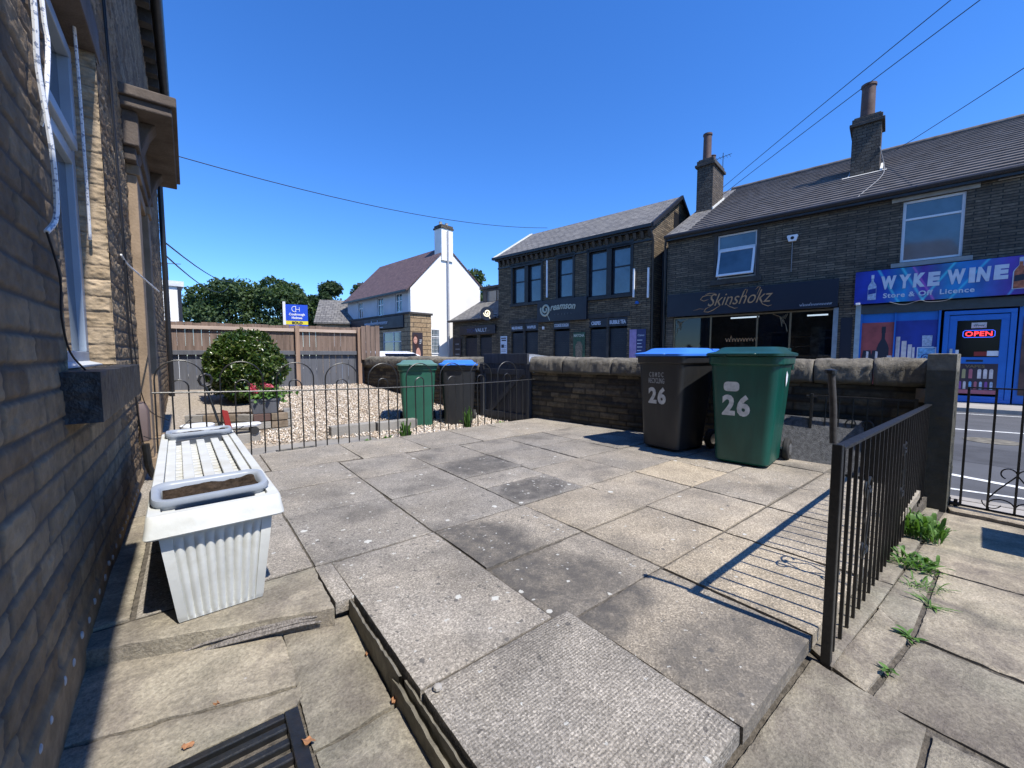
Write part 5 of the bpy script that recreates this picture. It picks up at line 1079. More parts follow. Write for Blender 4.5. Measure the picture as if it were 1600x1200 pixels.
mb = MB(); mb.tube([(X0 - .05, -.22, EZ - .02), (X1, -.22, EZ - .02)], .075, 10); mb.box(X0 - .05, X1, -.20, .0, EZ - .16, EZ - .03); mb.build('gutter', M['gutter'], row)
mb = MB(); mb.tube([(X0 + .02, -.22, EZ - .05), (X0 - .06, -.12, EZ - .35), (X0 - .06, -.06, EZ - .55), (X0 - .06, -.06, 0)], .04, 8); mb.build('downpipe', M['gutter'], row, smooth=True)
def stack(parent, x0, x1, y0, y1, zb_, zt, pots, m, capm):
    mb = MB(); mb.box(x0, x1, y0, y1, zb_, zt); c = mb.build('chimney', m, parent)
    mb = MB(); mb.box(x0 - .08, x1 + .08, y0 - .08, y1 + .08, zt, zt + .10); mb.box(x0 - .02, x1 + .02, y0 - .02, y1 + .02, zt + .10, zt + .26); mb.box(x0 + .03, x1 - .03, y0 + .03, y1 - .03, zt + .26, zt + .32); mb.build('cap', capm, c, bevel=.012)
    for (px_, py_, r, h) in pots:
        mb = MB(); mb.lathe([(r, 0), (r * .98, h * .2), (r * .93, h * .93), (r * 1.08, h * .94), (r * 1.08, h), (r * .8, h), (r * .78, h * .9)], 18, (px_, py_, zt + .30)); mb.build('pot', M['clay'], c, smooth=True)
    return c
c = stack(row, X0 + .03, X0 + .68, 2.85, 4.3, Zb(6.4), Zb(9.0), [(X0 + .32, 3.15, .17, 1.12), (X0 + .36, 3.75, .13, .42)], M['chimney'], M['darkstone'])
mb = MB(); mb.tube([(X0 + .6, 4.4, Zb(9.2)), (X0 + .6, 4.4, Zb(10.0))], .014, 6); mb.tube([(X0 + .3, 4.4, Zb(9.8)), (X0 + .95, 4.4, Zb(9.86))], .01, 6)
for k in range(5): mb.tube([(X0 + .35 + k * .13, 4.25, Zb(9.81)), (X0 + .35 + k * .13, 4.55, Zb(9.81))], .007, 5)
mb.build('aerial', M['black_iron'], c)
c = stack(row, -2.74, -1.98, 3.0, 4.0, Zb(6.7), Zb(8.85), [(-2.38, 3.35, .20, 1.15)], M['chimney'], M['darkstone'])
mb = MB(); mb.prism([(-2.80, 2.94, Zb(7.02)), (-2.80, 4.05, Zb(7.66)), (-2.80, 4.05, Zb(7.78)), (-2.80, 2.94, Zb(7.20))], (.04, 0, 0)); mb.prism([(-1.96, 2.94, Zb(7.02)), (-1.96, 4.05, Zb(7.66)), (-1.96, 4.05, Zb(7.80)), (-1.96, 2.94, Zb(7.24))], (.07, 0, 0)); mb.prism([(-2.8, 2.965, Zb(7.05)), (-1.9, 2.965, Zb(7.05)), (-1.9, 2.965, Zb(7.20)), (-2.8, 2.965, Zb(7.20))], (0, .03, 0)); mb.prism([(-2.95, 2.80, Zb(7.10)), (-1.78, 2.80, Zb(7.10)), (-1.78, 2.99, Zb(7.19)), (-2.95, 2.99, Zb(7.19))], (0, 0, .02)); mb.build('flashing', M['white_flash'], c)
mb = MB(); mb.prism([(X0 + .69, 2.8, Zb(7.0)), (X0 + .69, 4.35, Zb(7.88)), (X0 + .69, 4.35, Zb(8.02)), (X0 + .69, 2.8, Zb(7.2))], (.04, 0, 0)); mb.build('flashing', M['white_flash'], row)
cable('cable', 'loose pale cable trailing down the tiles below the taller chimney', [(p.x, p.y, z) for p, z in ((PA - ST * -2.0 - SN * 3.0, 8.0), (PA + ST * 1.85 - SN * 2.9, 7.25), (PA + ST * 1.9 - SN * 1.6, 6.52), (PA + ST * 2.3 - SN * .1, 5.66), (PA + ST * 2.35 + SN * .22, 5.45))], .012, M['lead'])
# upper windows
window2(row, -6.12, -4.88, Zb(3.68), Zb(5.22), 0, M['upvc'], M['glass'], .055, (), (Zb(4.72),), .08)
mb = MB(); mb.T = Matrix.Translation((-5.5, .07, Zb(4.70))) @ Matrix.Rotation(rad(-14), 4, 'X'); frame_rect(mb, -.58, .58, -.98, -.02, .07, -.03, .02); w = mb.build('open_sash', M['upvc'], row, bevel=.004)
mb = MB(); mb.T = Matrix.Translation((-5.5, .07, Zb(4.70))) @ Matrix.Rotation(rad(-14), 4, 'X'); mb.box(-.51, .51, -.01, 0, -.91, -.09); mb.build('pane', M['glass'], w)
window2(row, -1.34, -.16, Zb(3.56), Zb(5.22), 0, M['upvc'], M['glass'], .065, (), (Zb(4.72),), .08)
mb = MB(); mb.box(-6.3, -4.7, -.03, .1, Zb(5.22), Zb(5.42)); mb.box(-6.3, -4.7, -.06, .1, Zb(3.48), Zb(3.66)); mb.box(-6.22, -6.12, -.02, .1, Zb(3.66), Zb(5.22)); mb.box(-4.88, -4.78, -.02, .1, Zb(3.66), Zb(5.22)); mb.build('window_surround', M['darkstone'], row, bevel=.006)
mb = MB(); mb.box(-1.58, .06, -.035, .1, Zb(5.22), Zb(5.43)); mb.build('lintel', M['lintel'], row, bevel=.008)
mb = MB(); mb.box(-1.52, .02, -.07, .12, Zb(3.42), Zb(3.54)); mb.build('window_sill', M['lintel'], row, bevel=.008)
mb = MB(); mb.box(.35, 2.2, -.025, .1, Zb(5.30), Zb(5.46)); mb.build('lintel', M['lintel'], row, bevel=.008)
t = thing('alarm_box', 'white alarm box high on the dark stone wall above the navy sign', 'alarm', tuple(PA + ST * 3.87 + SN * .05 + Vector((0, 0, 4.70))), RA)
mb = MB(); mb.prism([(-.13, -.06, .10), (-.15, -.06, .06), (-.10, -.06, -.10), (.10, -.06, -.10), (.15, -.06, .06), (.13, -.06, .10)][::-1], (0, .08, 0)); mb.build('box', M['white'], t, bevel=.01)
mb = MB(); mb.cyl((0, -.065, .0), (0, -.061, .0), .05, 12); mb.build('mark', M['black'], t)
mb = MB(); mb.box(-.012, .012, -.0, .02, -1.05, -.10); mb.build('conduit', M['lead'], t)

def shopsign(name, label, loc, rz, L, Hh, m, th=.10, tilt=0):
    t = thing(name, label, 'sign', loc, rz); mb = MB(); mb.box(0, L, 0, th, 0, Hh); mb.build('board', m, t, bevel=.006); return t
def at(P, S, N, x, w, z): q = P - S * x + N * w; return (q.x, q.y, z)
# --- tattoo shop sign and front
SK = shopsign('shop_sign', 'long navy shop sign with curly gold Skinshokz lettering', at(PA, ST, SN, -7.80, .16, 2.44), RA, 5.16, .84, M['fascia'])
text('Skinshokz', .62, M['gold'], SK, 1.48, -.012, .30, width=2.0, bold=-.004, shear=.42, depth=.01)
mb = MB()
def sw(pts, r=.014): mb.tube([(x, -.018, z) for x, z in pts], r, 6, taper=[.3] + [1] * (len(pts) - 2) + [.3])
sw([(1.62, .66), (1.48, .70), (1.30, .66), (1.22, .56), (1.34, .50), (1.5, .54)]); sw([(1.72, .74), (1.52, .76), (1.38, .72)]); sw([(1.6, .30), (1.42, .22), (1.36, .12), (1.50, .09), (1.66, .15), (1.9, .30)]); sw([(.98, .18), (1.2, .23), (1.42, .20)], .008)
sw([(2.05, .36), (2.2, .24), (2.36, .16), (2.46, .18)]); sw([(3.1, .40), (3.2, .24), (3.36, .16), (3.46, .19)]); sw([(2.98, .74), (3.05, .82), (3.12, .80), (3.02, .55)], .012); sw([(2.62, .70), (2.68, .78), (2.74, .76), (2.66, .5)], .012)
mb.build('flourish', M['gold'], SK, smooth=True)
scribble(SK, 4.22, -.012, .06, .80, .12, M['signw'], 3)
yG = .06
sf = M['bronze']; mb = MB()
for x in (-7.60, -6.28, -4.80, -3.86): mb.box(x, x + .05, .02, .08, .02, Zb(2.42))
mb.box(-7.60, -2.72, .02, .08, Zb(2.36), Zb(2.41)); mb.box(-7.60, -2.72, .02, .10, .02, .45)
s1 = mb.build('shopfront', sf, row, bevel=.004)
mb = MB(); mb.box(-7.55, -2.72, .05, .056, .45, Zb(2.36)); mb.build('pane', M['clear'], s1)
mb = MB()
for (x, sg) in ((-7.53, 1), (-3.88, -1)):
    for k in range(6): mb.tube([(x + sg * (.05 + .04 * k), .035, Zb(2.34) - .03 * k), (x + sg * (.09 + .03 * k), .035, Zb(2.25) - .05 * (5 - k) * .3), (x + sg * .03 * (k + 1), .035, Zb(2.32) - .08 * k)], .009, 5)
    mb.tube([(x + sg * .45, .035, Zb(2.34)), (x + sg * .25, .035, Zb(2.25)), (x + sg * .08, .035, Zb(1.98)), (x + sg * .03, .035, Zb(1.75))], .009, 5)
mb.build('window_ornament', M['bronze'], s1)
mb = MB(); mb.box(-2.74, -2.62, -.04, .10, .02, Zb(2.42)); mb.build('shutter_rail', simple('grey_shutter_rail', (.20, .24, .27), .5), row)
mb = MB(); mb.box(-7.55, -6.3, .12, .13, .45, Zb(2.36)); mb.box(-4.75, -3.9, .12, .13, .45, Zb(2.36)); mb.build('blind', M['fascia'], row)
mb = MB(); mb.tube([(-5.9, 1.2, Zb(2.38)), (-4.9, 1.2, Zb(2.38))], .025, 8); mb.tube([(-3.5, .9, Zb(2.30)), (-2.95, .9, Zb(2.30))], .025, 8); mb.build('strip_light', emis('shop_strip_light', (.9, .95, 1), 1.3), row)
mb = MB(); mb.box(-3.45, -3.05, 1.5, 1.55, .9, Zb(1.95)); mb.box(-6.1, -5.3, 2.6, 2.65, .9, Zb(1.7)); mb.build('notice_board', simple('dim_poster', (.16, .18, .17), .8, var=.7, scale=6), row)
mb = MB()
for k in range(5): mb.box(-6.0, -3.0, 2.4, 2.7, .5 + k * .35, .53 + k * .35)
mb.build('shelf', M['bronze'], row)
scribble(row, -5.75, .045, Zb(1.42), 1.0, .26, M['gold'], 5)
mb = MB(); mb.box(-2.55, -2.28, -.02, .0, .02, Zb(2.1)); mb.box(-2.53, -2.30, -.03, -.02, Zb(1.05), Zb(1.4)); mb.build('meter_door', M['fascia'], row)
# --- wine shop sign
def winesign():
    m, t, p = newmat('wine_sign_print'); v = coords(t, 'Object'); sx = t.nodes.new('ShaderNodeSeparateXYZ'); t.links.new(v, sx.inputs[0])
    u = math_(t, 'DIVIDE', sx.outputs[0], 5.2); r = ramp(t, u, [(0, (.010, .03, .34)), (.12, (.012, .05, .42)), (.20, (.01, .22, .48)), (.27, (.10, .03, .34)), (.36, (.01, .20, .45)), (.45, (.01, .15, .48)), (.56, (.08, .03, .36)), (.66, (.03, .02, .20)), (.85, (.01, .05, .4))])
    n = noise(t, v, 1.6, 3); c = mixc(t, 1.0, r.outputs[0], ramp(t, n.outputs[0], [(.3, .55), (.7, 1.25)]).outputs[0], 'MULTIPLY')
    for (off, k, col, wd) in ((.94, -.48, (.10, .70, .80), .022), (1.42, -.48, (.10, .75, .85), .022), (1.62, -.46, (.6, .15, .55), .018), (1.40, .62, (.10, .8, .85), .022), (1.92, .68, (.05, .65, .8), .022), (2.9, .5, (.1, .5, .8), .018)):
        d = math_(t, 'ABSOLUTE', math_(t, 'SUBTRACT', math_(t, 'ADD', math_(t, 'MULTIPLY', sx.outputs[2], k), off), sx.outputs[0]))
        g = t.nodes.new('ShaderNodeMapRange'); g.inputs['From Min'].default_value = 0; g.inputs['From Max'].default_value = wd * 2.2; g.inputs['To Min'].default_value = .6; g.inputs['To Max'].default_value = 0; t.links.new(d, g.inputs[0]); c = mixc(t, g.outputs[0], c, col)
    t.links.new(c, p.inputs['Base Color']); p.inputs['Roughness'].default_value = .35; return m
WS = shopsign('shop_sign', 'bright blue and purple shop sign reading WYKE WINE between two printed bottles', at(PA, ST, SN, -2.26, .20, 2.46), RA, 5.4, .92, winesign(), .12)
def wob(s, size, x, z, width, m=M['signw']):
    tot = len(s); xx = x; wl = {'W': 1.35, 'I': .45, 'M': 1.3}; ws = [wl.get(c_, 1.0) for c_ in s]; k = width / sum(ws); rg_ = random.Random(len(s) + int(x * 10))
    for c_, w_ in zip(s, ws): text(c_, size * rg_.uniform(.97, 1.06), m, WS, xx, -.008, z + rg_.uniform(-.012, .018), width=w_ * k * .84, bold=.030, shear=rg_.uniform(-.02, .12), depth=.008); xx += w_ * k
wob('WYKE', .44, .56, .40, 1.20); wob('WINE', .44, 1.84, .40, 1.08)
text('Store & Off  Licence', .18, M['signw'], WS, .62, -.008, .13, width=1.72, bold=.004, space=1.1, depth=.005)
def bottle(parent, x, z, h, w, body, neck, cap, y=-.012, label=None, lm=None, glow=None, shoulder=.62):
    pr = [(-w / 2, 0), (-w / 2, h * shoulder * .88), (-w * .40, h * shoulder), (-w * .14, h * (shoulder + .12)), (-w * .13, h * .9), (w * .13, h * .9), (w * .14, h * (shoulder + .12)), (w * .40, h * shoulder), (w / 2, h * shoulder * .88), (w / 2, 0)]
    if glow: mb = MB(); mb.prism([(x + a * 1.18, y + .004, z - .012 + b * 1.03) for a, b in pr][::-1], (0, .003, 0)); mb.build('bottle_outline', glow, parent)
    mb = MB(); mb.prism([(x + a, y, z + b) for a, b in pr][::-1], (0, .004, 0)); mb.build('bottle_print', body, parent)
    mb = MB(); mb.prism([(x + a, y - .002, z + b) for a, b in ((-w * .17, h * .86), (w * .17, h * .86), (w * .17, h), (-w * .17, h))], (0, .003, 0)); mb.build('bottle_cap', cap, parent)
    if lm: mb = MB(); mb.prism([(x + a, y - .002, z + b) for a, b in ((-w * .46, h * .22), (w * .46, h * .26), (w * .46, h * .46), (-w * .46, h * .42))], (0, .003, 0)); mb.build('bottle_label', lm, parent)
M['bot_s'] = flat('silver_bottle_print', (.35, .45, .60), sc=20, var=.4); M['bot_a'] = flat('amber_print', (.42, .12, .05), sc=16, var=.6); M['bot_d'] = flat('dark_bottle_print', (.012, .015, .03)); M['wine_red'] = flat('dusky_red_print', (.34, .07, .07), var=.4, sc=2.5); M['deep_blue'] = flat('deep_blue_print', (.008, .03, .26), var=.45, sc=1.5); M['pale_print'] = flat('pale_print', (.60, .55, .54), var=.35, sc=5)
M['cyan_print'] = flat('ice_blue_print', (.14, .36, .62), sc=15, var=.5); M['purple'] = flat('purple_print', (.20, .06, .28)); M['pink'] = flat('pink_print', (.40, .12, .16)); M['dim_yel'] = flat('dull_yellow_print', (.35, .30, .14))
bottle(WS, .38, .10, .70, .18, M['bot_s'], None, M['signw'], label=1, lm=M['deep_blue'])
bottle(WS, 3.06, .14, .74, .20, M['bot_a'], None, M['bot_s'], lm=M['bot_d'], glow=M['signw'])
mb = MB(); mb.box(.04, .14, -.10, -.005, -.03, .03); mb.build('camera_box', M['white'], WS, bevel=.01)
cable('cable', 'thin pale cable sagging under the blue and purple wine sign', [at(PA, ST, SN, a, .30, z) for a, z in ((-1.5, 2.46), (-1.2, 2.36), (-.9, 2.45), (-.75, 2.40), (-.45, 2.40), (-.3, 2.46))], .008, M['lead'])
# wine shop front
mb = MB(); mb.box(-2.22, -2.10, -.03, .10, .02, Zb(2.45)); mb.build('shutter_rail', simple('pale_shutter_rail', (.28, .36, .40), .5), row)
mb = MB(); mb.box(-2.10, 4.2, -.02, .25, Zb(2.18), Zb(2.44)); mb.build('shutter_box', simple('dark_shutter_box', (.04, .05, .055), .5), row, bevel=.01)
mb = MB(); mb.box(-2.10, -.46, .06, .10, .02, .42); mb.box(-2.10, -.46, .06, .09, .42, Zb(2.18)); mb.build('window_backing', M['blue'], row)
mb = MB(); mb.box(-2.10, -2.06, -.01, .05, .42, Zb(2.18)); mb.box(-1.365, -1.335, .0, .05, .42, Zb(2.18)); mb.box(-.50, -.46, -.01, .05, .42, Zb(2.18)); mb.build('window_frame', M['blue'], row)
def panel(name, label_m, x0, x1, z0, z1, y=.055): mb = MB(); mb.box(x0, x1, y - .004, y, z0, z1); return mb.build(name, label_m, row)
pr1 = thing('window_poster', 'dusky red window poster of a dark wine bottle and glasses', 'poster', at(PA, ST, SN, -2.08, -.05, -.1), RA)
mb = MB(); mb.box(0, .72, 0, .006, 0, 2.02); mb.build('backdrop', M['wine_red'], pr1)
bottle(pr1, .50, .55, 1.35, .26, M['bot_d'], None, M['bot_d'], y=-.006, lm=None); 
for x in (.16, .36):
    mb = MB(); mb.prism([(x + a, -.008, .70 + b) for a, b in ((-.10, 0), (-.03, -.08), (-.015, -.5), (.015, -.5), (.03, -.08), (.10, 0), (.12, .22), (.08, .52), (-.08, .52), (-.12, .22))], (0, .004, 0)); mb.build('glass_print', M['bot_d'], pr1)
    mb = MB(); mb.prism([(x + a, -.010, .70 + b) for a, b in ((-.02, .12), (.03, .15), (.04, .48), (-.01, .50))], (0, .002, 0)); mb.build('highlight_print', M['pale_print'], pr1)
mb = MB(); mb.box(.60, .70, -.009, -.006, .95, 1.07); mb.build('cork_print', M['pale_print'], pr1)
pr2 = thing('window_poster', 'deep blue window poster of pale bars and a square ice blue bottle', 'poster', at(PA, ST, SN, -1.34, -.05, -.1), RA)
mb = MB(); mb.box(0, .88, 0, .006, 0, 2.04); mb.build('backdrop', M['deep_blue'], pr2)
for x, w_, h_ in ((.03, .085, 1.60), (.15, .10, 1.48), (.28, .08, 1.38), (.37, .05, 1.30)): mb = MB(); mb.loft([[(x + w_ / 2 + a, -.004 + b * .1, z) for a, b, _ in rr(w_, .04, .018, 0)] for z in (.55, h_)]); mb.build('bar_print', M['pale_print'], pr2, smooth=True)
mb = MB(); mb.prism([(x, -.009, z) for x, z in ((.47, .2), (.83, .2), (.83, 1.20), (.78, 1.32), (.47, 1.30))], (0, .005, 0)); mb.build('bottle_print', M['cyan_print'], pr2)
mb = MB(); frame_rect(mb, .465, .835, .2, 1.30, .02, -.013, -.009); mb.build('bottle_outline', M['signw'], pr2)
mb = MB(); mb.prism([(x, -.010, z) for x, z in ((.56, 1.32), (.74, 1.33), (.75, 1.62), (.55, 1.62))], (0, .005, 0)); mb.build('cap_print', M['bot_s'], pr2)
mb = MB(); mb.tube([(.65 + .09 * math.cos(k / 12 * 6.283), -.013, 1.02 + .09 * math.sin(k / 12 * 6.283)) for k in range(13)], .012, 5); mb.tube([(.60, -.013, .99), (.64, -.013, 1.05), (.68, -.013, 1.0), (.70, -.013, 1.05)], .01, 5); mb.build('emblem_print', M['deep_blue'], pr2)
# blue door
d = MB(); dx0, dx1 = -.40, .84; frame_rect(d, dx0, dx1, .0, Zb(2.14), .10, .0, .09); dr = d.build('door', M['blue'], row, bevel=.006)
mb = MB(); frame_rect(mb, dx0 + .105, dx1 - .105, .03, Zb(2.02), .14, .02, .07); mb.box(dx0 + .24, dx1 - .24, .022, .068, Zb(.74), Zb(.93)); mb.build('door_leaf', M['blue'], dr, bevel=.006)
mb = MB(); mb.box(dx0 + .24, dx1 - .24, .05, .056, Zb(.93), Zb(1.9)); mb.build('pane', M['glass_dark'], dr)
mb = MB(); mb.box(dx0 + .45, dx1 - .50, .012, .024, Zb(.81), Zb(.86)); mb.build('letter_slot', M['black'], dr)
mb = MB(); mb.box(dx0 + .14, dx0 + .19, -.02, .02, Zb(.95), Zb(1.15)); mb.build('handle', M['steel'], dr)
for (x0, x1, z0, z1, m, n_) in ((.10, .36, 1.68, 1.82, M['pale_print'], 'hours_card'), (-.15, -.09, 1.02, 1.12, M['white'], 'sticker'), (.18, .40, .96, 1.07, M['red'], 'card_sticker'), (.40, .60, .96, 1.09, M['white'], 'notice')): mb = MB(); mb.box(x0, x1, .040, .046, Zb(z0), Zb(z1)); mb.build(n_, m, dr)
scribble(dr, .14, .036, Zb(1.71), .18, .08, M['bot_d'], 7)
t = thing('open_sign', 'red neon OPEN sign with a blue outline in the blue shop door', 'neon sign', at(PA, ST, SN, -.03, -.01, 1.44), RA)
text('OPEN', .165, emis('red_neon', (1, .03, .04), 2.6), t, .03, 0, .035, width=.46, bold=.001, space=1.05, depth=.006)
mb = MB(); mb.tube([(x, 0, z) for x, z in ((.02, .0), (.50, .0), (.535, .03), (.535, .15), (.50, .18), (.02, .18), (-.01, .15), (-.01, .03), (.02, .0))], .006, 6); mb.build('outline', emis('blue_neon', (.05, .12, .9), 1.2), t)
t = thing('vapes_poster', 'small poster headed VAPES on the lower panel of the blue door', 'poster', at(PA, ST, SN, -.16, -.015, -.02), RA)
mb = MB(); mb.box(0, .76, 0, .008, 0, .78); mb.build('backdrop', flat('plum_print', (.035, .022, .035)), t)
text('VAPES', .10, M['bronze'], t, .20, -.004, .68, width=.34, bold=.002, depth=.002)
for k, (x, m) in enumerate(((.04, M['purple']), (.15, M['dim_yel']), (.27, M['pink']), (.42, M['pale_print']), (.52, M['pale_print']), (.62, M['pale_print']))):
    mb = MB(); mb.loft([[(x + .035 + a, -.004 + b * .05, z) for a, b, _ in rr(.065, .05, .02, 0)] for z in (.40, .62)] + [[(x + .035 + a * .4, -.004 + b * .05, .645) for a, b, _ in rr(.065, .05, .02, 0)]]); mb.build('vape_print', m, t, smooth=True)
for k, (x, m) in enumerate(((.03, M['deep_blue']), (.10, M['purple']), (.18, M['pale_print']), (.28, M['cyan_print']), (.37, M['pink']), (.46, M['bot_s']), (.55, M['purple']), (.64, M['bot_s']))):
    mb = MB(); mb.loft([[(x + .03 + a, -.004 + b * .05, z) for a, b, _ in rr(.05, .05, .02, 0)] for z in (.12, .30)] + [[(x + .03 + a * .4, -.004 + b * .05, .32) for a, b, _ in rr(.05, .05, .02, 0)]]); mb.build('vape_print', m, t, smooth=True)
mb = MB(); mb.box(0, .76, -.003, 0, 0, .10); mb.build('footer', M['pink'], t)
pr3 = thing('window_poster', 'tall shop window poster of a dark bottle right of the blue door', 'poster', at(PA, ST, SN, .95, -.05, -.02), RA)
mb = MB(); mb.box(0, 1.1, 0, .006, 0, 1.95); mb.build('backdrop', flat('mixed_print', (.10, .05, .04), var=.9, sc=2.2), pr3); bottle(pr3, .25, .1, 1.2, .30, M['bot_d'], None, M['red'], y=-.006, lm=M['pale_print'])
mb = MB(); mb.box(.88, 4.2, .07, .10, .02, Zb(2.18)); mb.build('window_backing', M['blue'], row)

# ---------------- dessert shop building ------------------------------------------
SB = Vector((-.17185, .98512, 0)); NB = Vector((-.98512, -.17185, 0))
cr = thing('dessert_shop', 'brown stone dessert shop with slate roof and paired upstairs windows', 'building', (PB.x, PB.y, -.25), RB)
X0, X1, EZ, RW, RZ = -8.42, -.02, Zb(6.08), 2.8, Zb(7.95)
WN = [(-7.38, -5.55, 3.62, 5.45), (-4.52, -3.72, 3.66, 5.47), (-2.85, -.90, 3.54, 5.50)]; DN = [(-7.50, -5.72), (-4.78, -3.86), (-2.80, -1.0)]
OPN = [(a, b, Zb(c), Zb(d)) for a, b, c, d in WN] + [(a, b, .02, Zb(2.60)) for a, b in DN]
mb = MB(); wall_open(mb, X0, X1, 0, EZ, 0, .3, OPN); mb.box(X0, X0 + .3, .3, 5.6, 0, EZ); mb.box(X1 - .3, X1, .3, 5.6, 0, EZ); mb.box(X0 + .3, X1 - .3, 5.3, 5.6, 0, EZ)
for a in (X0, X1 - .3): mb.prism([(a, .05, EZ), (a, 5.6, EZ), (a, 4.03, RZ - .72), (a, RW, RZ - .08)], (.3, 0, 0))
mb.build('wall', M['creamstone'], cr); mb = MB(); mb.box(X0 + .3, X1 - .3, .6, .7, 0, EZ); mb.build('inner_wall', M['black'], cr)
mb = MB(); roofslab(mb, X0 - .1, X1 + .12, -.28, EZ + .02, RW, RZ + .02, .07); o = mb.build('roof', M['slate'], cr); slopeuv(o, .56)
mb = MB(); roofslab(mb, X0 - .1, X1 + .12, RW, RZ + .02, 5.8, EZ, .07); o = mb.build('rear_roof', M['slate'], cr)
mb = MB(); mb.prism([(X0 - .13, -.30, EZ + .04), (X0 - .13, RW, RZ + .06), (X0 - .13, RW, RZ - .02), (X0 - .13, -.30, EZ - .05)], (.20, 0, 0)); mb.build('verge', M['white_flash'], cr)
mb = MB(); mb.prism([(X1 + .08, -.30, EZ + .05), (X1 + .08, RW, RZ + .06), (X1 + .08, RW, RZ - .10), (X1 + .08, -.30, EZ - .12)], (.10, 0, 0)); mb.prism([(X1 + .08, 5.8, EZ + .0), (X1 + .08, RW, RZ + .06), (X1 + .08, RW, RZ - .10), (X1 + .08, 5.8, EZ - .12)], (.10, 0, 0)); mb.build('bargeboard', M['black'], cr)
mb = MB(); mb.box(X0 - .15, X1 + .1, -.36, -.20, EZ - .10, EZ + .02); mb.box(X0 - .05, X1 + .05, -.22, .0, EZ - .16, EZ - .08); mb.box(X0, X1, -.05, .0, EZ - .55, EZ - .48); mb.build('gutter', M['gutter'], cr)
for k in range(27): mb = MB(); x = X0 + .12 + k * .314; mb.prism([(x, -.18, EZ - .17), (x, -.0, EZ - .17), (x, -.0, EZ - .44), (x, -.07, EZ - .40)], (.12, 0, 0)); mb.build('corbel', M['darkstone'], cr)
mb = MB(); mb.tube([(X1 - .02, -.25, EZ - .06), (X1 + .06, -.12, EZ - .4), (X1 + .06, -.02, EZ - .6), (X1 + .06, .1, .0)], .045, 8); mb.tube([(X1 + .07, 1.0, EZ - .9), (X1 + .07, 1.0, 1.5)], .05, 8); mb.build('downpipe', M['gutter'], cr, smooth=True)
mb = MB(); mb.box(X1 - .01, X1 + .02, 2.25, 3.0, Zb(6.5), Zb(7.2)); mb.build('vent_opening', M['black'], cr)
for (a, b, c, d) in WN:
    mb = MB(); mb.box(a - .14, b + .14, -.05, .1, Zb(d), Zb(d) + .20); mb.box(a - .14, b + .14, -.09, .12, Zb(c) - .14, Zb(c)); mb.box(a - .12, a, -.03, .1, Zb(c), Zb(d)); mb.box(b, b + .12, -.03, .1, Zb(c), Zb(d))
    if b - a > 1: mb.box((a + b) / 2 - .12, (a + b) / 2 + .12, -.03, .12, Zb(c), Zb(d))
    mb.build('window_surround', M['black'], cr, bevel=.006)
    for (u, v) in ([(a, (a + b) / 2 - .12), ((a + b) / 2 + .12, b)] if b - a > 1 else [(a, b)]): window2(cr, u, v, Zb(c), Zb(d), 0, M['darkpaint'], M['glass'], .07, (), (Zb(c) + (d - c) * .60,), .10)
for (a, b) in DN:
    parts_ = [(a, (a + b) / 2 - .06), ((a + b) / 2 + .06, b)] if b - a > 1.2 else [(a, b)]
    for (u, v) in parts_:
        mb = MB()
        for k in range(26): mb.box(u + .03, v - .03, .085 + (k % 2) * .006, .11, .03 + k * .09, .03 + k * .09 + .088)
        mb.build('shutter', M['shutter'], cr)
        mb = MB(); mb.box(u, v, .0, .09, Zb(2.22), Zb(2.58)); mb.build('header_board', M['fascia'], cr)
    if len(parts_) > 1: mb = MB(); mb.box((a + b) / 2 - .05, (a + b) / 2 + .05, -.02, .1, 0, Zb(2.6)); mb.build('mullion', M['darkstone'], cr)
    mb = MB(); mb.box(a - .12, b + .12, -.04, .1, Zb(2.60), Zb(2.80)); mb.build('lintel', M['darkstone'], cr, bevel=.006)
for s_, x, w_, h_ in (('MILKSHAKES', -7.44, .72, .19), ('WAFFLES', -6.42, .56, .19), ('COOKIE DOUGH', -4.72, .80, .20), ('CREPES', -2.70, .46, .21), ('BUBBLE TEA', -1.80, .74, .22)): text(s_, h_, M['signw'], cr, x, -.010, Zb(2.32), width=w_, bold=.006, depth=.004)
for x, z0, z1, l in ((-5.14, 3.75, 5.5, 'white vertical light strip left of the single upstairs window'), (-.72, 3.35, 4.50, 'white vertical light strip right of the widest upstairs windows'), (-.11, 3.28, 4.46, 'white vertical light strip at the right corner of the dessert shop')):
    mb = MB(); mb.box(0, .07, -.07, 0, 0, z1 - z0); o = mb.build('light_strip', M['white'], bevel=.01); o.location = at(PB, SB, NB, x - .03, .03, z0); o.rotation_euler = (0, 0, RB); tag(o, l, 'light', 'light strips on the dessert shop')
CS = shopsign('shop_sign', 'black shop sign with a cream lollipop shaped C and Creamson lettering', at(PB, SB, NB, -5.66, .16, 2.58), RB, 2.78, 1.02, M['fascia'], .12)
mb = MB(); cx_, cz_ = .52, .58
mb.tube([(cx_ + (.05 + .23 * k / 40) * math.cos(rad(60 - 15.5 * k)), -.012, cz_ + (.06 + .27 * k / 40) * math.sin(rad(60 - 15.5 * k))) for k in range(41)], .050, 8, taper=[.5] + [.8] * 10 + [1.0] * 29 + [.7], flat=1.0); mb.tube([(cx_ + .13, -.012, cz_ - .28), (cx_ + .26, -.012, cz_ - .52)], .018, 6); mb.build('emblem', M['offw'], CS, smooth=True)
text('reamson', .44, M['offw'], CS, .80, -.012, .50, width=1.42, bold=.010, shear=.35, depth=.008, arc=.05); text('SWEETS', .10, simple('dim_lettering', (.12, .13, .14)), CS, 1.05, -.010, .28, width=.95, space=2.6, depth=.004)
t = thing('hanging_sign', 'round black hanging sign with a cream swirl at the dessert shop left corner', 'sign', at(PB, SB, NB, -8.55, .75, 3.16), RB)
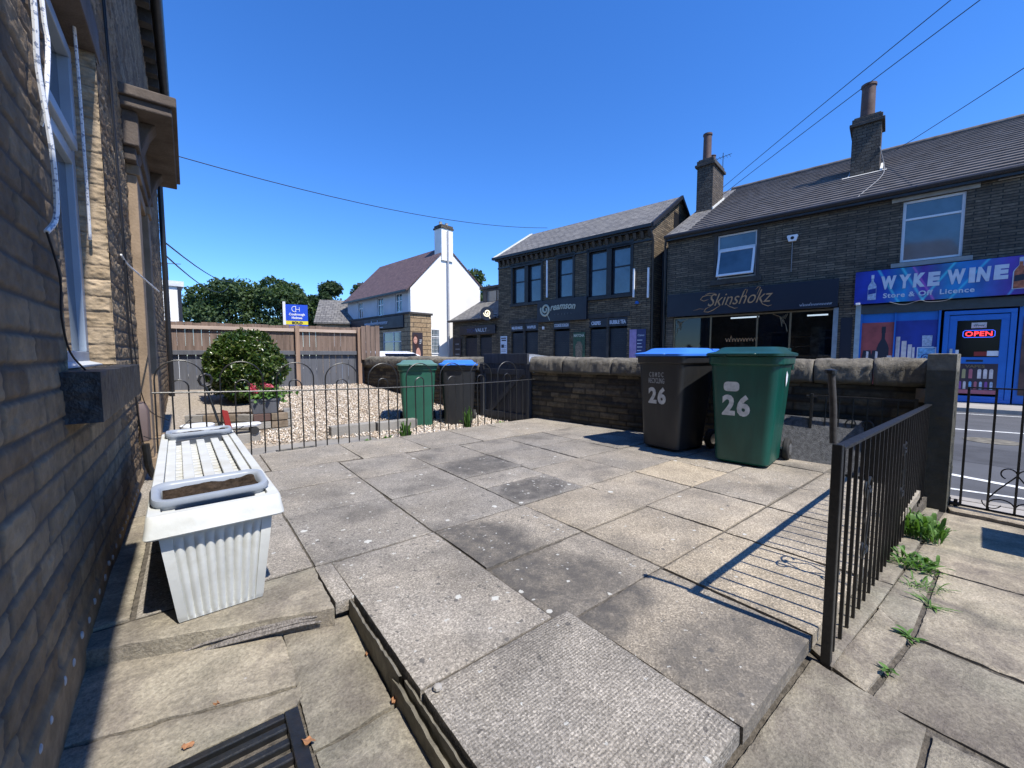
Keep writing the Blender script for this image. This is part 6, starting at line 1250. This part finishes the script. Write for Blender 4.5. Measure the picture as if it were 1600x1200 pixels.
mb = MB(); mb.T = Matrix.Rotation(rad(62), 4, 'Z'); mb.cyl((0, -.05, 0), (0, .05, 0), .36, 32); mb.build('disc', M['fascia'], t, smooth=True, bevel=.01)
mb = MB(); mb.T = Matrix.Rotation(rad(62), 4, 'Z'); mb.tube([((.03 + .16 * k / 30) * math.cos(rad(60 - 20 * k)), -.056, .03 + (.03 + .17 * k / 30) * math.sin(rad(60 - 20 * k))) for k in range(31)], .032, 8); mb.tube([(.09, -.056, -.12), (.16, -.056, -.26)], .018, 6); mb.build('emblem', emis('cream_lit_emblem', (.8, .72, .5), .6), t, smooth=True)
mb = MB(); mb.T = Matrix.Rotation(rad(0), 4, 'Z'); mb.tube([(0, 0, .0), (0, .75, .0)], .02, 6); mb.build('bracket', M['black'], t)
def banner(label, x, z0, w, h, m, cat='banner', P=PB, S=SB, N=NB, R=RB, out=.05): t = thing('banner', label, cat, at(P, S, N, x, out, z0), R); mb = MB(); mb.box(0, w, 0, .02, 0, h); mb.build('panel', m, t); return t
b = banner('dark green MATCHA banner with a speckled drink picture on the dessert shop wall', -3.62, .3, .62, 1.72, simple('matcha_print', (.03, .08, .04), .6, var=.5)); text('MATCHA', .17, M['offw'], b, .03, -.008, 1.52, width=.56, bold=.006, depth=.003)
mb = MB(); mb.prism([(x, -.008, z) for x, z in ((.16, .2), (.46, .2), (.50, 1.1), (.40, 1.3), (.22, 1.3), (.12, 1.1))], (0, .006, 0)); mb.build('drink_print', simple('speckled_drink_print', (.22, .16, .10), .6, var=.9, scale=22), b)
b = banner('lilac and navy Cakes banner at the right end of the dessert shop', -.86, .3, .30, 1.74, simple('lilac_print', (.30, .22, .42), .6, var=.2)); mb = MB(); mb.box(.30, .70, .0, .02, .6, 1.74); mb.build('navy_panel', flat('navy_print', (.02, .03, .12)), b); text('Cakes', .11, M['signw'], b, .36, -.008, 1.46, width=.28, shear=.2, depth=.003)
for k in range(4): mb = MB(); mb.box(.34, .56 - .04 * (k % 2), -.006, 0, 1.28 - k * .14, 1.31 - k * .14); mb.build('print_line', M['signw'], b)
b = banner('white printed notice board with a black picture beside the milkshake shutters', -8.22, .75, .46, 1.24, M['signw']); 
for k, (x0, x1, z0, z1) in enumerate(((.05, .41, 1.10, 1.16), (.08, .40, .98, 1.05), (.06, .25, .62, .80), (.28, .42, .72, .74), (.28, .42, .64, .66), (.06, .42, .50, .52), (.06, .38, .42, .44), (.06, .42, .30, .32), (.1, .36, .2, .22))): mb = MB(); mb.box(x0, x1, -.006, 0, z0, z1); mb.build('print_block', M['bot_d'], b)
o = MB().lathe([(0, 0), (.09, .02), (.06, .12), (0, .14)], 10).build('wall_lamp', simple('blue_lamp', (.02, .12, .4))); o.location = at(PB, SB, NB, -.55, .1, 3.05); tag(o, 'small blue lamp between the two short light strips', 'lamp')
o = MB().box(-.04, .04, -.1, 0, -.07, .07).build('wall_camera', M['white'], bevel=.01); o.location = at(PB, SB, NB, -5.32, .04, 2.30); o.rotation_euler = (0, 0, RB); tag(o, 'tiny white camera under the lollipop sign beside the cookie dough shutter', 'camera')
# ---------------- lean-to phone shop ------------------------------------------------
an = thing('lean_to_shop', 'single storey stone shop with slate lean to roof joining the dessert shop', 'building', at(PB, SB, NB, -8.42, 0, -.25), RB)
mb = MB(); X0 = -3.85; OPN = [(-2.75, -1.72, .02, Zb(2.12)), (-1.52, -.55, .02, Zb(2.12))]; wall_open(mb, X0, 0, 0, Zb(2.98), .05, .3, OPN); mb.box(X0, X0 + .3, .3, 5.4, 0, Zb(2.98)); mb.prism([(X0, .06, Zb(2.98)), (X0, 2.6, Zb(4.35)), (X0, 5.4, Zb(4.35)), (X0, 5.4, Zb(2.98))], (.3, 0, 0)); mb.build('wall', M['creamstone'], an)
mb = MB(); roofslab(mb, X0 - .1, 0, -.15, Zb(3.02), 2.5, Zb(4.45), .07); mb.build('roof', M['slate'], an)
mb = MB(); mb.tube([(X0 - .12, -.2, Zb(2.98)), (0, -.2, Zb(2.98))], .07, 8); mb.build('gutter', M['gutter'], an)
mb = MB(); mb.box(-3.55, -2.2, 2.3, 5.2, Zb(3.4), Zb(5.12)); mb.box(-2.2, -.0, 2.3, 5.2, Zb(3.4), Zb(4.18)); mb.box(-2.2, .0, 2.3, 5.2, Zb(5.0), Zb(5.12)); mb.box(-2.2, 0, 2.6, 5.2, Zb(4.18), Zb(5.0)); mb.build('upper_storey', M['gate_grey'], an)
mb = MB(); mb.box(-3.7, .0, 2.15, 5.4, Zb(5.12), Zb(5.26)); mb.build('flat_roof', M['darkpaint'], an); window2(an, -3.2, -.3, Zb(4.16), Zb(5.02), 2.2, M['darkpaint'], M['glass'], .06, (-2.3,), (), .05)
for (u, v) in ((-2.75, -1.72), (-1.52, -.55)):
    mb = MB()
    for k in range(23): mb.box(u + .03, v - .03, .12 + (k % 2) * .006, .15, .03 + k * .095, .03 + k * .095 + .092)
    mb.build('shutter', M['shutter'], an)
VS = shopsign('shop_sign', 'dark blue sign reading TECHVAULT over the lean to shop shutters', at(PB, SB, NB, -11.5, .08, 2.16), RB, 2.9, .48, M['fascia'], .06); text('TECH', .30, flat('dark_blue_lettering', (.03, .05, .16)), VS, .62, -.008, .12, width=.70, depth=.004); text('VAULT', .30, M['signw'], VS, 1.36, -.008, .12, width=.92, depth=.004); text('XT', .12, flat('dull_lettering', (.15, .17, .2)), VS, 2.34, -.008, .13, width=.16, depth=.004)
b = banner('dark board with four pale lines of print left of the lean to shutters', -12.05, .55, .62, 1.45, M['fascia'])
for k in range(4): mb = MB(); mb.box(.14, .46 + .04 * (k % 3), -.006, 0, .15 + k * .30, .22 + k * .30); mb.build('print_line', flat('grey_print_line', (.16, .18, .21)), b)

# ---------------- white rendered house ------------------------------------------------
SD = Vector((-.12486, .99217, 0)); ND = Vector((-.99217, -.12486, 0))
wh = thing('white_house', 'white rendered gable house with plum tiled roof and tall gable chimney', 'house', (PD.x, PD.y, -.25), RD)
X0 = -8.4; EZ = Zb(4.86); RW = 2.65; RZ = Zb(7.72); BW = 5.35
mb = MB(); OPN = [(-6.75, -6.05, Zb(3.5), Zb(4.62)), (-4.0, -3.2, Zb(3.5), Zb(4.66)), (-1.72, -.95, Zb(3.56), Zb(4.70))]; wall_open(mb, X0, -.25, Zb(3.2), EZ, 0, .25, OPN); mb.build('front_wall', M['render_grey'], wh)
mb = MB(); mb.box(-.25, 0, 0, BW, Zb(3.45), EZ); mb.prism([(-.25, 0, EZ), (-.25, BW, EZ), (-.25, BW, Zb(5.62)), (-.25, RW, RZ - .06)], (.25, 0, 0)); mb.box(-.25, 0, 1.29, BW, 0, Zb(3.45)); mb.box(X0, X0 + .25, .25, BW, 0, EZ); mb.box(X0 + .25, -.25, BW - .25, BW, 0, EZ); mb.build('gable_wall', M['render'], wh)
for (a, b_, c_, d_) in OPN: window2(wh, a, b_, c_, d_, 0, M['upvc'], M['glass'], .06, ((a + b_) / 2,), (c_ + .68,), .06)
mb = MB(); roofslab(mb, X0 - .15, .06, -.30, EZ - .12, RW, RZ, .09); o = mb.build('roof', M['rosemary'], wh)
mb = MB(); roofslab(mb, X0 - .15, .06, RW, RZ, BW + .2, Zb(5.5), .09); mb.build('rear_roof', M['rosemary'], wh); mb = MB(); mb.box(X0 - .15, .06, -.38, -.28, EZ - .22, EZ - .12); mb.build('gutter', M['gutter'], wh)
mb = MB(); mb.box(-.65, .09, 2.18, 3.04, Zb(6.8), Zb(8.72)); ch = mb.build('chimney', M['render'], wh); mb = MB(); mb.box(-.72, .14, 2.13, 3.09, Zb(8.72), Zb(8.82)); mb.box(-.66, .10, 2.17, 3.05, Zb(8.82), Zb(8.95)); mb.build('cap', M['chimney'], ch)
for y in (2.4, 2.85): mb = MB(); mb.lathe([(.11, 0), (.12, .1), (.09, .16), (.11, .24), (.07, .24)], 12, (-.3, y, Zb(8.95))); mb.build('pot', M['lintel'], ch, smooth=True)
mb = MB(); mb.tube([(.145, 2.62, Zb(8.6)), (.145, 2.62, 0)], .055, 8); mb.build('flue_pipe', simple('grey_pipe', (.42, .42, .43), .5), wh, smooth=True)
# single storey shop front wrapping the corner
mb = MB(); mb.box(X0, .38, -.30, 1.28, Zb(3.34), Zb(3.46)); mb.build('parapet', M['darkstone'], wh, bevel=.01)
mb = MB(); mb.box(-.5, .30, -.22, 1.20, 0, Zb(3.34)); mb.build('corner_pier', M['quoin'], wh)
mb = MB(); wall_open(mb, X0 + .1, -.5, 0, Zb(2.55), -.20, .0, [(-7.9, -6.9, Zb(.2), Zb(2.3)), (-5.6, -5.0, .02, Zb(1.9)), (-3.0, -.75, Zb(.2), Zb(2.42))]); mb.build('shop_wall', M['quoin'], wh)
mb = MB(); wall_open(mb, X0 + .1, -.5, 0, .01, -.19, .0, []); mb.box(X0 + .15, -.5, .05, .1, 0, Zb(3.2)); mb.build('inner_wall', M['darkpaint'], wh)
for (a, b_, c_, d_, ml) in ((-7.9, -6.9, .2, 2.3, ()), (-5.6, -5.0, -.2, 1.9, ()), (-3.0, -.75, .2, 2.42, (-1.75,))): window2(wh, a, b_, Zb(c_), Zb(d_), -.2, M['upvc_dirty'], M['glass'], .07, ml, (Zb(d_ - .62),), .05)
HS = shopsign('shop_sign', 'navy fascia with small white lettering on the white gable house', at(PD, SD, ND, X0 + .05, .30, 2.62), RD, 8.0, .70, M['fascia'], .10); scribble(HS, 3.2, -.02, .24, 3.0, .34, M['signw'], 9)
for k in range(3): mb = MB(); mb.box(4.0 + k * .6, 4.4 + k * .6, -.006, 0, .08, .12); mb.build('print_line', M['signw'], HS)
t = thing('advert_poster', 'dark advert poster of a brown haired face on the stone corner pier', 'poster', at(PD, SD, ND, .31, .12, .55), RD + math.pi / 2)
M['skin_p'] = flat('skin_print', (.50, .27, .21), var=.2, sc=8); M['hair_p'] = flat('brown_hair_print', (.045, .02, .018), var=.5, sc=10); M['dk_p'] = flat('dark_print', (.03, .025, .035))
mb = MB(); mb.box(0, .70, -.01, .0, 0, 1.75); mb.build('backdrop', M['dk_p'], t)
def ell(cx, cz, a, b, y, m, nm): mb = MB(); mb.prism([(cx + a * math.cos(k / 16 * 6.283), y, cz + b * math.sin(k / 16 * 6.283)) for k in range(16)], (0, .004, 0)); mb.build(nm, m, t)
ell(.22, 1.32, .19, .33, -.016, M['hair_p'], 'hair_print'); ell(.20, 1.30, .125, .21, -.021, M['skin_p'], 'face_print'); ell(.30, .90, .10, .30, -.018, M['hair_p'], 'hair_print'); ell(.38, .45, .16, .42, -.022, M['skin_p'], 'shoulder_print')
for x in (.14, .24): ell(x, 1.34, .025, .015, -.026, M['hair_p'], 'eye_print')
ell(.19, 1.18, .035, .014, -.026, M['pink'], 'mouth_print')
for k in range(3): mb = MB(); mb.box(.48, .64 - .03 * k, -.014, -.01, 1.3 - k * .1, 1.33 - k * .1); mb.build('print_line', M['signw'], t)
mb = MB(); frame_rect(mb, 0, .62, 0, 1.52, .06, -.03, .02); 
for k in range(1, 5): mb.box(.06 + k * .1, .075 + k * .1, -.025, .0, .06, 1.46)
for k in range(1, 6): mb.box(.06, .56, -.022, .0, .06 + k * .22, .072 + k * .22)
mb.box(.06, .56, -.028, .0, 1.02, 1.07); wg = mb.build('window_grille', M['upvc'], wh, bevel=.003); wg.location = (.02, 1.36, Zb(1.06)); wg.rotation_euler = (0, 0, math.pi / 2)
mb = MB(); mb.box(.02, .60, .0, .01, .02, 1.5); o = mb.build('pane', M['glass'], wg)

# ---------------- far background -----------------------------------------------------
t = thing('far_white_building', 'tall plain white building end far behind the fence beside the house corner', 'building', (-.95, 28.8, -.3), rad(4))
mb = MB(); mb.box(-6, .62, 0, 9, 0, 5.0); mb.build('wall', M['render'], t); mb = MB(); mb.box(-6.1, .90, -.12, 9.1, 5.0, 5.28); mb.build('parapet', simple('pale_cornice', (.6, .62, .63)), t); mb = MB(); mb.box(.62, .78, -.1, .1, 0, 5.0); mb.build('corner_pipe', M['darkpaint'], t)
mb = MB(); mb.tube([(.3, 1, 5.2), (.3, 1, 6.4)], .03, 5); mb.tube([(-.2, 1, 6.3), (.9, 1, 6.4)], .02, 5); mb.build('aerial', M['black'], t)
t = thing('stone_cottage', 'small stone cottage with slate roof between the estate sign and the white house', 'house', (7.0, 30.5, -.3), rad(-22))
mb = MB(); mb.box(0, 4.2, 0, 5, 0, 3.6); mb.prism([(0, 0, 3.6), (0, 5, 3.6), (0, 2.5, 5.3)], (4.2, 0, 0)); mb.build('wall', M['quoin'], t); mb = MB(); roofslab(mb, -.15, 4.4, -.2, 3.55, 2.5, 5.4, .1); roofslab(mb, -.15, 4.4, 2.5, 5.4, 5.2, 3.55, .1); mb.build('roof', M['slate'], t)
mb = MB(); mb.box(2.6, 3.3, 2.1, 2.9, 4.6, 6.5); c = mb.build('chimney', M['quoin'], t); mb = MB(); mb.box(2.54, 3.36, 2.04, 2.96, 6.5, 6.7); mb.build('cap', M['darkstone'], c); mb = MB(); mb.box(1.0, 1.7, -.03, .02, 1.9, 3.0); mb.build('window', M['upvc'], t)
def tree(label, loc, H, R, Hb, seed, n, size, mat='leaf_tree', group='trees beyond the fence and roofs', lobes=9):
    t = thing('broadleaf_tree', label, 'tree', loc, 0, group); rgt = np.random.default_rng(seed); pts = []
    mb = MB(); mb.tube([(0, 0, 0), (.1, .05, Hb * .6), (0, .1, H * .7)], R * .07, 8, taper=[1, .8, .3])
    for k in range(lobes):
        a_ = k * 2.4 + rgt.random(); hh = Hb + (H - Hb) * rgt.uniform(.15, .95); rr_ = R * math.sqrt(max(.1, 1 - ((hh - (H + Hb) / 2) / ((H - Hb) / 2 * 1.1)) ** 2)) * rgt.uniform(.35, .68)
        c_ = (rr_ * math.cos(a_), rr_ * math.sin(a_), min(hh, H - R * .28)); mb.tube([(0, .05, Hb * .7), (c_[0] * .5, c_[1] * .5, c_[2] * .8), c_], R * .03, 5, taper=[1, .6, .2])
        q = R * rgt.uniform(.30, .46); pts.append(crownpts(n // lobes, c_, (q, q, q * .8), seed * 31 + k, .35, .55))
    mb.build('trunk', M['bark'], t); pts.append(crownpts(n // 5, (0, 0, (H + Hb) / 2), (R * .7, R * .7, (H - Hb) * .40), seed + 90, .3, .3)); leafmesh('crown', np.concatenate(pts), size, M[mat], t, 1.5, .4, seed); return t
tree('broad green tree rising just right of the house corner behind the fence', (4.2, 61, -.3), 10.4, 5.6, 2.2, 1, 9000, .42)
tree('rounded green tree left of the estate sign beyond the fence', (9.6, 58, -.3), 10.8, 4.6, 2.0, 2, 9000, .40)
tree('dark tree seen between the estate sign and the cottage roof', (14.6, 58, -.3), 11.0, 3.4, 2.0, 3, 7000, .36, 'leaf_tree2')
tree('dark tree behind the left end of the plum tiled roof', (21.0, 62, -.3), 11.6, 4.6, 2.5, 4, 7000, .38, 'leaf_tree2')
tree('leafy tree showing behind the right slope of the white gable', (26.0, 41, -.3), 11.2, 3.6, 4.0, 5, 7000, .30)
tree('low tree between the white gable and the lean to shop', (25.0, 35.5, -.3), 8.6, 2.6, 3.0, 6, 5000, .24)
# estate agent board
t = thing('estate_sign', 'blue estate agent board marked SOLD on a white post above the fence', 'sign', (2.17, 13.05, -.3), rad(-14))
t.scale = (.76, .76, .76); t.location = (2.16, 13.05, .24)
mb = MB(); mb.box(-.045, .045, -.03, .03, -.7, 2.95); mb.build('post', M['white'], t, bevel=.004)
for nm, z0, z1, m in (('board', 2.26, 2.86, M['estblue']), ('sold_panel', 2.12, 2.255, M['yellow']), ('lower_panel', 1.90, 2.115, M['estblue'])): mb = MB(); mb.box(.046, .78, -.012, .012, z0, z1); mb.build(nm, m, t)
mb = MB(); mb.tube([(.35 + .10 * math.cos(rad(60 + 240 * k / 16)), -.018, 2.69 + .10 * math.sin(rad(60 + 240 * k / 16))) for k in range(17)], .012, 5); mb.tube([(.38, -.018, 2.60), (.38, -.018, 2.78)], .012, 5); mb.tube([(.50, -.018, 2.60), (.50, -.018, 2.77)], .010, 5); mb.tube([(.38, -.018, 2.68), (.50, -.018, 2.68)], .010, 5); mb.build('emblem', M['white'], t)
text('Coubrough', .12, M['white'], t, .15, -.016, 2.46, width=.53, bold=.004, depth=.003); text('Holmes', .12, M['white'], t, .24, -.016, 2.33, width=.35, bold=.004, depth=.003); text('SOLD', .12, M['bot_d'], t, .24, -.016, 2.145, width=.36, bold=.006, depth=.003)
# parked cars beyond the wall
def car(label, loc, rz, m):
    t = thing('parked_car', label, 'car', loc, rz, 'cars parked in the street')
    prof = [(-2.0, .35), (-2.05, .62), (-1.95, .86), (-1.15, .97), (-.62, 1.33), (-.2, 1.44), (.6, 1.45), (1.35, 1.36), (1.85, 1.0), (2.0, .9), (2.02, .5), (1.95, .3)]
    secs = []
    for s_, tb in ((-.84, .0), (-.82, .35), (-.6, .9), (0, 1.0), (.6, .9), (.82, .35), (.84, .0)):
        secs.append([(x * (.985 if abs(s_) > .7 else 1), s_ * (1 - max(0, z - .9) * .32), z - (1 - tb) * .03) for x, z in prof])
    mb = MB(); mb.loft([[(x, y, z) for x, y, z in s_] for s_ in secs]); mb.build('body', m, t, smooth=True, angle=35)
    for sg in (-1, 1):
        mb = MB(); mb.prism([(x, sg * (.845 - max(0, z - .9) * .30), z) for x, z in ((-.95, .98), (-.5, 1.30), (-.1, 1.38), (.6, 1.39), (1.2, 1.30), (1.6, 1.0))], (0, sg * .006, 0)); mb.build('side_window', M['glass_dark'], t)
        for x in (-1.3, 1.25):
            mb = MB(); mb.tube([(x, sg * .70, .31), (x, sg * .86, .31)], .31, 22); w = mb.build('wheel', M['rubber'], t, smooth=True, bevel=.02); mb = MB(); mb.tube([(x, sg * .861, .31), (x, sg * .87, .31)], .19, 16); mb.build('rim', M['steel'], w, smooth=True)
        mb = MB(); mb.box(-2.06, -2.0, sg * .62 - .12, sg * .62 + .12, .68, .80); mb.build('headlight', M['glass'], t)
        mb = MB(); mb.tube([(-.75, sg * .86, 1.0), (-.72, sg * 1.0, 1.02)], .06, 8); mb.build('mirror', m, t, smooth=True)
    mb = MB(); mb.prism([(-1.12, -.62, .995), (-1.12, .62, .995), (-.60, .55, 1.35), (-.60, -.55, 1.35)], (-.012, 0, .012)); mb.build('windscreen', M['glass_dark'], t)
    mb = MB(); mb.prism([(1.42, -.58, 1.345), (1.42, .58, 1.345), (1.84, .64, 1.02), (1.84, -.64, 1.02)], (.012, 0, .012)); mb.build('rear_window', M['glass_dark'], t); return t
sa = math.atan2(ST.y, ST.x)
c1 = car('white parked car whose roof shows over the neighbour street wall', (5.2, 13.0, -.33), sa, M['carw'])
c2 = car('silver parked car seen just right of the dark timber gate', (8.05, 10.3, -.43), sa + math.pi, M['cars'])
# ---------------- overhead wires ---------------------------------------------------------
def wire(label, a, b, sag, r=.012): 
    a, b = Vector(a), Vector(b); pts = [tuple(a.lerp(b, k / 16) - Vector((0, 0, sag * 4 * (k / 16) * (1 - k / 16)))) for k in range(17)]; o = MB().tube(pts, r, 5).build('overhead_wire', M['cable_b'], smooth=True); return tag(o, label, 'wire', 'overhead wires')
wire('long sagging wire from the house eaves to the dessert shop roof', (-.10, 10.2, 4.75), (12.0, 12.75, 6.3), .35, .009)
wire('upper wire of the pair rising from the shorter chimney to the top edge', (15.72, 7.3, 7.15), (10.7, .6, 7.45), -.03, .009)
wire('lower wire of the pair rising from the shorter chimney to the top edge', (15.9, 7.4, 6.95), (10.95, .35, 7.30), -.03, .009)
wire('single wire rising from the tiled ridge to the right edge', (19.36, 3.19, 8.0), (13.5, -.6, 7.25), .02, .010)
wire('upper thin wire dropping from the house end towards the far trees', (-.33, 13.2, 3.72), (5.0, 58, 10.3), .8, .02)
wire('lower thin wire dropping from the house end towards the far trees', (-.36, 13.3, 3.45), (3.8, 55, 8.6), .8, .02)
